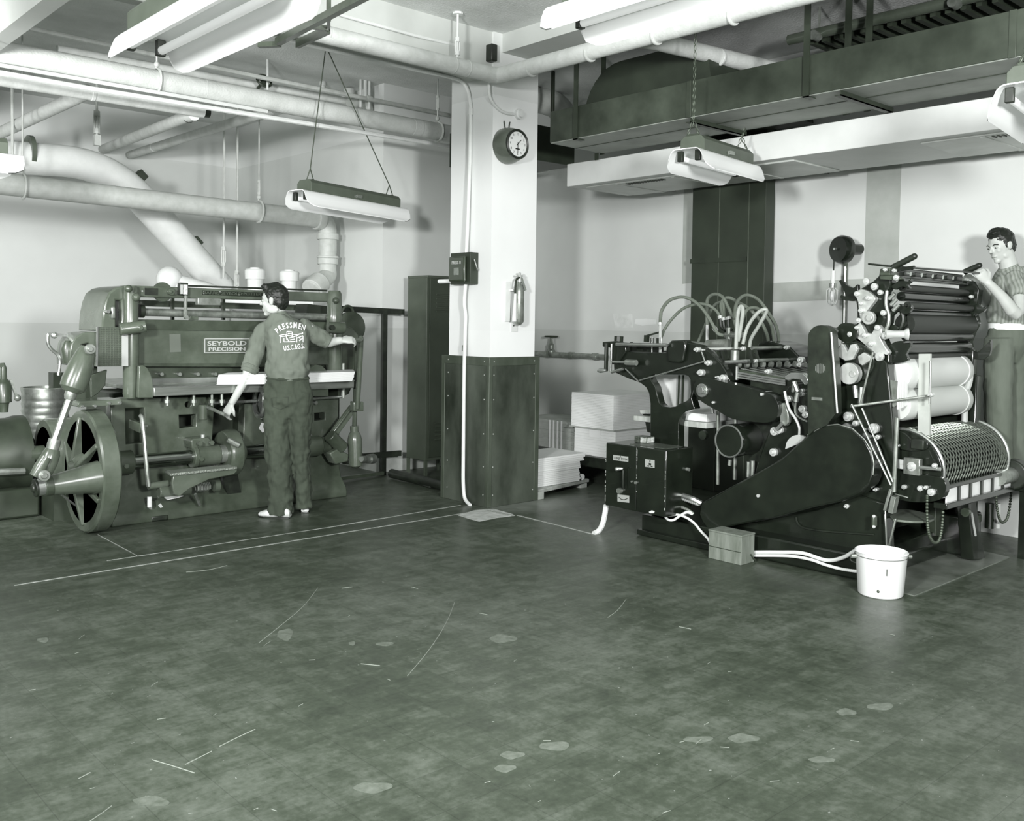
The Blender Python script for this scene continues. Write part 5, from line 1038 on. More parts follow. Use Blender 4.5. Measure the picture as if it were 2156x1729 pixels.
obj('roller_gear', xdisc(xdisc(MB(), 1832.5, 669.5, XU-.04, 14, .03, 28), 1832.5, 669.5, XU-.07, 7, .02, 16), M_LG, pr, bevel=.003)
obj('nut', xdisc(xdisc(MB(), 1760.5, 697.5, XF, 9.5, .04, 6), 1760.5, 697.5, XF-.04, 5, .03, 12), M_STEEL, pr)
obj('cylinder_disc', xdisc(xdisc(MB(), 1795, 786.5, XF-.04, 22.5, .05, 36), 1795, 788, XF-.09, 7, .006, 20), M_LG, pr, bevel=.004)
for pts in ([(1764, 738), (1770, 723), (1776, 726), (1784, 742), (1790, 726), (1800, 724), (1806, 735), (1795, 757), (1780, 760), (1766, 752)], [(1806, 750), (1818, 742), (1838, 754), (1815, 770), (1808, 765)]): obj('gripper_cam', xpl(pts, XF-.06, .03), M_LG, pr, bevel=.004)
obj('arm_top', xpl(curve2([(1762, 690), (1770, 682), (1784, 680), (1800, 684), (1806, 700), (1800, 716), (1780, 722), (1764, 712)], 3), XF-.02, .06), M_BLACK, pr, bevel=.006)
obj('arm_cover', xpl(curve2([(1762, 735), (1775, 722), (1800, 720), (1820, 730), (1838, 745), (1840, 770), (1828, 790), (1810, 800), (1775, 760)], 3), XF-.03, .05), M_BLACK, pr, bevel=.006)
def hook(pts, X, d=.03, m=None): obj('roller_hook', xpl(curve2(pts, 3), X, d), m or M_BLACK, pr, bevel=.004)
hook([(1766, 592), (1772, 590), (1782, 600), (1796, 606), (1803, 600), (1806, 602), (1804, 632), (1778, 632), (1769, 626), (1772, 621), (1780, 624), (1776, 610)], XU)
hook([(1874, 604), (1890, 592), (1900, 585), (1904, 591), (1912, 592), (1917, 587), (1918, 593), (1910, 600), (1915, 606), (1910, 608), (1900, 603), (1885, 610)], XU+.02)
hook([(1872, 660), (1888, 645), (1896, 640), (1902, 646), (1912, 647), (1917, 642), (1919, 650), (1912, 660), (1902, 662), (1890, 655), (1876, 668)], XU+.02)
hook([(1868, 730), (1884, 720), (1900, 718), (1903, 723), (1912, 724), (1917, 719), (1916, 730), (1908, 745), (1912, 756), (1904, 762), (1874, 764), (1870, 750)], XU+.02)
hook([(1866, 690), (1880, 684), (1892, 690), (1884, 700), (1874, 704)], XU+.02)
obj('arm_curve', MB().tube(smooth_path([P(x, y, X=XU-.01) for x, y in ((1868, 612), (1866, 640), (1872, 665), (1870, 685), (1862, 698))], 4), .012, 8), M_STEELD, pr)
obj('arm_curve', MB().tube(smooth_path([P(x, y, X=XU+.05) for x, y in ((1898, 655), (1902, 672), (1896, 690), (1882, 700))], 4), .014, 8), M_BLACKM, pr)
c = P(1880, 704, X=5.46); obj('roller_stub', MB().lathe(c, P(1906, 704, X=5.50)-c, [(-.04, .03), (0, .022), (.06, .022), (.075, .035), (.085, .038)], 18), M_CHROME, pr)
for k in range(3): obj('adjust_screw', MB().cyl(P(1872+k*4, 630+k*12, X=5.46), P(1884+k*4, 618+k*12, X=5.46), .012, n=8), M_STEEL, pr)
# rollers running across the press
X0, X1 = 5.58, 6.55
def roll(name, x, y, r, m, X0=X0, X1=X1, dz=0):
    c = P(x, y, X=X0); return obj(name, MB().lathe(c, (1, 0, 0), [(0, px(r*.35, c)), (.03, px(r*.35, c)), (.03, px(r, c)), (X1-X0-.03, px(r, c)), (X1-X0-.03, px(r*.35, c)), (X1-X0, px(r*.35, c))], 24), m, pr)
M_ROLL = mat('ink_roller', .08, .25, coat=.3); M_ROLLM = mat('matte_roller', .10, .45)
for x, y, r, m in ((1895, 606, 8, M_ROLLM), (1892, 624, 10, M_ROLL), (1905, 643, 8, M_ROLLM), (1900, 682, 22, M_ROLLM), (1898, 660, 9, M_ROLL), (1902, 709, 10, M_ROLL), (1898, 733, 12, M_ROLL), (1893, 752, 9, M_ROLLM)): roll('ink_roller', x, y, r, m)
# ink fountain tray with handles
ft = MB()
a, b = P(1873, 563, X=5.54), P(2064, 577, X=6.55)
dep_y = .16
ft.plate([a, b, b+V((0, -.0, -.0))+V((0, .14, .02)), a+V((0, .14, .02))], (0, 0, .012)); ft.box((5.56, a.y-.02, a.z-.06), (6.53, a.y+.0, a.z+.0)); ft.box((5.56, a.y-.06, a.z-.075), (6.53, a.y-.0, a.z-.06))
obj('ink_fountain', ft, M_BLACK, pr, bevel=.005)
for k in range(6): x = 5.7+k*.15; obj('ink_key', MB().cyl((x, a.y-.02, a.z-.03), (x, a.y-.055, a.z-.035), .014, n=10), M_STEEL, pr)
sp = [V((5.6+.9*t/90, a.y-.03+math.cos(t*1.2)*.015, a.z-.12+math.sin(t*1.2)*.015)) for t in range(91)]; obj('fountain_spring', MB().tube(sp, .005, 4), M_STEELD, pr)
for (x0, y0, x1, y1, X) in ((1880, 563, 1925, 540, 5.58), (2030, 573, 2062, 559, 6.5)): obj('fountain_handle', MB().cyl(P(x0, y0, X=X), P(x1, y1, X=X), .019, n=12).sph(P(x1, y1, X=X), .019, n=10), M_BLACKM, pr)
obj('fountain_side', xpl([(1872, 566), (1925, 559), (1925, 566), (1880, 574)], 5.55, .02), M_BLACK, pr, bevel=.004)
# far frame of the inker
fr = [(2018, 590), (2052, 592), (2062, 610), (2058, 640), (2050, 655), (2058, 680), (2048, 700), (2040, 720), (2045, 740), (2048, 770), (2050, 830), (2045, 880), (2010, 890), (1990, 810), (1996, 760), (2014, 720), (2020, 650)]
obj('inker_frame', xpl(fr, 6.56, .07), M_BLACK, pr, bevel=.008)
for pts in ([(2036, 655), (2056, 640), (2066, 648), (2076, 645), (2072, 655), (2056, 662), (2040, 675)], [(2036, 680), (2048, 668), (2056, 668), (2054, 678), (2042, 690)], [(2044, 745), (2060, 740), (2078, 724), (2086, 716), (2084, 745), (2070, 757), (2048, 756)]): hook(pts, 6.54)
for x, y, r in ((2022, 706, 7), (2037, 768, 5), (2012, 740, 7), (2010, 632, 6), (2047, 625, 4), (2040, 708, 4)): knob(x, y, r, 6.5, .04)
obj('far_bracket', xpl([(2010, 735), (2040, 730), (2050, 738), (2048, 790), (2026, 790), (2012, 775)], 6.5, .06), M_BLACK, pr, bevel=.006)
obj('far_pipe', MB().tube(smooth_path([P(x, y, X=6.46) for x, y in ((2043, 775), (2042, 800), (2036, 820), (2032, 830), (2031, 895))], 4), .02, 8), M_CHROME, pr)
# plate and blanket cylinders (pale), upright board, strips
for x, y, r, m in ((1888, 787, 32, mat('plate_cylinder', .80, .5)), (1888, 853, 31, mat('blanket', .76, .5))):
    c = P(x, y, X=5.60); R = px(r, c)*1.1; obj('cylinder', MB().lathe(c, (1, 0, 0), [(0, R*.9), (.03, R), (.80, R), (.80, R*1.06), (.86, R*1.06), (.87, R)], 36), m, pr)
obj('upright_board', MB().plate([P(1934, 745, X=5.68), P(1959, 745, X=5.68), P(1957, 917, X=5.68), P(1932, 917, X=5.68)], (.02, 0, 0)), mat('grey_board', .66, .6, var=.03, scale=9), pr, bevel=.002)
for k in range(5): obj('paper_strip', MB().plate([P(1889+k*4, 803, X=5.50+k*.02), P(1892+k*4, 803, X=5.50+k*.02), P(1892+k*4, 862-k*2, X=5.50+k*.02), P(1888+k*4, 862-k*2, X=5.50+k*.02)], (.02, 0, 0)), M_PAINTW, pr)
obj('strip_plate', xpl([(1870, 800), (1890, 803), (1888, 850), (1880, 858), (1870, 850)], 5.5, .02), M_STEELD, pr)
xrod((1790, 856), (1962, 833), 5.3, .008, M_STEELD, 'stay_rod', X2=5.6); knob(1964, 831, 4.5, 5.6, .06); xrod((1959, 760), (1957, 850), 5.6, .006)
for a, b in (((1793, 851), (1876, 1022)), ((1815, 860), (1880, 1015)), ((1838, 742), (1812, 850))): xrod(a, b, 5.28, .006, M_STEELD, 'stay_rod')
xrod((1889, 880), (1882, 1036), 5.3, .012, M_STEELD, 'treadle_rod')
obj('cross_tie', MB().cyl((5.56, 3.0, 1.32), (6.55, 3.0, 1.32), .05, n=14), M_BLACK, pr); obj('frame_core', MB().box((5.56, 2.9, .2), (6.5, 3.7, 1.15)), M_BLACKM, pr)
# delivery: wire-mesh cowl, side plate, slotted tray, legs, chains
dy = 2.46; zc_ = .72
RM = .235
def mesh_cowl():
    mb = MB(); n = 16; m = 24
    A = lambda a: V((0, -math.cos(a)*RM*1.05, math.sin(a)*RM)); x0, x1 = 5.62, 6.58; o = V((0, 2.66, .66))
    for s_ in (1, -1):
        for k in range(-12, m):
            pts = []
            for i in range(n+1):
                t = i/n; u = (k+s_*t*8+ (0 if s_ > 0 else 8))/m
                if 0 <= u <= 1: pts.append(o+V((x0+(x1-x0)*u, 0, 0))+A(-.25+t*2.2))
            if len(pts) > 2: mb.tube(pts, .004, 4)
    return mb
obj('wire_cowl', mesh_cowl(), mat('wire_mesh', .46, .35, .6), pr, flat=True)
o = V((0, 2.66, .66)); ring_ = lambda x, r: [o+V((x, -math.cos(a)*r*1.05, math.sin(a)*r)) for a in [-.25+2.2*i/20 for i in range(21)]]
for x in (5.62, 6.58): obj('cowl_hoop', MB().tube(ring_(x, RM+.004), .011, 8), M_STEEL, pr)
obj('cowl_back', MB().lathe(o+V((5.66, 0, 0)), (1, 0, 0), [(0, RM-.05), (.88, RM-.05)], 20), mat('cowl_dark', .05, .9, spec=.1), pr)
obj('cowl_cheek', MB().plate([o+V((5.60, 0, -.02))]+[q for q in ring_(5.60, RM)], (.02, 0, 0)), M_BLACK, pr, bevel=.004)
sp_ = xpl(curve2([(1886, 990), (1930, 998), (1965, 1003), (1984, 1008), (1992, 1022), (1988, 1044), (1970, 1055), (1930, 1058), (1888, 1052)], 3), 5.56, .05)
obj('delivery_side', sp_, M_BLACK, pr, bevel=.008)
for x, y, r in ((1963, 1036, 8), (1940, 1028, 6), (1952, 1026, 4), (1922, 982, 10), (1906, 1025, 5), (1970, 980, 5), (1893, 938, 3)): knob(x, y, r, 5.56, .04)
for k in range(2): obj('side_bar', MB().bar(P(1889, 972+k*9, X=5.55), P(1907, 974+k*9, X=5.55), .012, .03), M_CHROME, pr)
obj('side_screw', MB().cyl(P(1935, 984, X=5.55), P(1980, 988, X=5.55), .012, n=8), M_STEEL, pr); obj('side_block', MB().cbox(P(1922, 982, X=5.56), (.04, .1, .1)), M_STEELD, pr, bevel=.005)
obj('cam_arm', xpl(curve2([(1880, 905), (1905, 912), (1925, 930), (1950, 930), (1952, 945), (1930, 950), (1900, 948), (1882, 935)], 3), 5.58, .05), M_BLACK, pr, bevel=.008)
obj('block_top', MB().cbox(P(1937, 935, X=5.6), (.08, .08, .06)), M_BLACKM, pr, bevel=.006)
tr_ = P(1990, 1024, X=5.62); 
ty = 2.40
obj('tray_bar', MB().box((5.60, ty-.02, .455), (6.62, ty+.06, .49)), M_BLACK, pr, bevel=.004); obj('tray_bar', MB().box((5.60, ty-.02, .575), (6.62, ty+.06, .60)), M_BLACK, pr, bevel=.004)
for k in range(6): 
    x = 5.64+k*.165; obj('tray_window', MB().box((x, ty, .49), (x+.14, ty+.008, .575)), M_WHITE, pr)
    obj('tray_divider', MB().box((x+.14, ty-.012, .488), (x+.165, ty+.02, .578)), M_BLACK, pr)
for x, y in ((1978, 1166), (2062, 1182)): pass
la, lb_ = P(1980, 1166, Z=.006), P(2060, 1180, Z=.006)
obj('leg', MB().plate([P(1970, 1060, Y=la.y), P(1986, 1058, Y=la.y), P(1986, 1166, Y=la.y), P(1971, 1164, Y=la.y)], (0, .06, 0)), M_GREYD, pr, bevel=.004)
obj('leg', MB().plate([P(2040, 1060, Y=lb_.y), P(2054, 1052, Y=lb_.y), P(2074, 1178, Y=lb_.y), P(2050, 1180, Y=lb_.y)], (0, .08, 0)), M_BLACK, pr, bevel=.006)
obj('leg_edge', MB().cyl(P(2046, 1080, Y=lb_.y-.01), P(2054, 1128, Y=lb_.y-.01), .007, n=6), M_CHROME, pr)
obj('sump', MB().box((6.42, 2.62, .012), (6.72, 3.1, .27)), M_BLACK, pr, bevel=.012); obj('sump_lip', MB().box((6.42, 2.58, .22), (6.62, 2.62, .27)), M_GREYD, pr, bevel=.006)
obj('tray_caster', xdisc(MB(), 2036, 1078, 6.1, 9, .03, 18), M_GREYD, pr)
def chain(pts, Y, name='chain'):
    q = smooth_path([P(x, y, Y=Y) for x, y in pts], 7); mb = MB()
    for p_ in q: mb.sph(p_, .010, n=6)
    return obj(name, mb, M_CHAIN, pr)
chain([(1952, 1045), (1952, 1090), (1956, 1125), (1966, 1142), (1978, 1136), (1984, 1100), (1986, 1055)], 2.45)
chain([(2097, 1018), (2098, 1060), (2104, 1092), (2112, 1100), (2122, 1088), (2128, 1050), (2131, 1012)], 2.5)
c = P(2128, 1000, X=6.6); obj('end_wheel', MB().cyl((6.6, c.y, c.z), (6.70, c.y, c.z), .10, n=22), M_BLACKM, pr, bevel=.01); obj('end_shaft', MB().cyl((6.4, c.y, c.z), (6.62, c.y, c.z), .05, n=16), M_STEELD, pr)
obj('end_post', MB().cyl(P(2085, 1060, X=6.7), P(2083, 1112, X=6.7), .03, n=12), M_BLACK, pr); obj('end_post', MB().cyl(P(2101, 1060, X=6.8), P(2100, 1112, X=6.8), .018, n=10), M_CHROME, pr)
# treadle step with linkage
obj('step', MB().plate([P(x, y, Z=.37) for x, y in curve2([(1872, 1090), (1882, 1080), (1908, 1077), (1950, 1085), (1968, 1094), (1955, 1101), (1920, 1102), (1880, 1098)], 3)], (0, 0, .014)), mat('step_plate', .42, .4, .3, var=.05, scale=20), pr, bevel=.003)
obj('link', MB().bar(P(1841, 1086, X=5.4), P(1841, 1110, X=5.4), .04, .02), M_GREYD, pr, bevel=.006)
for x, y in ((1841, 1087), (1841, 1109)): knob(x, y, 3.5, 5.39, .02)
for a, b, w_ in (((1877, 1030), (1864, 1075), .03), ((1885, 1045), (1878, 1080), .05), ((1864, 1075), (1867, 1160), .012), ((1886, 1092), (1872, 1150), .016), ((1884, 1040), (1912, 1048), .012)): obj('linkage', MB().bar(P(*a, X=5.42), P(*b, X=5.42), w_, w_*.6), M_STEELD, pr, bevel=.003)
# plumbing stubs under the drum
for x, y0, y1 in ((1537, 968, 980), (1585, 970, 1010), (1576, 972, 1005)): obj('stub', MB().cyl(P(x, y0, X=5.5), P(x-1, y1, X=5.5), .014, n=8), M_STEELD, pr)
xrod((1500, 870), (1498, 845), 5.46, .01)

# ------------------------------------------------------------------ control cabinet, tin, floor box, bucket, cables
cb = thing('control_cabinet', 'black electrical control cabinet with crank handle fixed low on the feeder end of the press', 'cabinet', (5.22, 4.29, .215))
obj('body', MB().box((5.08, 4.025, .215), (5.37, 4.565, .665)), M_BLACK, cb, bevel=.004)
obj('bracket', MB().box((5.37, 4.3, .3), (5.48, 4.42, .5)), M_BLACKM, cb)
dL = obj('door', MB().box((5.075, 4.28, .222), (5.081, 4.56, .66)), M_BLACK, cb, bevel=.002); dR = obj('door', MB().box((5.075, 4.03, .222), (5.081, 4.272, .66)), M_BLACK, cb, bevel=.002)
edge = MB(); random.seed(3)
for i in range(46):
    z = random.uniform(.225, .655); y = random.choice([4.027, 4.276, 4.563]); edge.cbox((5.0745, y, z), (.002, random.uniform(.003, .007), random.uniform(.004, .02)))
obj('chipped_paint', edge, mat('chipped', .62, .6), cb, flat=True, stuff=True)
def xplate(x0, y0, x1, y1, par, name='plate', m=None): return obj(name, xpl([(x0, y0), (x1, y0+(x1-x0)*.12), (x1, y1+(x1-x0)*.12), (x0, y1)], 5.071, .004), m or mat('aluminium_plate', .72, .4, .3), par)
def xtext(txt, x, y, hpx, par, m, X=5.07, sx=1.):
    c = P(x, y, X=X); t = text_mb(txt, px(hpx, c), frame(c, (0, -1, 0), (0, 0, 1)), .0004); t.v = [V((q.x, c.y+(q.y-c.y)*sx, q.z)) for q in t.v]; return obj('lettering', t, m, par, flat=True)
q1 = xplate(1291, 958, 1322, 969, dL, 'name_plate'); xtext('CLINE', 1298.5, 965, 4.6, q1, M_BLACKM, sx=.9); xtext('SYSTEM', 1314.5, 967.5, 4.4, q1, M_BLACKM, sx=.8)
tri = MB().bar(P(1303, 969, X=5.07), P(1306.5, 960, X=5.07), .003, .001).bar(P(1306.5, 960, X=5.07), P(1310, 970, X=5.07), .003, .001); obj('triangle_mark', tri, M_BLACKM, q1, flat=True)
q2 = xplate(1358, 967, 1377.5, 983, dR, 'emblem_plate'); em = MB()
for (x0, y0, x1, y1, w_) in ((1366, 977, 1371, 978, .014), (1363, 981, 1367, 981.5, .008), (1370, 982, 1374, 982.5, .008), (1367.5, 971, 1369.5, 971.3, .01)): em.bar(P(x0, y0, X=5.07), P(x1, y1, X=5.07), w_, .001, up=(1, 0, 0))
obj('emblem', em, M_BLACKM, q2, flat=True)
q3 = xplate(1300, 1041, 1324, 1056, dL, 'dial_plate'); ar_ = MB().tube([P(1303, 1047, X=5.069), P(1308, 1051.5, X=5.069), P(1314, 1052.5, X=5.069), P(1321, 1050, X=5.069)], .0025, 4); obj('dial_marks', ar_, M_BLACKM, q3)
hd = obj('crank_handle', MB().bar(P(1312, 986, X=5.05), P(1312, 1030, X=5.05), .014, .012).cyl(P(1313, 987, X=5.05), P(1313, 987, X=5.05)+V((-.03, 0, 0)), .01, n=8), M_BLACKM, cb, bevel=.003)
obj('handle_grip', MB().lathe(P(1311, 987, X=5.03), P(1296, 988, X=5.0)-P(1311, 987, X=5.03), [(0, .008), (.02, .012), (.045, .014), (.055, .008)], 12), M_STEEL, hd); obj('pivot', xdisc(MB(), 1308, 1033, 5.08, 6, .03), M_STEELD, hd)
obj('latch', xdisc(xdisc(MB(), 1341, 1016, 5.08, 3, .02), 1332, 1014, 5.08, 2, .015), M_STEELD, cb)
obj('vent_grille', MB().box((5.14, 4.08, .664), (5.33, 4.4, .668)), mat('perforated', .3, .4, .3, var=.15, scale=160), cb)
obj('paint_blob', xpl([(1366, 1078), (1372, 1075), (1378, 1077), (1376, 1081), (1368, 1081)], 5.07, .004), M_PAINTW, cb)
obj('side_bolt', MB().cyl((5.30, 4.024, .52), (5.30, 4.0, .52), .012, n=8), M_STEELD, cb)
a, b = P(1335, 921, Z=.67), P(1363, 933, Z=.67); c = P(1349, 933, Z=.667)
tn = thing('ink_tin', 'small square tin standing on the control cabinet', 'tin', (c.x+.05, c.y, .666)); obj('tin_body', MB().box((c.x, c.y-.05, .666), (c.x+.09, c.y+.06, .713)), mat('tin_dark', .3, .4, .4, var=.15, scale=60), tn, bevel=.004)
obj('tin_label', MB().box((c.x+.004, c.y-.053, .672), (c.x+.086, c.y-.05, .708)).box((c.x-.003, c.y-.045, .672), (c.x, c.y-.0, .708)), mat('tin_paper', .68, .6, var=.2, scale=50), tn)
# floor box
a, b, c = P(1491, 1180, Z=0), P(1560, 1191, Z=0), P(1588, 1181, Z=0); zt_ = P(1560, 1128, X=b.x).z
wb = thing('wooden_box', 'grey weathered wooden box on the floor in front of the belt guard', 'box', (b.x+.1, (a.y+b.y)/2, 0))
bx0, bx1, by0, by1 = b.x, P(1588, 1181, Y=b.y).x, b.y, P(1491, 1180, X=b.x).y
obj('box_body', MB().box((bx0, by0, 0), (bx1, by1, zt_-.012)), M_WOODG, wb, bevel=.003); obj('box_lid', MB().box((bx0-.003, by0-.003, zt_-.012), (bx1+.003, by1+.003, zt_)), M_WOODG, wb, bevel=.003)
obj('board_gap', MB().box((bx0-.0015, by0+.002, zt_*.42), (bx0, by1-.002, zt_*.42+.004)), M_DARK, wb)
obj('box_rope', MB().tube([(bx0+.1, by0-.004, zt_*.3), (bx0+.12, by0-.012, zt_*.15), (bx0+.15, by0-.008, .01)], .005, 6), M_CHAIN, wb)
# bucket
b = P(1870, 1262, Z=0); bk = thing('bucket', 'white enamel bucket with wire handle on the floor by the press', 'bucket', b); R1 = px(46, b); R2 = px(53.5, b+V((0, 0, .23))); hb = .245
b = b+V((R1*.55, R1*.65, 0)); bk.location = b
obj('pail', MB().lathe(b, (0, 0, 1), [(0, R1*.94), (.008, R1), (hb-.008, R2-.002), (hb, R2+.004), (hb+.004, R2), (hb, R2-.005), (.02, R1-.008), (.015, .001)], 40), M_WHITE, bk, ang=50)
obj('rim', MB().tube([b+V((math.cos(t)*(R2+.002), math.sin(t)*(R2+.002), hb-.022)) for t in [2*PI*i/40 for i in range(40)]], .0016, 5, cyc=True), M_DARK, bk)
u_ = RT.copy(); u_.z = 0; u_.normalize(); v_ = V((-u_.y, u_.x, 0))
ba_ = [b+u_*math.cos(t)*(R2+.022)+v_*(-math.sin(t)*.08)+V((0, 0, hb-.055-.03*math.sin(t)-.02*(1-abs(math.cos(t))))) for t in [PI*i/24 for i in range(25)]]
ba_ = [b+u_*math.cos(t)*(R2+.026)+v_*math.sin(t)*(R2+.01)+V((0, 0, hb-.03-.085*math.sin(t))) for t in [PI*i/24 for i in range(25)]]
obj('bail', MB().tube(ba_, .0035, 6), M_STEELD, bk)
for s_ in (-1, 1):
    obj('ear', MB().cyl(b+u_*s_*(R2-.005)+V((0, 0, hb-.03)), b+u_*s_*(R2+.03)+V((0, 0, hb-.03)), .012, n=10), M_STEELD, bk)
obj('drip_stain', MB().bar(b+V((-R2*.76, -R2*.62, hb*.72)), b+V((-R2*.74, -R2*.61, hb*.56)), .004, .002), M_DARK, bk); obj('chip', MB().sph(b+V((-R1*.96, -R1*.36, .045)), .010, (.3, 1, 1), 8), M_GREY, bk)
# white cables
M_CABLE = mat('white_cable', .85, .5)
def cable(label, pts, r, Zs=None, X=None, name='cable', m=None, cat='cable'):
    path = [P(x, y, Z=z) if z is not None else P(x, y, X=X_) for x, y, z, X_ in pts]; return tag(obj(name, MB().tube(smooth_path(path, 6), r, 8), m or M_CABLE), label, cat)
cable('upper white hose along the press base ending at the bucket rim', [(1589, 1163, None, 5.29), (1640, 1163, None, 5.3), (1690, 1165, None, 5.3), (1740, 1180, None, 5.3), (1775, 1174, None, 5.28), (1800, 1160, None, 5.25), (1815, 1158, None, 5.2)], .0115, cat='hose')
cable('lower white hose along the press base passing behind the bucket', [(1589, 1170, None, 5.29), (1660, 1171, None, 5.3), (1705, 1178, None, 5.3), (1740, 1190, None, 5.3), (1780, 1200, None, 5.3), (1832, 1206, None, 5.3)], .0095, cat='hose')
cable('white conduit curving from the control cabinet down to the floor', [(1276, 1064, None, 5.15), (1273, 1085, None, 5.12), (1268, 1105, None, 5.09), (1260, 1118, .02, None), (1250, 1124, .005, None)], .020, name='conduit', cat='conduit')
mt = cable('ribbed metal conduit from the cabinet side to the belt guard', [(1419, 1041, None, 5.26), (1440, 1045, None, 5.27), (1458, 1051, None, 5.28), (1476, 1060, None, 5.31)], .020, name='flexible_conduit', m=M_STEEL, cat='conduit')
rm = MB()
for k in range(12): c = P(1421+k*4.4, 1041.5+k*1.45+(.1*k*k/12), X=5.262+k*.0035); rm.cyl(c-V((.0, .004, -.001)), c+V((.0, .004, -.001)), .023, n=10)
obj('ribs', rm, M_CHROME, mt)
cable('upper thin white cable looping under the control cabinet', [(1398, 1084, None, 5.1), (1406, 1094, None, 5.15), (1418, 1095, None, 5.18), (1432, 1086, None, 5.2), (1446, 1079, None, 5.24), (1458, 1083, None, 5.26)], .0085)
cable('longer thin white cable running from the cabinet down behind the wooden box', [(1408, 1086, None, 5.2), (1426, 1084, None, 5.2), (1445, 1090, None, 5.2), (1462, 1102, None, 5.22), (1475, 1118, None, 5.2), (1490, 1134, None, 5.2), (1500, 1152, None, 5.22), (1515, 1160, .01, None)], .0085)
cable('short pale pipe beside the ribbed conduit below the cabinet', [(1420, 1066, None, 5.26), (1434, 1068, None, 5.26), (1448, 1074, None, 5.26), (1460, 1083, None, 5.27)], .011, m=M_STEELD, name='pipe', cat='pipe')

# ------------------------------------------------------------------ lamp reel and hand lamp on the wall
c = P(1765, 525, X=7.15); re = thing('cord_reel', 'black round cord reel on the right wall above the press', 'reel', (7.3, c.y, c.z))
obj('drum', MB().lathe(P(1764, 525, X=7.06), (.85, -.3, 0), [(0, .02), (.0, .10), (.03, .115), (.08, .11), (.11, .08), (.12, .03)], 24), M_BLACK, re); e1 = P(1783, 523, X=7.22); obj('mount', MB().cyl(e1, V((7.37, e1.y-.03, e1.z)), .045, n=18), M_BLACK, re)
obj('axle', MB().cyl(P(1756, 524, X=7.04), P(1785, 523, X=7.2), .01, n=8), M_STEEL, re)
p0 = P(1781, 540, X=7.33); tag(obj('wall_conduit', MB().cyl(p0, (7.33, p0.y, .9), .018, n=8), M_GREY), 'grey conduit running down the wall from the cord reel', 'conduit')
q = lambda x, y: P(x, y, X=7.0)
hl = thing('hand_lamp', 'caged white hand lamp hanging from the cord reel', 'hand lamp', q(1753, 645))
obj('cord', MB().tube([q(1756, 548), q(1755, 572)], .006, 6), M_BLACKM, hl); obj('handle', MB().cyl(q(1754.5, 570), q(1753.5, 598), .018, n=12), M_PAINTW, hl); obj('collar', MB().cyl(q(1753.5, 597), q(1753.3, 606), .028, n=12), M_STEEL, hl)
cg = MB(); R = px(11.5, q(1752, 620)); a_, b_ = q(1753, 607), q(1751.5, 640); kk = (b_-a_)
for k in range(8):
    a = 2*PI*k/8; d = V((math.cos(a), math.sin(a), 0))*R; cg.tube([a_+d*.5, a_+d+kk*.12, a_+d+kk*.75, a_+d*.75+kk*1.0, a_+kk*1.1], .004, 5)
obj('cage', cg, M_PAINTW, hl); obj('bulb', MB().sph(a_+kk*.5, R*.6, (1, 1, 1.7), 12), M_WHITE, hl)

# ------------------------------------------------------------------ paper stock right of the column
sk = thing('skid', 'worn plank skid under the white paper stack beside the column', 'skid', (6.05, 6.1, 0))
obj('runner', MB().box((5.635, 5.845, 0), (5.72, 5.93, .07)), M_WOOD, sk, bevel=.003); 
obj('deck', MB().plate([V((5.64, 5.86, .05)), V((6.47, 6.02, .045)), V((6.47, 6.45, .045)), V((5.64, 6.45, .05))], (0, 0, .03)), M_WOOD, sk, bevel=.004); obj('runner', MB().box((6.36, 6.02, 0), (6.44, 6.44, .046)), M_WOOD, sk)
random.seed(11)
sm = MB(); z = .082; zt_ = P(1215, 956, Y=5.96).z; n = 15
for i in range(n):
    h = (zt_-z)/n; j = random.uniform(-.012, .012)+(.05 if i > 10 else 0)+(.03 if i > 12 else 0); k = random.uniform(-.006, .006)
    sm.plate([V((5.655, 5.95+k, z+h*i)), V((6.29+j, 5.97+k, z+h*i)), V((6.29+j, 6.42, z+h*i)), V((5.655, 6.42, z+h*i))], (0, 0, h-.0012))
tag(obj('paper_stack', sm, M_PAPER), 'bright white paper stack with ruffled top on the plank skid beside the column', 'paper')
tag(obj('paper_roll', MB().cyl((6.36, 6.0, .105), (6.36, 6.3, .105), .028, n=14), M_PAPER), 'small white roll of paper lying on the plank skid', 'paper roll')
dl = thing('dolly', 'low black dolly carrying the two tall white paper piles', 'dolly', (7.0, 6.2, 0))
obj('deck', MB().box((6.55, 5.6, .17), (7.3, 7.3, .265)), M_BLACKM, dl, bevel=.006)
for x in (6.62, 7.2):
    for y in (5.75, 7.1): obj('wheel', MB().cyl((x-.03, y, .08), (x+.03, y, .08), .08, n=18), M_BLACKM, dl); obj('fork', MB().box((x-.04, y-.02, .12), (x+.04, y+.02, .18)), M_BLACKM, dl)
def pile(x0, y0, x1, y1, z0, z1, n, m, jit=.002):
    mb = MB()
    for i in range(n):
        h = (z1-z0)/n; a = random.uniform(-jit, jit); b = random.uniform(-jit, jit); mb.box((x0+a, y0+b, z0+h*i), (x1+a, y1+b, z0+h*(i+1)-.0008))
    return mb
zm = P(1290, 906, X=6.6).z; zt_ = P(1290, 833, X=6.6).z; xr = 7.28
tag(obj('paper_pile', pile(6.62, 5.84, xr, 6.36, .266, zm-.012, 10, 0), M_PAPER), 'lower white paper pile with a tag, resting on the black dolly', 'paper')
tag(obj('separator_board', MB().box((6.585, 5.83, zm-.011), (xr, 6.40, zm-.002)), mat('board_grey', .66, .7)), 'thin grey board between the two white paper piles', 'board')
tag(obj('paper_pile', pile(6.6, 5.85, xr, 6.385, zm-.001, zt_, 22, 0, .001), M_PAPER), 'tall white paper pile on top of the other one, left of the press feeder', 'paper')
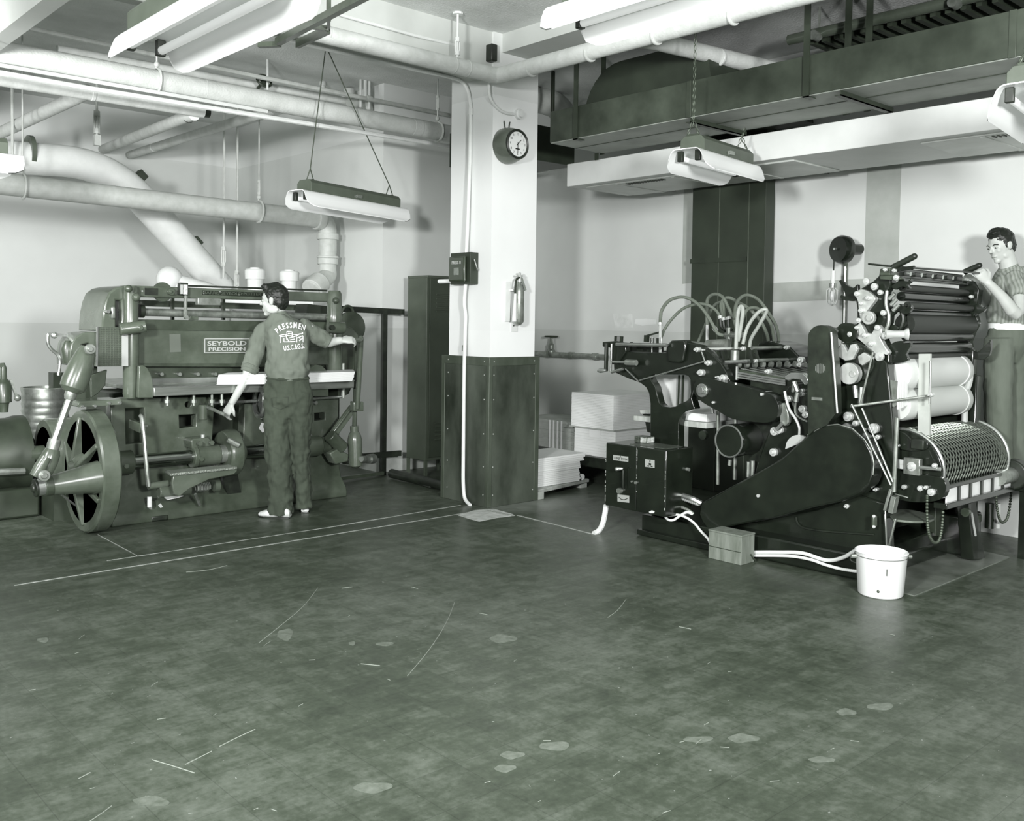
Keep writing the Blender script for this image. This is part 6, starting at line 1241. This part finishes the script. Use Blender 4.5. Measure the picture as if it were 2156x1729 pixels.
tag(obj('pile_tag', MB().box((6.614, 6.02, zm-.09), (6.6195, 6.16, zm-.02)), M_WHITE), 'small white tag stuck on the lower paper pile', 'tag')
mg = mat('grey_stock', .66, .7, var=.05, scale=6)
z0 = .266
for i, (h, lab) in enumerate(((.10, 'lowest bundle of the grey paper stock behind the column'), (.075, 'middle bundle of the grey paper stock behind the column'), (.10, 'topmost bundle of the grey paper stock behind the column'))):
    o = thing('paper_bundle', lab, 'paper', (7.0, 6.85, z0), 'grey paper bundles'); obj('sheets', pile(6.72, 6.46, 7.28, 7.25, z0, z0+h, 8, 0, .004), mg, o)
    for k in range(4): obj('band', MB().box((6.711, 6.62+k*.055, z0), (6.714, 6.64+k*.055, z0+h)), M_PAPER, o)
    z0 += h+.001
# ------------------------------------------------------------------ people
def fuse(name, mb, m, parent=None, vox=.008, smooth=4, folds=0., fscale=.12, loc=None):
    """overlapping closed volumes fused to one continuous skin"""
    o = obj(name, mb, m, parent, loc=loc)
    md = o.modifiers.new('r', 'REMESH'); md.mode = 'VOXEL'; md.voxel_size = vox; md.use_smooth_shade = True
    md = o.modifiers.new('s', 'SMOOTH'); md.iterations = smooth; md.factor = .5
    if folds:
        tx = bpy.data.textures.new('folds', 'CLOUDS'); tx.noise_scale = fscale; tx.noise_depth = 1
        md = o.modifiers.new('d', 'DISPLACE'); md.texture = tx; md.strength = folds; md.mid_level = .5; md.texture_coords = 'LOCAL'
    bpy.context.view_layer.update()
    dg = bpy.context.evaluated_depsgraph_get(); me = bpy.data.meshes.new_from_object(o.evaluated_get(dg), depsgraph=dg)
    o.modifiers.clear(); old = o.data; o.data = me; me.name = name; bpy.data.meshes.remove(old); me.shade_smooth()
    if not me.materials: me.materials.append(m)
    return o
def loft(mb, secs, n=20, fw=None, sq=2.2):
    """secs: (centre, half width vector, half depth vector); superellipse rings"""
    rings = []
    for c, w, d in secs:
        r = []
        for k in range(n):
            a = 2*PI*k/n; ca, sa = math.cos(a), math.sin(a); e = 2/sq
            r.append(V(c)+w*(abs(ca)**e*(1 if ca >= 0 else -1))+d*(abs(sa)**e*(1 if sa >= 0 else -1)))
        rings.append(r)
    return mb.ring(rings)
def ellip(mb, c, f, l, u, rf, rl, ru, n=16):
    """ellipsoid with own axes"""
    M = Matrix(((f.x*rf, l.x*rl, u.x*ru, 0), (f.y*rf, l.y*rl, u.y*ru, 0), (f.z*rf, l.z*rl, u.z*ru, 0), (0, 0, 0, 1)))
    return mb.sph(c, 1., n=n, M=M)
M_SKIN = mat('skin', .72, .5, var=.015, scale=9); M_HAIR = mat('dark_hair', .09, .5, var=.025, scale=30, streak=(1, 1, 5))
M_SHIRT = mat('work_shirt', .41, .85, var=.03, scale=7, bump=.8, bscale=13, streak=(1, 1, .5)); M_TROU = mat('dark_trousers', .24, .9, var=.035, scale=6, bump=.8, bscale=15, streak=(1, 1, .4)); M_TROU2 = mat('grey_trousers', .37, .85, var=.03, scale=6, bump=.6, bscale=12, streak=(1, 1, .3))
def head_mb(mb, c, f, u, k=1.):
    """c: centre of the cranium; f: where the face looks; u: up"""
    f = f.normalized(); u = (u-f*u.dot(f)).normalized(); l = u.cross(f)
    E = lambda a, b, z, rf, rl, ru: ellip(mb, c+(f*a+l*b+u*z)*k, f, l, u, rf*k, rl*k, ru*k)
    E(-.005, 0, .005, .096, .075, .096)                       # cranium
    E(.030, 0, -.045, .064, .060, .075); E(.022, 0, -.085, .060, .052, .045)   # face, jaw
    E(.066, 0, -.112, .024, .026, .020)                       # chin
    E(.075, 0, .012, .022, .050, .014)                        # brow
    for s_ in (-1, 1):
        E(.062, s_*.034, -.035, .025, .022, .022)             # cheek
        E(-.002, s_*.076, -.020, .018, .009, .032); E(-.012, s_*.082, -.012, .012, .007, .022)   # ear
        E(-.0, s_*.052, -.085, .05, .016, .028)
    mb.cyl(c+(f*.088+u*.0)*k, c+(f*.112-u*.036)*k, .008*k, .012*k, 10); E(.106, 0, -.038, .015, .014, .010)   # nose
    E(.086, 0, -.074, .013, .024, .008); E(.084, 0, -.087, .012, .021, .008)       # lips
    return f, l, u
def hair_mb(c, f, l, u, k=1., quiff=.0):
    mb = MB(); E = lambda a, b, z, rf, rl, ru: ellip(mb, c+(f*a+l*b+u*z)*k, f, l, u, rf*k, rl*k, ru*k)
    E(-.018, 0, .026, .097, .083, .092); E(-.050, 0, -.020, .062, .074, .070); E(-.058, 0, -.052, .042, .058, .04)
    E(.040, 0, .080, .048, .058, .030)
    for s_ in (-1, 1): E(-.022, s_*.058, .0, .040, .022, .055); E(.018, s_*.066, .0, .013, .010, .034)
    if quiff: E(.055, .015, .098, .035, .045, .02*quiff); E(.0, -.02, .112, .05, .04, .016)
    return mb
def hand_mb(mb, wrist, d, n, curl, L=.185, side=1, spread=.12):
    """wrist point, pointing direction d, back-of-hand normal n; curl in degrees for the fingers"""
    d = d.normalized(); n = (n-d*n.dot(d)).normalized(); s = d.cross(n)*side
    pc = wrist+d*L*.26
    loft(mb, [(wrist-d*.01, s*.026, n*.020), (wrist+d*L*.12, s*.032, n*.018), (wrist+d*L*.32, s*.042, n*.016), (wrist+d*L*.5, s*.042, n*.013)], 12)
    for i, (o, ln, r) in enumerate(((.030, .40, .0090), (.010, .45, .0095), (-.011, .42, .0090), (-.031, .33, .0080))):
        p = wrist+d*L*.46+s*o; a = 0.; pts = [p]; rs = [r*1.1]
        for j, q in enumerate((.44, .32, .24)):
            a += math.radians(curl)*(1. if j else .8)
            dd = d*math.cos(a)-n*math.sin(a)+s*o*spread*6*(1 if j == 0 else .3); p = p+dd.normalized()*L*ln*q; pts.append(p); rs.append(r*(1-.1*j))
        mb.tube(pts, rs, 8); mb.sph(pts[-1], rs[-1], n=8)
        for j in (1, 2): mb.sph(pts[j], rs[j]*1.03, n=8)
    p = wrist+d*L*.10+s*.026; pts = [p, p+(s*.8+d*.75-n*.25).normalized()*L*.2, p+(s*.62+d*.95-n*.45).normalized()*L*.36, p+(s*.40+d*1.0-n*.75).normalized()*L*.46]
    mb.tube(pts, [.014, .0125, .0105, .008], 8); mb.sph(pts[-1], .008, n=8)
def decal(name, polys, tgt, m, par, lift=.009):
    """flat lettering (polygons in photo positions) laid on the cloth of tgt"""
    dg = bpy.context.evaluated_depsgraph_get(); loc = wloc(tgt); me = tgt.data
    bv = BVHTree.FromPolygons([v.co+loc for v in me.vertices], [tuple(p.vertices) for p in me.polygons])
    mb = MB()
    for vs, fs in polys:
        out = []
        for x, y in vs:
            d = (P(x, y, D=1.)-CAM).normalized(); h = bv.ray_cast(CAM, d)
            out.append((h[0] if h[0] is not None else P(x, y, D=7.3))-d*lift)
        mb.add(out, fs)
    return obj(name, mb, m, par, flat=True)
def text_polys(txt, x, y, hpx, ang=0., sx=1., bold=.0):
    cu = bpy.data.curves.new('t', 'FONT'); cu.body = txt; cu.size = 1/.72; cu.align_x = 'CENTER'; cu.align_y = 'CENTER'; cu.offset = bold; cu.resolution_u = 2
    o = bpy.data.objects.new('t', cu); COL.objects.link(o); bpy.context.view_layer.update()
    me = bpy.data.meshes.new_from_object(o.evaluated_get(bpy.context.evaluated_depsgraph_get())); ca, sa = math.cos(ang), math.sin(ang)
    vs = [(x+(q.co.x*sx*ca+q.co.y*sa)*hpx, y+(q.co.x*sx*sa-q.co.y*ca)*hpx) for q in me.vertices]; fs = [tuple(p.vertices) for p in me.polygons]
    bpy.data.objects.remove(o); bpy.data.curves.remove(cu); bpy.data.meshes.remove(me); return vs, fs
def line_polys(pts, w_):
    out = []
    for (x0, y0), (x1, y1) in zip(pts, pts[1:]):
        l = math.hypot(x1-x0, y1-y0) or 1; nx, ny = -(y1-y0)/l*w_/2, (x1-x0)/l*w_/2
        out.append(([(x0+nx, y0+ny), (x1+nx, y1+ny), (x1-nx, y1-ny), (x0-nx, y0-ny)], [(0, 1, 2, 3)]))
    return out
UP = V((0, 0, 1)); RH = V((RT.x, RT.y, 0)).normalized(); FH = V((-RH.y, RH.x, 0))    # photo right, away from camera
if FH.dot(FW) < 0: FH = -FH

# --- pressman at the cutter, seen from behind
D1 = dep(P(607, 1086, Z=0)); A = lambda x, y, o=0.: P(x, y, D=D1+o)
S1 = D1/FPX
man = MB()
hc = A(577.5, 629, -.02); hf = (-RH*1.0+FH*.12-UP*.06); f1, l1, u1 = head_mb(man, hc, hf, UP+RH*.0-RH*.05, 1.0)
man.tube([A(589, 700, .0), A(587, 668, -.0), A(581, 640, -.01)], [.062, .058, .056], 16)
TOR = [(606, 800, 41, .100, 0), (606, 770, 41, .105, 0), (607, 740, 42, .110, 0), (606, 712, 46, .115, .0), (602, 690, 44, .105, .0), (595, 676, 24, .08, .0)]
loft(man, [(A(x, y, o), RH*(w*S1*.88), FH*(d*.85)) for x, y, w, d, o in TOR])
armL = [A(556, 697, .02), A(536, 738, .03), A(524, 782, .0), A(506, 818, -.02), A(487, 850, -.02)]; armR = [A(646, 692, .05), A(668, 708, .10), A(690, 721, .14), A(704, 719, .17), A(720, 716.5, .19)]
man.tube(smooth_path(armL, 3), [.05-.0007*i*1.0-(.0013*i if i > 6 else 0) for i in range(13)], 14); man.tube(smooth_path(armR, 3), [.05-.0012*i-(.0006*i if i > 6 else 0) for i in range(13)], 14)
hand_mb(man, armL[-1], armL[-1]-armL[-2]+V((0, 0, -.015)), -FH*.8-RH*.5, 38, side=-1, L=.175)
hand_mb(man, armR[-1], RH*1.0+FH*.25+UP*.04, UP*.75-FH*.65, 42, side=-1, L=.165)
legL = [(583, 830, .085), (585, 880, .075), (586, 950, .06), (589, 1010, .055), (592, 1070, .045)]; legR = [(633, 830, .085), (632, 880, .075), (633, 950, .058), (637, 1010, .055), (640, 1060, .045)]
for lg, o in ((legL, -.02), (legR, .10)): man.tube([A(x, y, o*(y-820)/250) for x, y, r in lg], [r*.9 for x, y, r in lg], 14)
loft(man, [(A(606, 845), RH*.15, FH*.10), (A(606, 790), RH*.135, FH*.09)])
m1 = fuse('person', man, M_SKIN, None, .006, 3, loc=(A(607, 1086).x, A(607, 1086).y, 0)); tag(m1, 'man in work shirt and dark trousers seen from behind, working the paper cutter', 'person')
# shirt
sh = MB()
SH = [(606, 801, 42, .118, 0), (606, 792, 43, .125, 0), (606, 780, 46, .13, -.005), (606, 765, 43.5, .122, 0), (607, 740, 43, .120, 0), (606, 716, 46, .122, .0), (603, 697, 50, .118, .0), (597, 680, 42, .105, .005), (592, 668, 25, .085, .005), (589, 660, 17, .07, .0)]
loft(sh, [(A(x, y, o), RH*(w*S1), FH*d) for x, y, w, d, o in SH])
aL = smooth_path([A(566, 690, .01), A(552, 702, .02), A(542, 728, .03), A(533, 755, .02), A(525, 780, .0)], 3); sh.tube(aL, [.062, .066, .068, .07, .071, .072, .073, .073, .072, .07, .066, .062, .058], 16)
aR = smooth_path([A(632, 686, .02), A(648, 694, .06), A(664, 704, .10), A(678, 713, .125), A(689, 719, .14)], 3); sh.tube(aR, [.060, .064, .066, .066, .066, .065, .064, .063, .063, .062, .060, .058, .055], 16)
shirt = fuse('shirt', sh, M_SHIRT, m1, .008, 3, .034, .09)
cb_ = MB().tube([A(530, 769, .01), A(523, 785, -.005)], [.066, .064], 18); cb_.tube([A(528, 773, .01), A(525, 780, 0)], [.071, .070], 18); obj('rolled_cuff', cb_, M_SHIRT, shirt, bevel=.006)
cb_ = MB().tube([A(683, 716, .13), A(692, 720.5, .145)], [.060, .058], 18); obj('rolled_cuff', cb_, M_SHIRT, shirt, bevel=.006)
obj('collar', MB().tube([A(588, 666, .0), A(587, 657, -.0)], [.066, .062], 18), M_SHIRT, shirt, bevel=.004)
# trousers
tr2 = MB()
loft(tr2, [(A(606, 880), RH*.10, FH*.08), (A(607, 845), RH*(51*S1), FH*.128), (A(607, 822), RH*(51*S1), FH*.128), (A(606, 800), RH*(44*S1), FH*.118), (A(606, 793), RH*(42.5*S1), FH*.112)])
TL = [(584, 826, 27, .115, 0), (584, 850, 27, .108, 0), (585, 900, 27, .10, -.01), (586, 950, 26, .092, -.02), (589, 1000, 25, .088, -.03), (591, 1050, 24.5, .09, -.04), (592, 1082, 25, .098, -.045)]
TR = [(632, 826, 27, .115, 0), (633, 850, 26, .108, .01), (633, 900, 22, .10, .03), (633, 950, 19, .09, .05), (636, 1000, 17, .085, .07), (639, 1040, 17, .088, .09), (641, 1070, 17.5, .092, .10)]
for T_ in (TL, TR): loft(tr2, [(A(x, y, o), RH*(w*S1), FH*d) for x, y, w, d, o in T_])
trou = fuse('trousers', tr2, M_TROU, m1, .008, 3, .036, .07)
obj('belt', MB().tube([A(606, 797)+RH*(math.cos(t)*42.5*S1)+FH*math.sin(t)*.117 for t in [2*PI*i/28 for i in range(28)]], .012, 6, cyc=True), M_TROU, trou)
pk = decal('pocket_seam', line_polys([(571, 838), (573, 856), (590, 862), (606, 855), (607, 836), (571, 838)], 1.2), trou, mat('seam_dark', .2, .8), trou)
# shoes
def shoe(heel, toe, w_, m, par, hgt=.075):
    d = (toe-heel).normalized(); s = V((-d.y, d.x, 0)); L = (toe-heel).length; mb = MB(); q = lambda t, z: heel+d*L*t+UP*z
    loft(mb, [(q(.0, .030), s*w_*.62, UP*.028), (q(.08, .045), s*w_*.8, UP*.043), (q(.3, .048), s*w_*.85, UP*.046), (q(.55, .036), s*w_, UP*.034), (q(.8, .028), s*w_*.95, UP*.026), (q(.95, .022), s*w_*.6, UP*.018), (q(1., .02), s*w_*.25, UP*.010)], 16)
    o = obj('shoe', mb, m, par); so_ = MB()
    out = [q(t, .0)+s*w_*k for t, k in ((0, .6), (.1, .85), (.3, .85), (.55, 1.05), (.8, 1.), (.95, .65), (1.01, .2))]; out += [q(t, 0)-s*w_*k for t, k in ((1.01, .2), (.95, .65), (.8, 1.), (.55, 1.05), (.3, .85), (.1, .85), (0, .6))]
    so_.plate(out, (0, 0, .012)); so_.box((-.5, -.5, 0), (-.5, -.5, 0)) if False else None
    obj('sole', so_, M_BLACKM, o); return o
M_SHOE = mat('pale_shoe', .78, .5, var=.12, scale=22)
shoe(P(611, 1091, Z=0), P(545, 1088, Z=0), .048, M_SHOE, m1); shoe(P(642, 1081, Z=0), P(637, 1062, Z=0)+FH*.05, .048, M_SHOE, m1)
fuse('hair', hair_mb(hc, f1, l1, u1, 1.0, 1.), M_HAIR, m1, .005, 2, .010, .02)
def face_bits(o, c, f, l, u, k=1.):
    for s_ in (-1, 1):
        e = MB(); ellip(e, c+(f*.079+l*s_*.032-u*.012)*k, f, l, u, .012*k, .014*k, .007*k); eo = obj('eye', e, mat('eye_white', .7, .3), o)
        q = MB(); ellip(q, c+(f*.090+l*s_*.034-u*.012)*k, f, l, u, .003*k, .006*k, .006*k); obj('iris', q, M_BLACKM, eo)
        b_ = MB().tube([c+(f*.090+l*s_*.014+u*.008)*k, c+(f*.091+l*s_*.034+u*.014)*k, c+(f*.076+l*s_*.054+u*.008)*k], .004*k, 6); obj('eyebrow', b_, M_HAIR, o)
    mo_ = MB().tube([c+(f*.088+l*.022-u*.080)*k, c+(f*.099-u*.0805)*k, c+(f*.088-l*.022-u*.080)*k], .003*k, 6); obj('mouth', mo_, mat('lips', .5, .5), o)
face_bits(m1, hc, f1, l1, u1)
# back lettering: arched word, little drawing of a press, initials
M_INK = mat('white_ink', .93, .7); pol = []
for ch, x, y, a in zip('PRESSMEN', (583.5, 590, 597.3, 604.8, 612.5, 621.5, 631, 638.7), (697, 691.5, 688, 686, 685.3, 685.4, 687.5, 690.5), (-38, -27, -18, -10, -3, 2, 8, 14)): pol.append(text_polys(ch, x, y, 12.0, math.radians(a), .68, .034))
decal('back_lettering', pol, shirt, M_INK, shirt)
pol = []
for pts in ([(590, 710), (590, 722)], [(590, 706), (602, 704), (604, 716)], [(588, 706), (590, 709), (602, 708)], [(604, 698), (615, 699), (615, 707)], [(604, 698), (604, 706), (616, 708)], [(606, 702), (614, 703)], [(598, 720), (622, 719)], [(608, 712), (620, 709), (630, 704)], [(610, 716), (621, 714)], [(624, 706), (625, 721)], [(625, 712), (638, 707), (638, 721)], [(630, 718), (637, 712)], [(628, 704), (638, 702), (636, 700)], [(603, 709), (608, 719)], [(598, 712), (598, 720)], [(616, 704), (626, 705)], [(631, 711), (633, 717)]): pol += line_polys(pts, 1.7)
decal('back_emblem', pol, shirt, M_INK, shirt)
decal('back_initials', [text_polys('U.S.C.&G.S.', 619, 731.5, 10.5, math.radians(-7.5), .64, .03)], shirt, M_INK, shirt)

# --- pressman at the far side of the press
D2 = 6.58; B = lambda x, y, o=0.: P(x, y, D=D2+o); S2 = D2/FPX
m = MB()
hc2 = B(2107, 514, 0); f2, l2, u2 = head_mb(m, hc2, -RH*1.0-FH*.34-UP*.30, UP-RH*.18, .93)
m.tube([B(2132, 590, .02), B(2124, 560, .01), B(2114, 530, 0)], [.066, .060, .058], 16)
T2 = [(2123, 690, 36, .11), (2122, 660, 36, .115), (2126, 620, 38, .12), (2134, 590, 40, .115), (2138, 572, 30, .09)]
loft(m, [(B(x, y, .02), RH*(w*S2*.88), FH*(d*.85)) for x, y, w, d in T2])
a2 = [B(2140, 592, -.10), B(2146, 630, -.16), B(2138, 660, -.22), B(2110, 626, -.24), B(2079, 594, -.25)]
m.tube(smooth_path(a2, 3), [.052, .05, .048, .046, .045, .044, .044, .044, .041, .037, .033, .030, .027], 14)
hand_mb(m, a2[-1], -RH*.65+UP*.75-FH*.05, -RH*.3-FH*.9+UP*.2, 42, side=1, L=.16)
a3 = [B(2106, 596, .12), B(2085, 640, .10), B(2070, 610, .02), B(2058, 596, -.05)]; m.tube(smooth_path(a3, 3), [.05, .048, .046, .044, .042, .04, .038, .034, .03, .028], 12)
hand_mb(m, a3[-1], -RH*.7+UP*.5-FH*.3, UP*.7-FH*.4, 45, side=-1, L=.15)
for x0, x1, o in ((2104, 2098, -.05), (2134, 2134, .08)): m.tube([B(x0, 765, o), B(x0, 850, o), B(x1, 995, o)], [.06, .055, .045], 14)
loft(m, [(B(2120, 730, .02), RH*.105, FH*.085), (B(2121, 700, .02), RH*.10, FH*.08)])
zf = B(2110, 1004).z-.01
m2 = fuse('person', m, M_SKIN, None, .006, 3, loc=(B(2118, 1000).x, B(2118, 1000).y, zf)); tag(m2, 'dark-haired man in striped shirt and white belt leaning over the press rollers', 'person')
s2 = MB(); SS = [(2122, 684, 35, .118), (2121, 676, 38.5, .13), (2121, 655, 38, .128), (2125, 620, 40, .13), (2132, 592, 43, .125), (2136, 575, 36, .105), (2131, 562, 20, .08)]
loft(s2, [(B(x, y, .02), RH*(w*S2), FH*d) for x, y, w, d in SS])
s2.tube(smooth_path([B(2134, 585, -.06), B(2142, 604, -.12), B(2146, 625, -.16)], 3), [.064, .066, .068, .068, .067, .066, .064], 16); s2.tube(smooth_path([B(2110, 590, .08), B(2098, 612, .12), B(2086, 634, .10)], 3), [.06, .062, .062, .062, .06, .058, .056], 14)
ms = mat('striped_shirt', .55, .8); nt = ms.node_tree; N = nt.nodes; L = nt.links; tc = N.new('ShaderNodeTexCoord'); wv = N.new('ShaderNodeTexWave'); wv.inputs['Scale'].default_value = 16; wv.inputs['Distortion'].default_value = 1.5
mp_ = N.new('ShaderNodeMapping'); mp_.inputs['Rotation'].default_value = (0, 0, yaw); L.new(tc.outputs['Object'], mp_.inputs[0]); L.new(mp_.outputs[0], wv.inputs['Vector'])
rp_ = N.new('ShaderNodeValToRGB'); rp_.color_ramp.elements[0].color = tint(.48); rp_.color_ramp.elements[1].color = tint(.58); rp_.color_ramp.elements[0].position = .25; rp_.color_ramp.elements[1].position = .6; L.new(wv.outputs['Color'], rp_.inputs[0]); L.new(rp_.outputs[0], N['Principled BSDF'].inputs['Base Color'])
shirt2 = fuse('shirt', s2, ms, m2, .008, 3, .03, .07)
cl2 = MB().tube([B(2126, 572, .015), B(2121, 560, .01)], [.070, .066], 16); obj('collar', cl2, ms, shirt2, bevel=.005)
t3 = MB(); loft(t3, [(B(2116, 765, .02), RH*.09, FH*.08), (B(2118, 725, .02), RH*(41*S2), FH*.13), (B(2121, 700, .02), RH*(37*S2), FH*.122), (B(2122, 690, .02), RH*(36*S2), FH*.116)])
loft(t3, [(B(2104, 712, .0), RH*(26*S2), FH*.115), (B(2102, 740, -.03), RH*(28*S2), FH*.112), (B(2101, 820, -.05), RH*(26*S2), FH*.105), (B(2102, 900, -.05), RH*(24*S2), FH*.1), (B(2104, 990, -.05), RH*(23*S2), FH*.1)])
loft(t3, [(B(2134, 712, .03), RH*(24*S2), FH*.115), (B(2132, 740, .06), RH*(26*S2), FH*.112), (B(2134, 820, .08), RH*(24*S2), FH*.1), (B(2135, 900, .09), RH*(22*S2), FH*.095), (B(2136, 985, .09), RH*(22*S2), FH*.095)])
trou2 = fuse('trousers', t3, M_TROU2, m2, .008, 3, .016, .10)
obj('belt', MB().ring([[B(2122, 688+dy, .02)+RH*(math.cos(t)*37.6*S2)+FH*math.sin(t)*.125 for t in [2*PI*i/32 for i in range(32)]] for dy in (-6.5, 6.5)], caps=True), M_WHITE, trou2, label='white leather belt')
fuse('hair', hair_mb(hc2, f2, l2, u2, .93, .8), M_HAIR, m2, .005, 2, .010, .02)
face_bits(m2, hc2, f2, l2, u2, .93)
c = B(2104, 1000, -.05); c.z = zf; sh_ = [shoe(c+RH*.05, c-RH*.20, .046, M_BLACKM, m2)]
c = B(2136, 996, .09); c.z = zf; shoe(c+RH*.05, c-RH*.20, .046, M_BLACKM, m2)
# running board he stands on
c = B(2118, 1000, .02); rbm = MB().box((6.66, 2.3, zf-.035), (7.32, 3.6, zf-.001)); rbo = obj('running_board', rbm, M_BLACK, pr, bevel=.004)
for x in (6.72, 7.26):
    for y in (2.36, 3.54): obj('board_post', MB().box((x-.02, y-.02, 0), (x+.02, y+.02, zf-.03)), M_BLACK, pr)
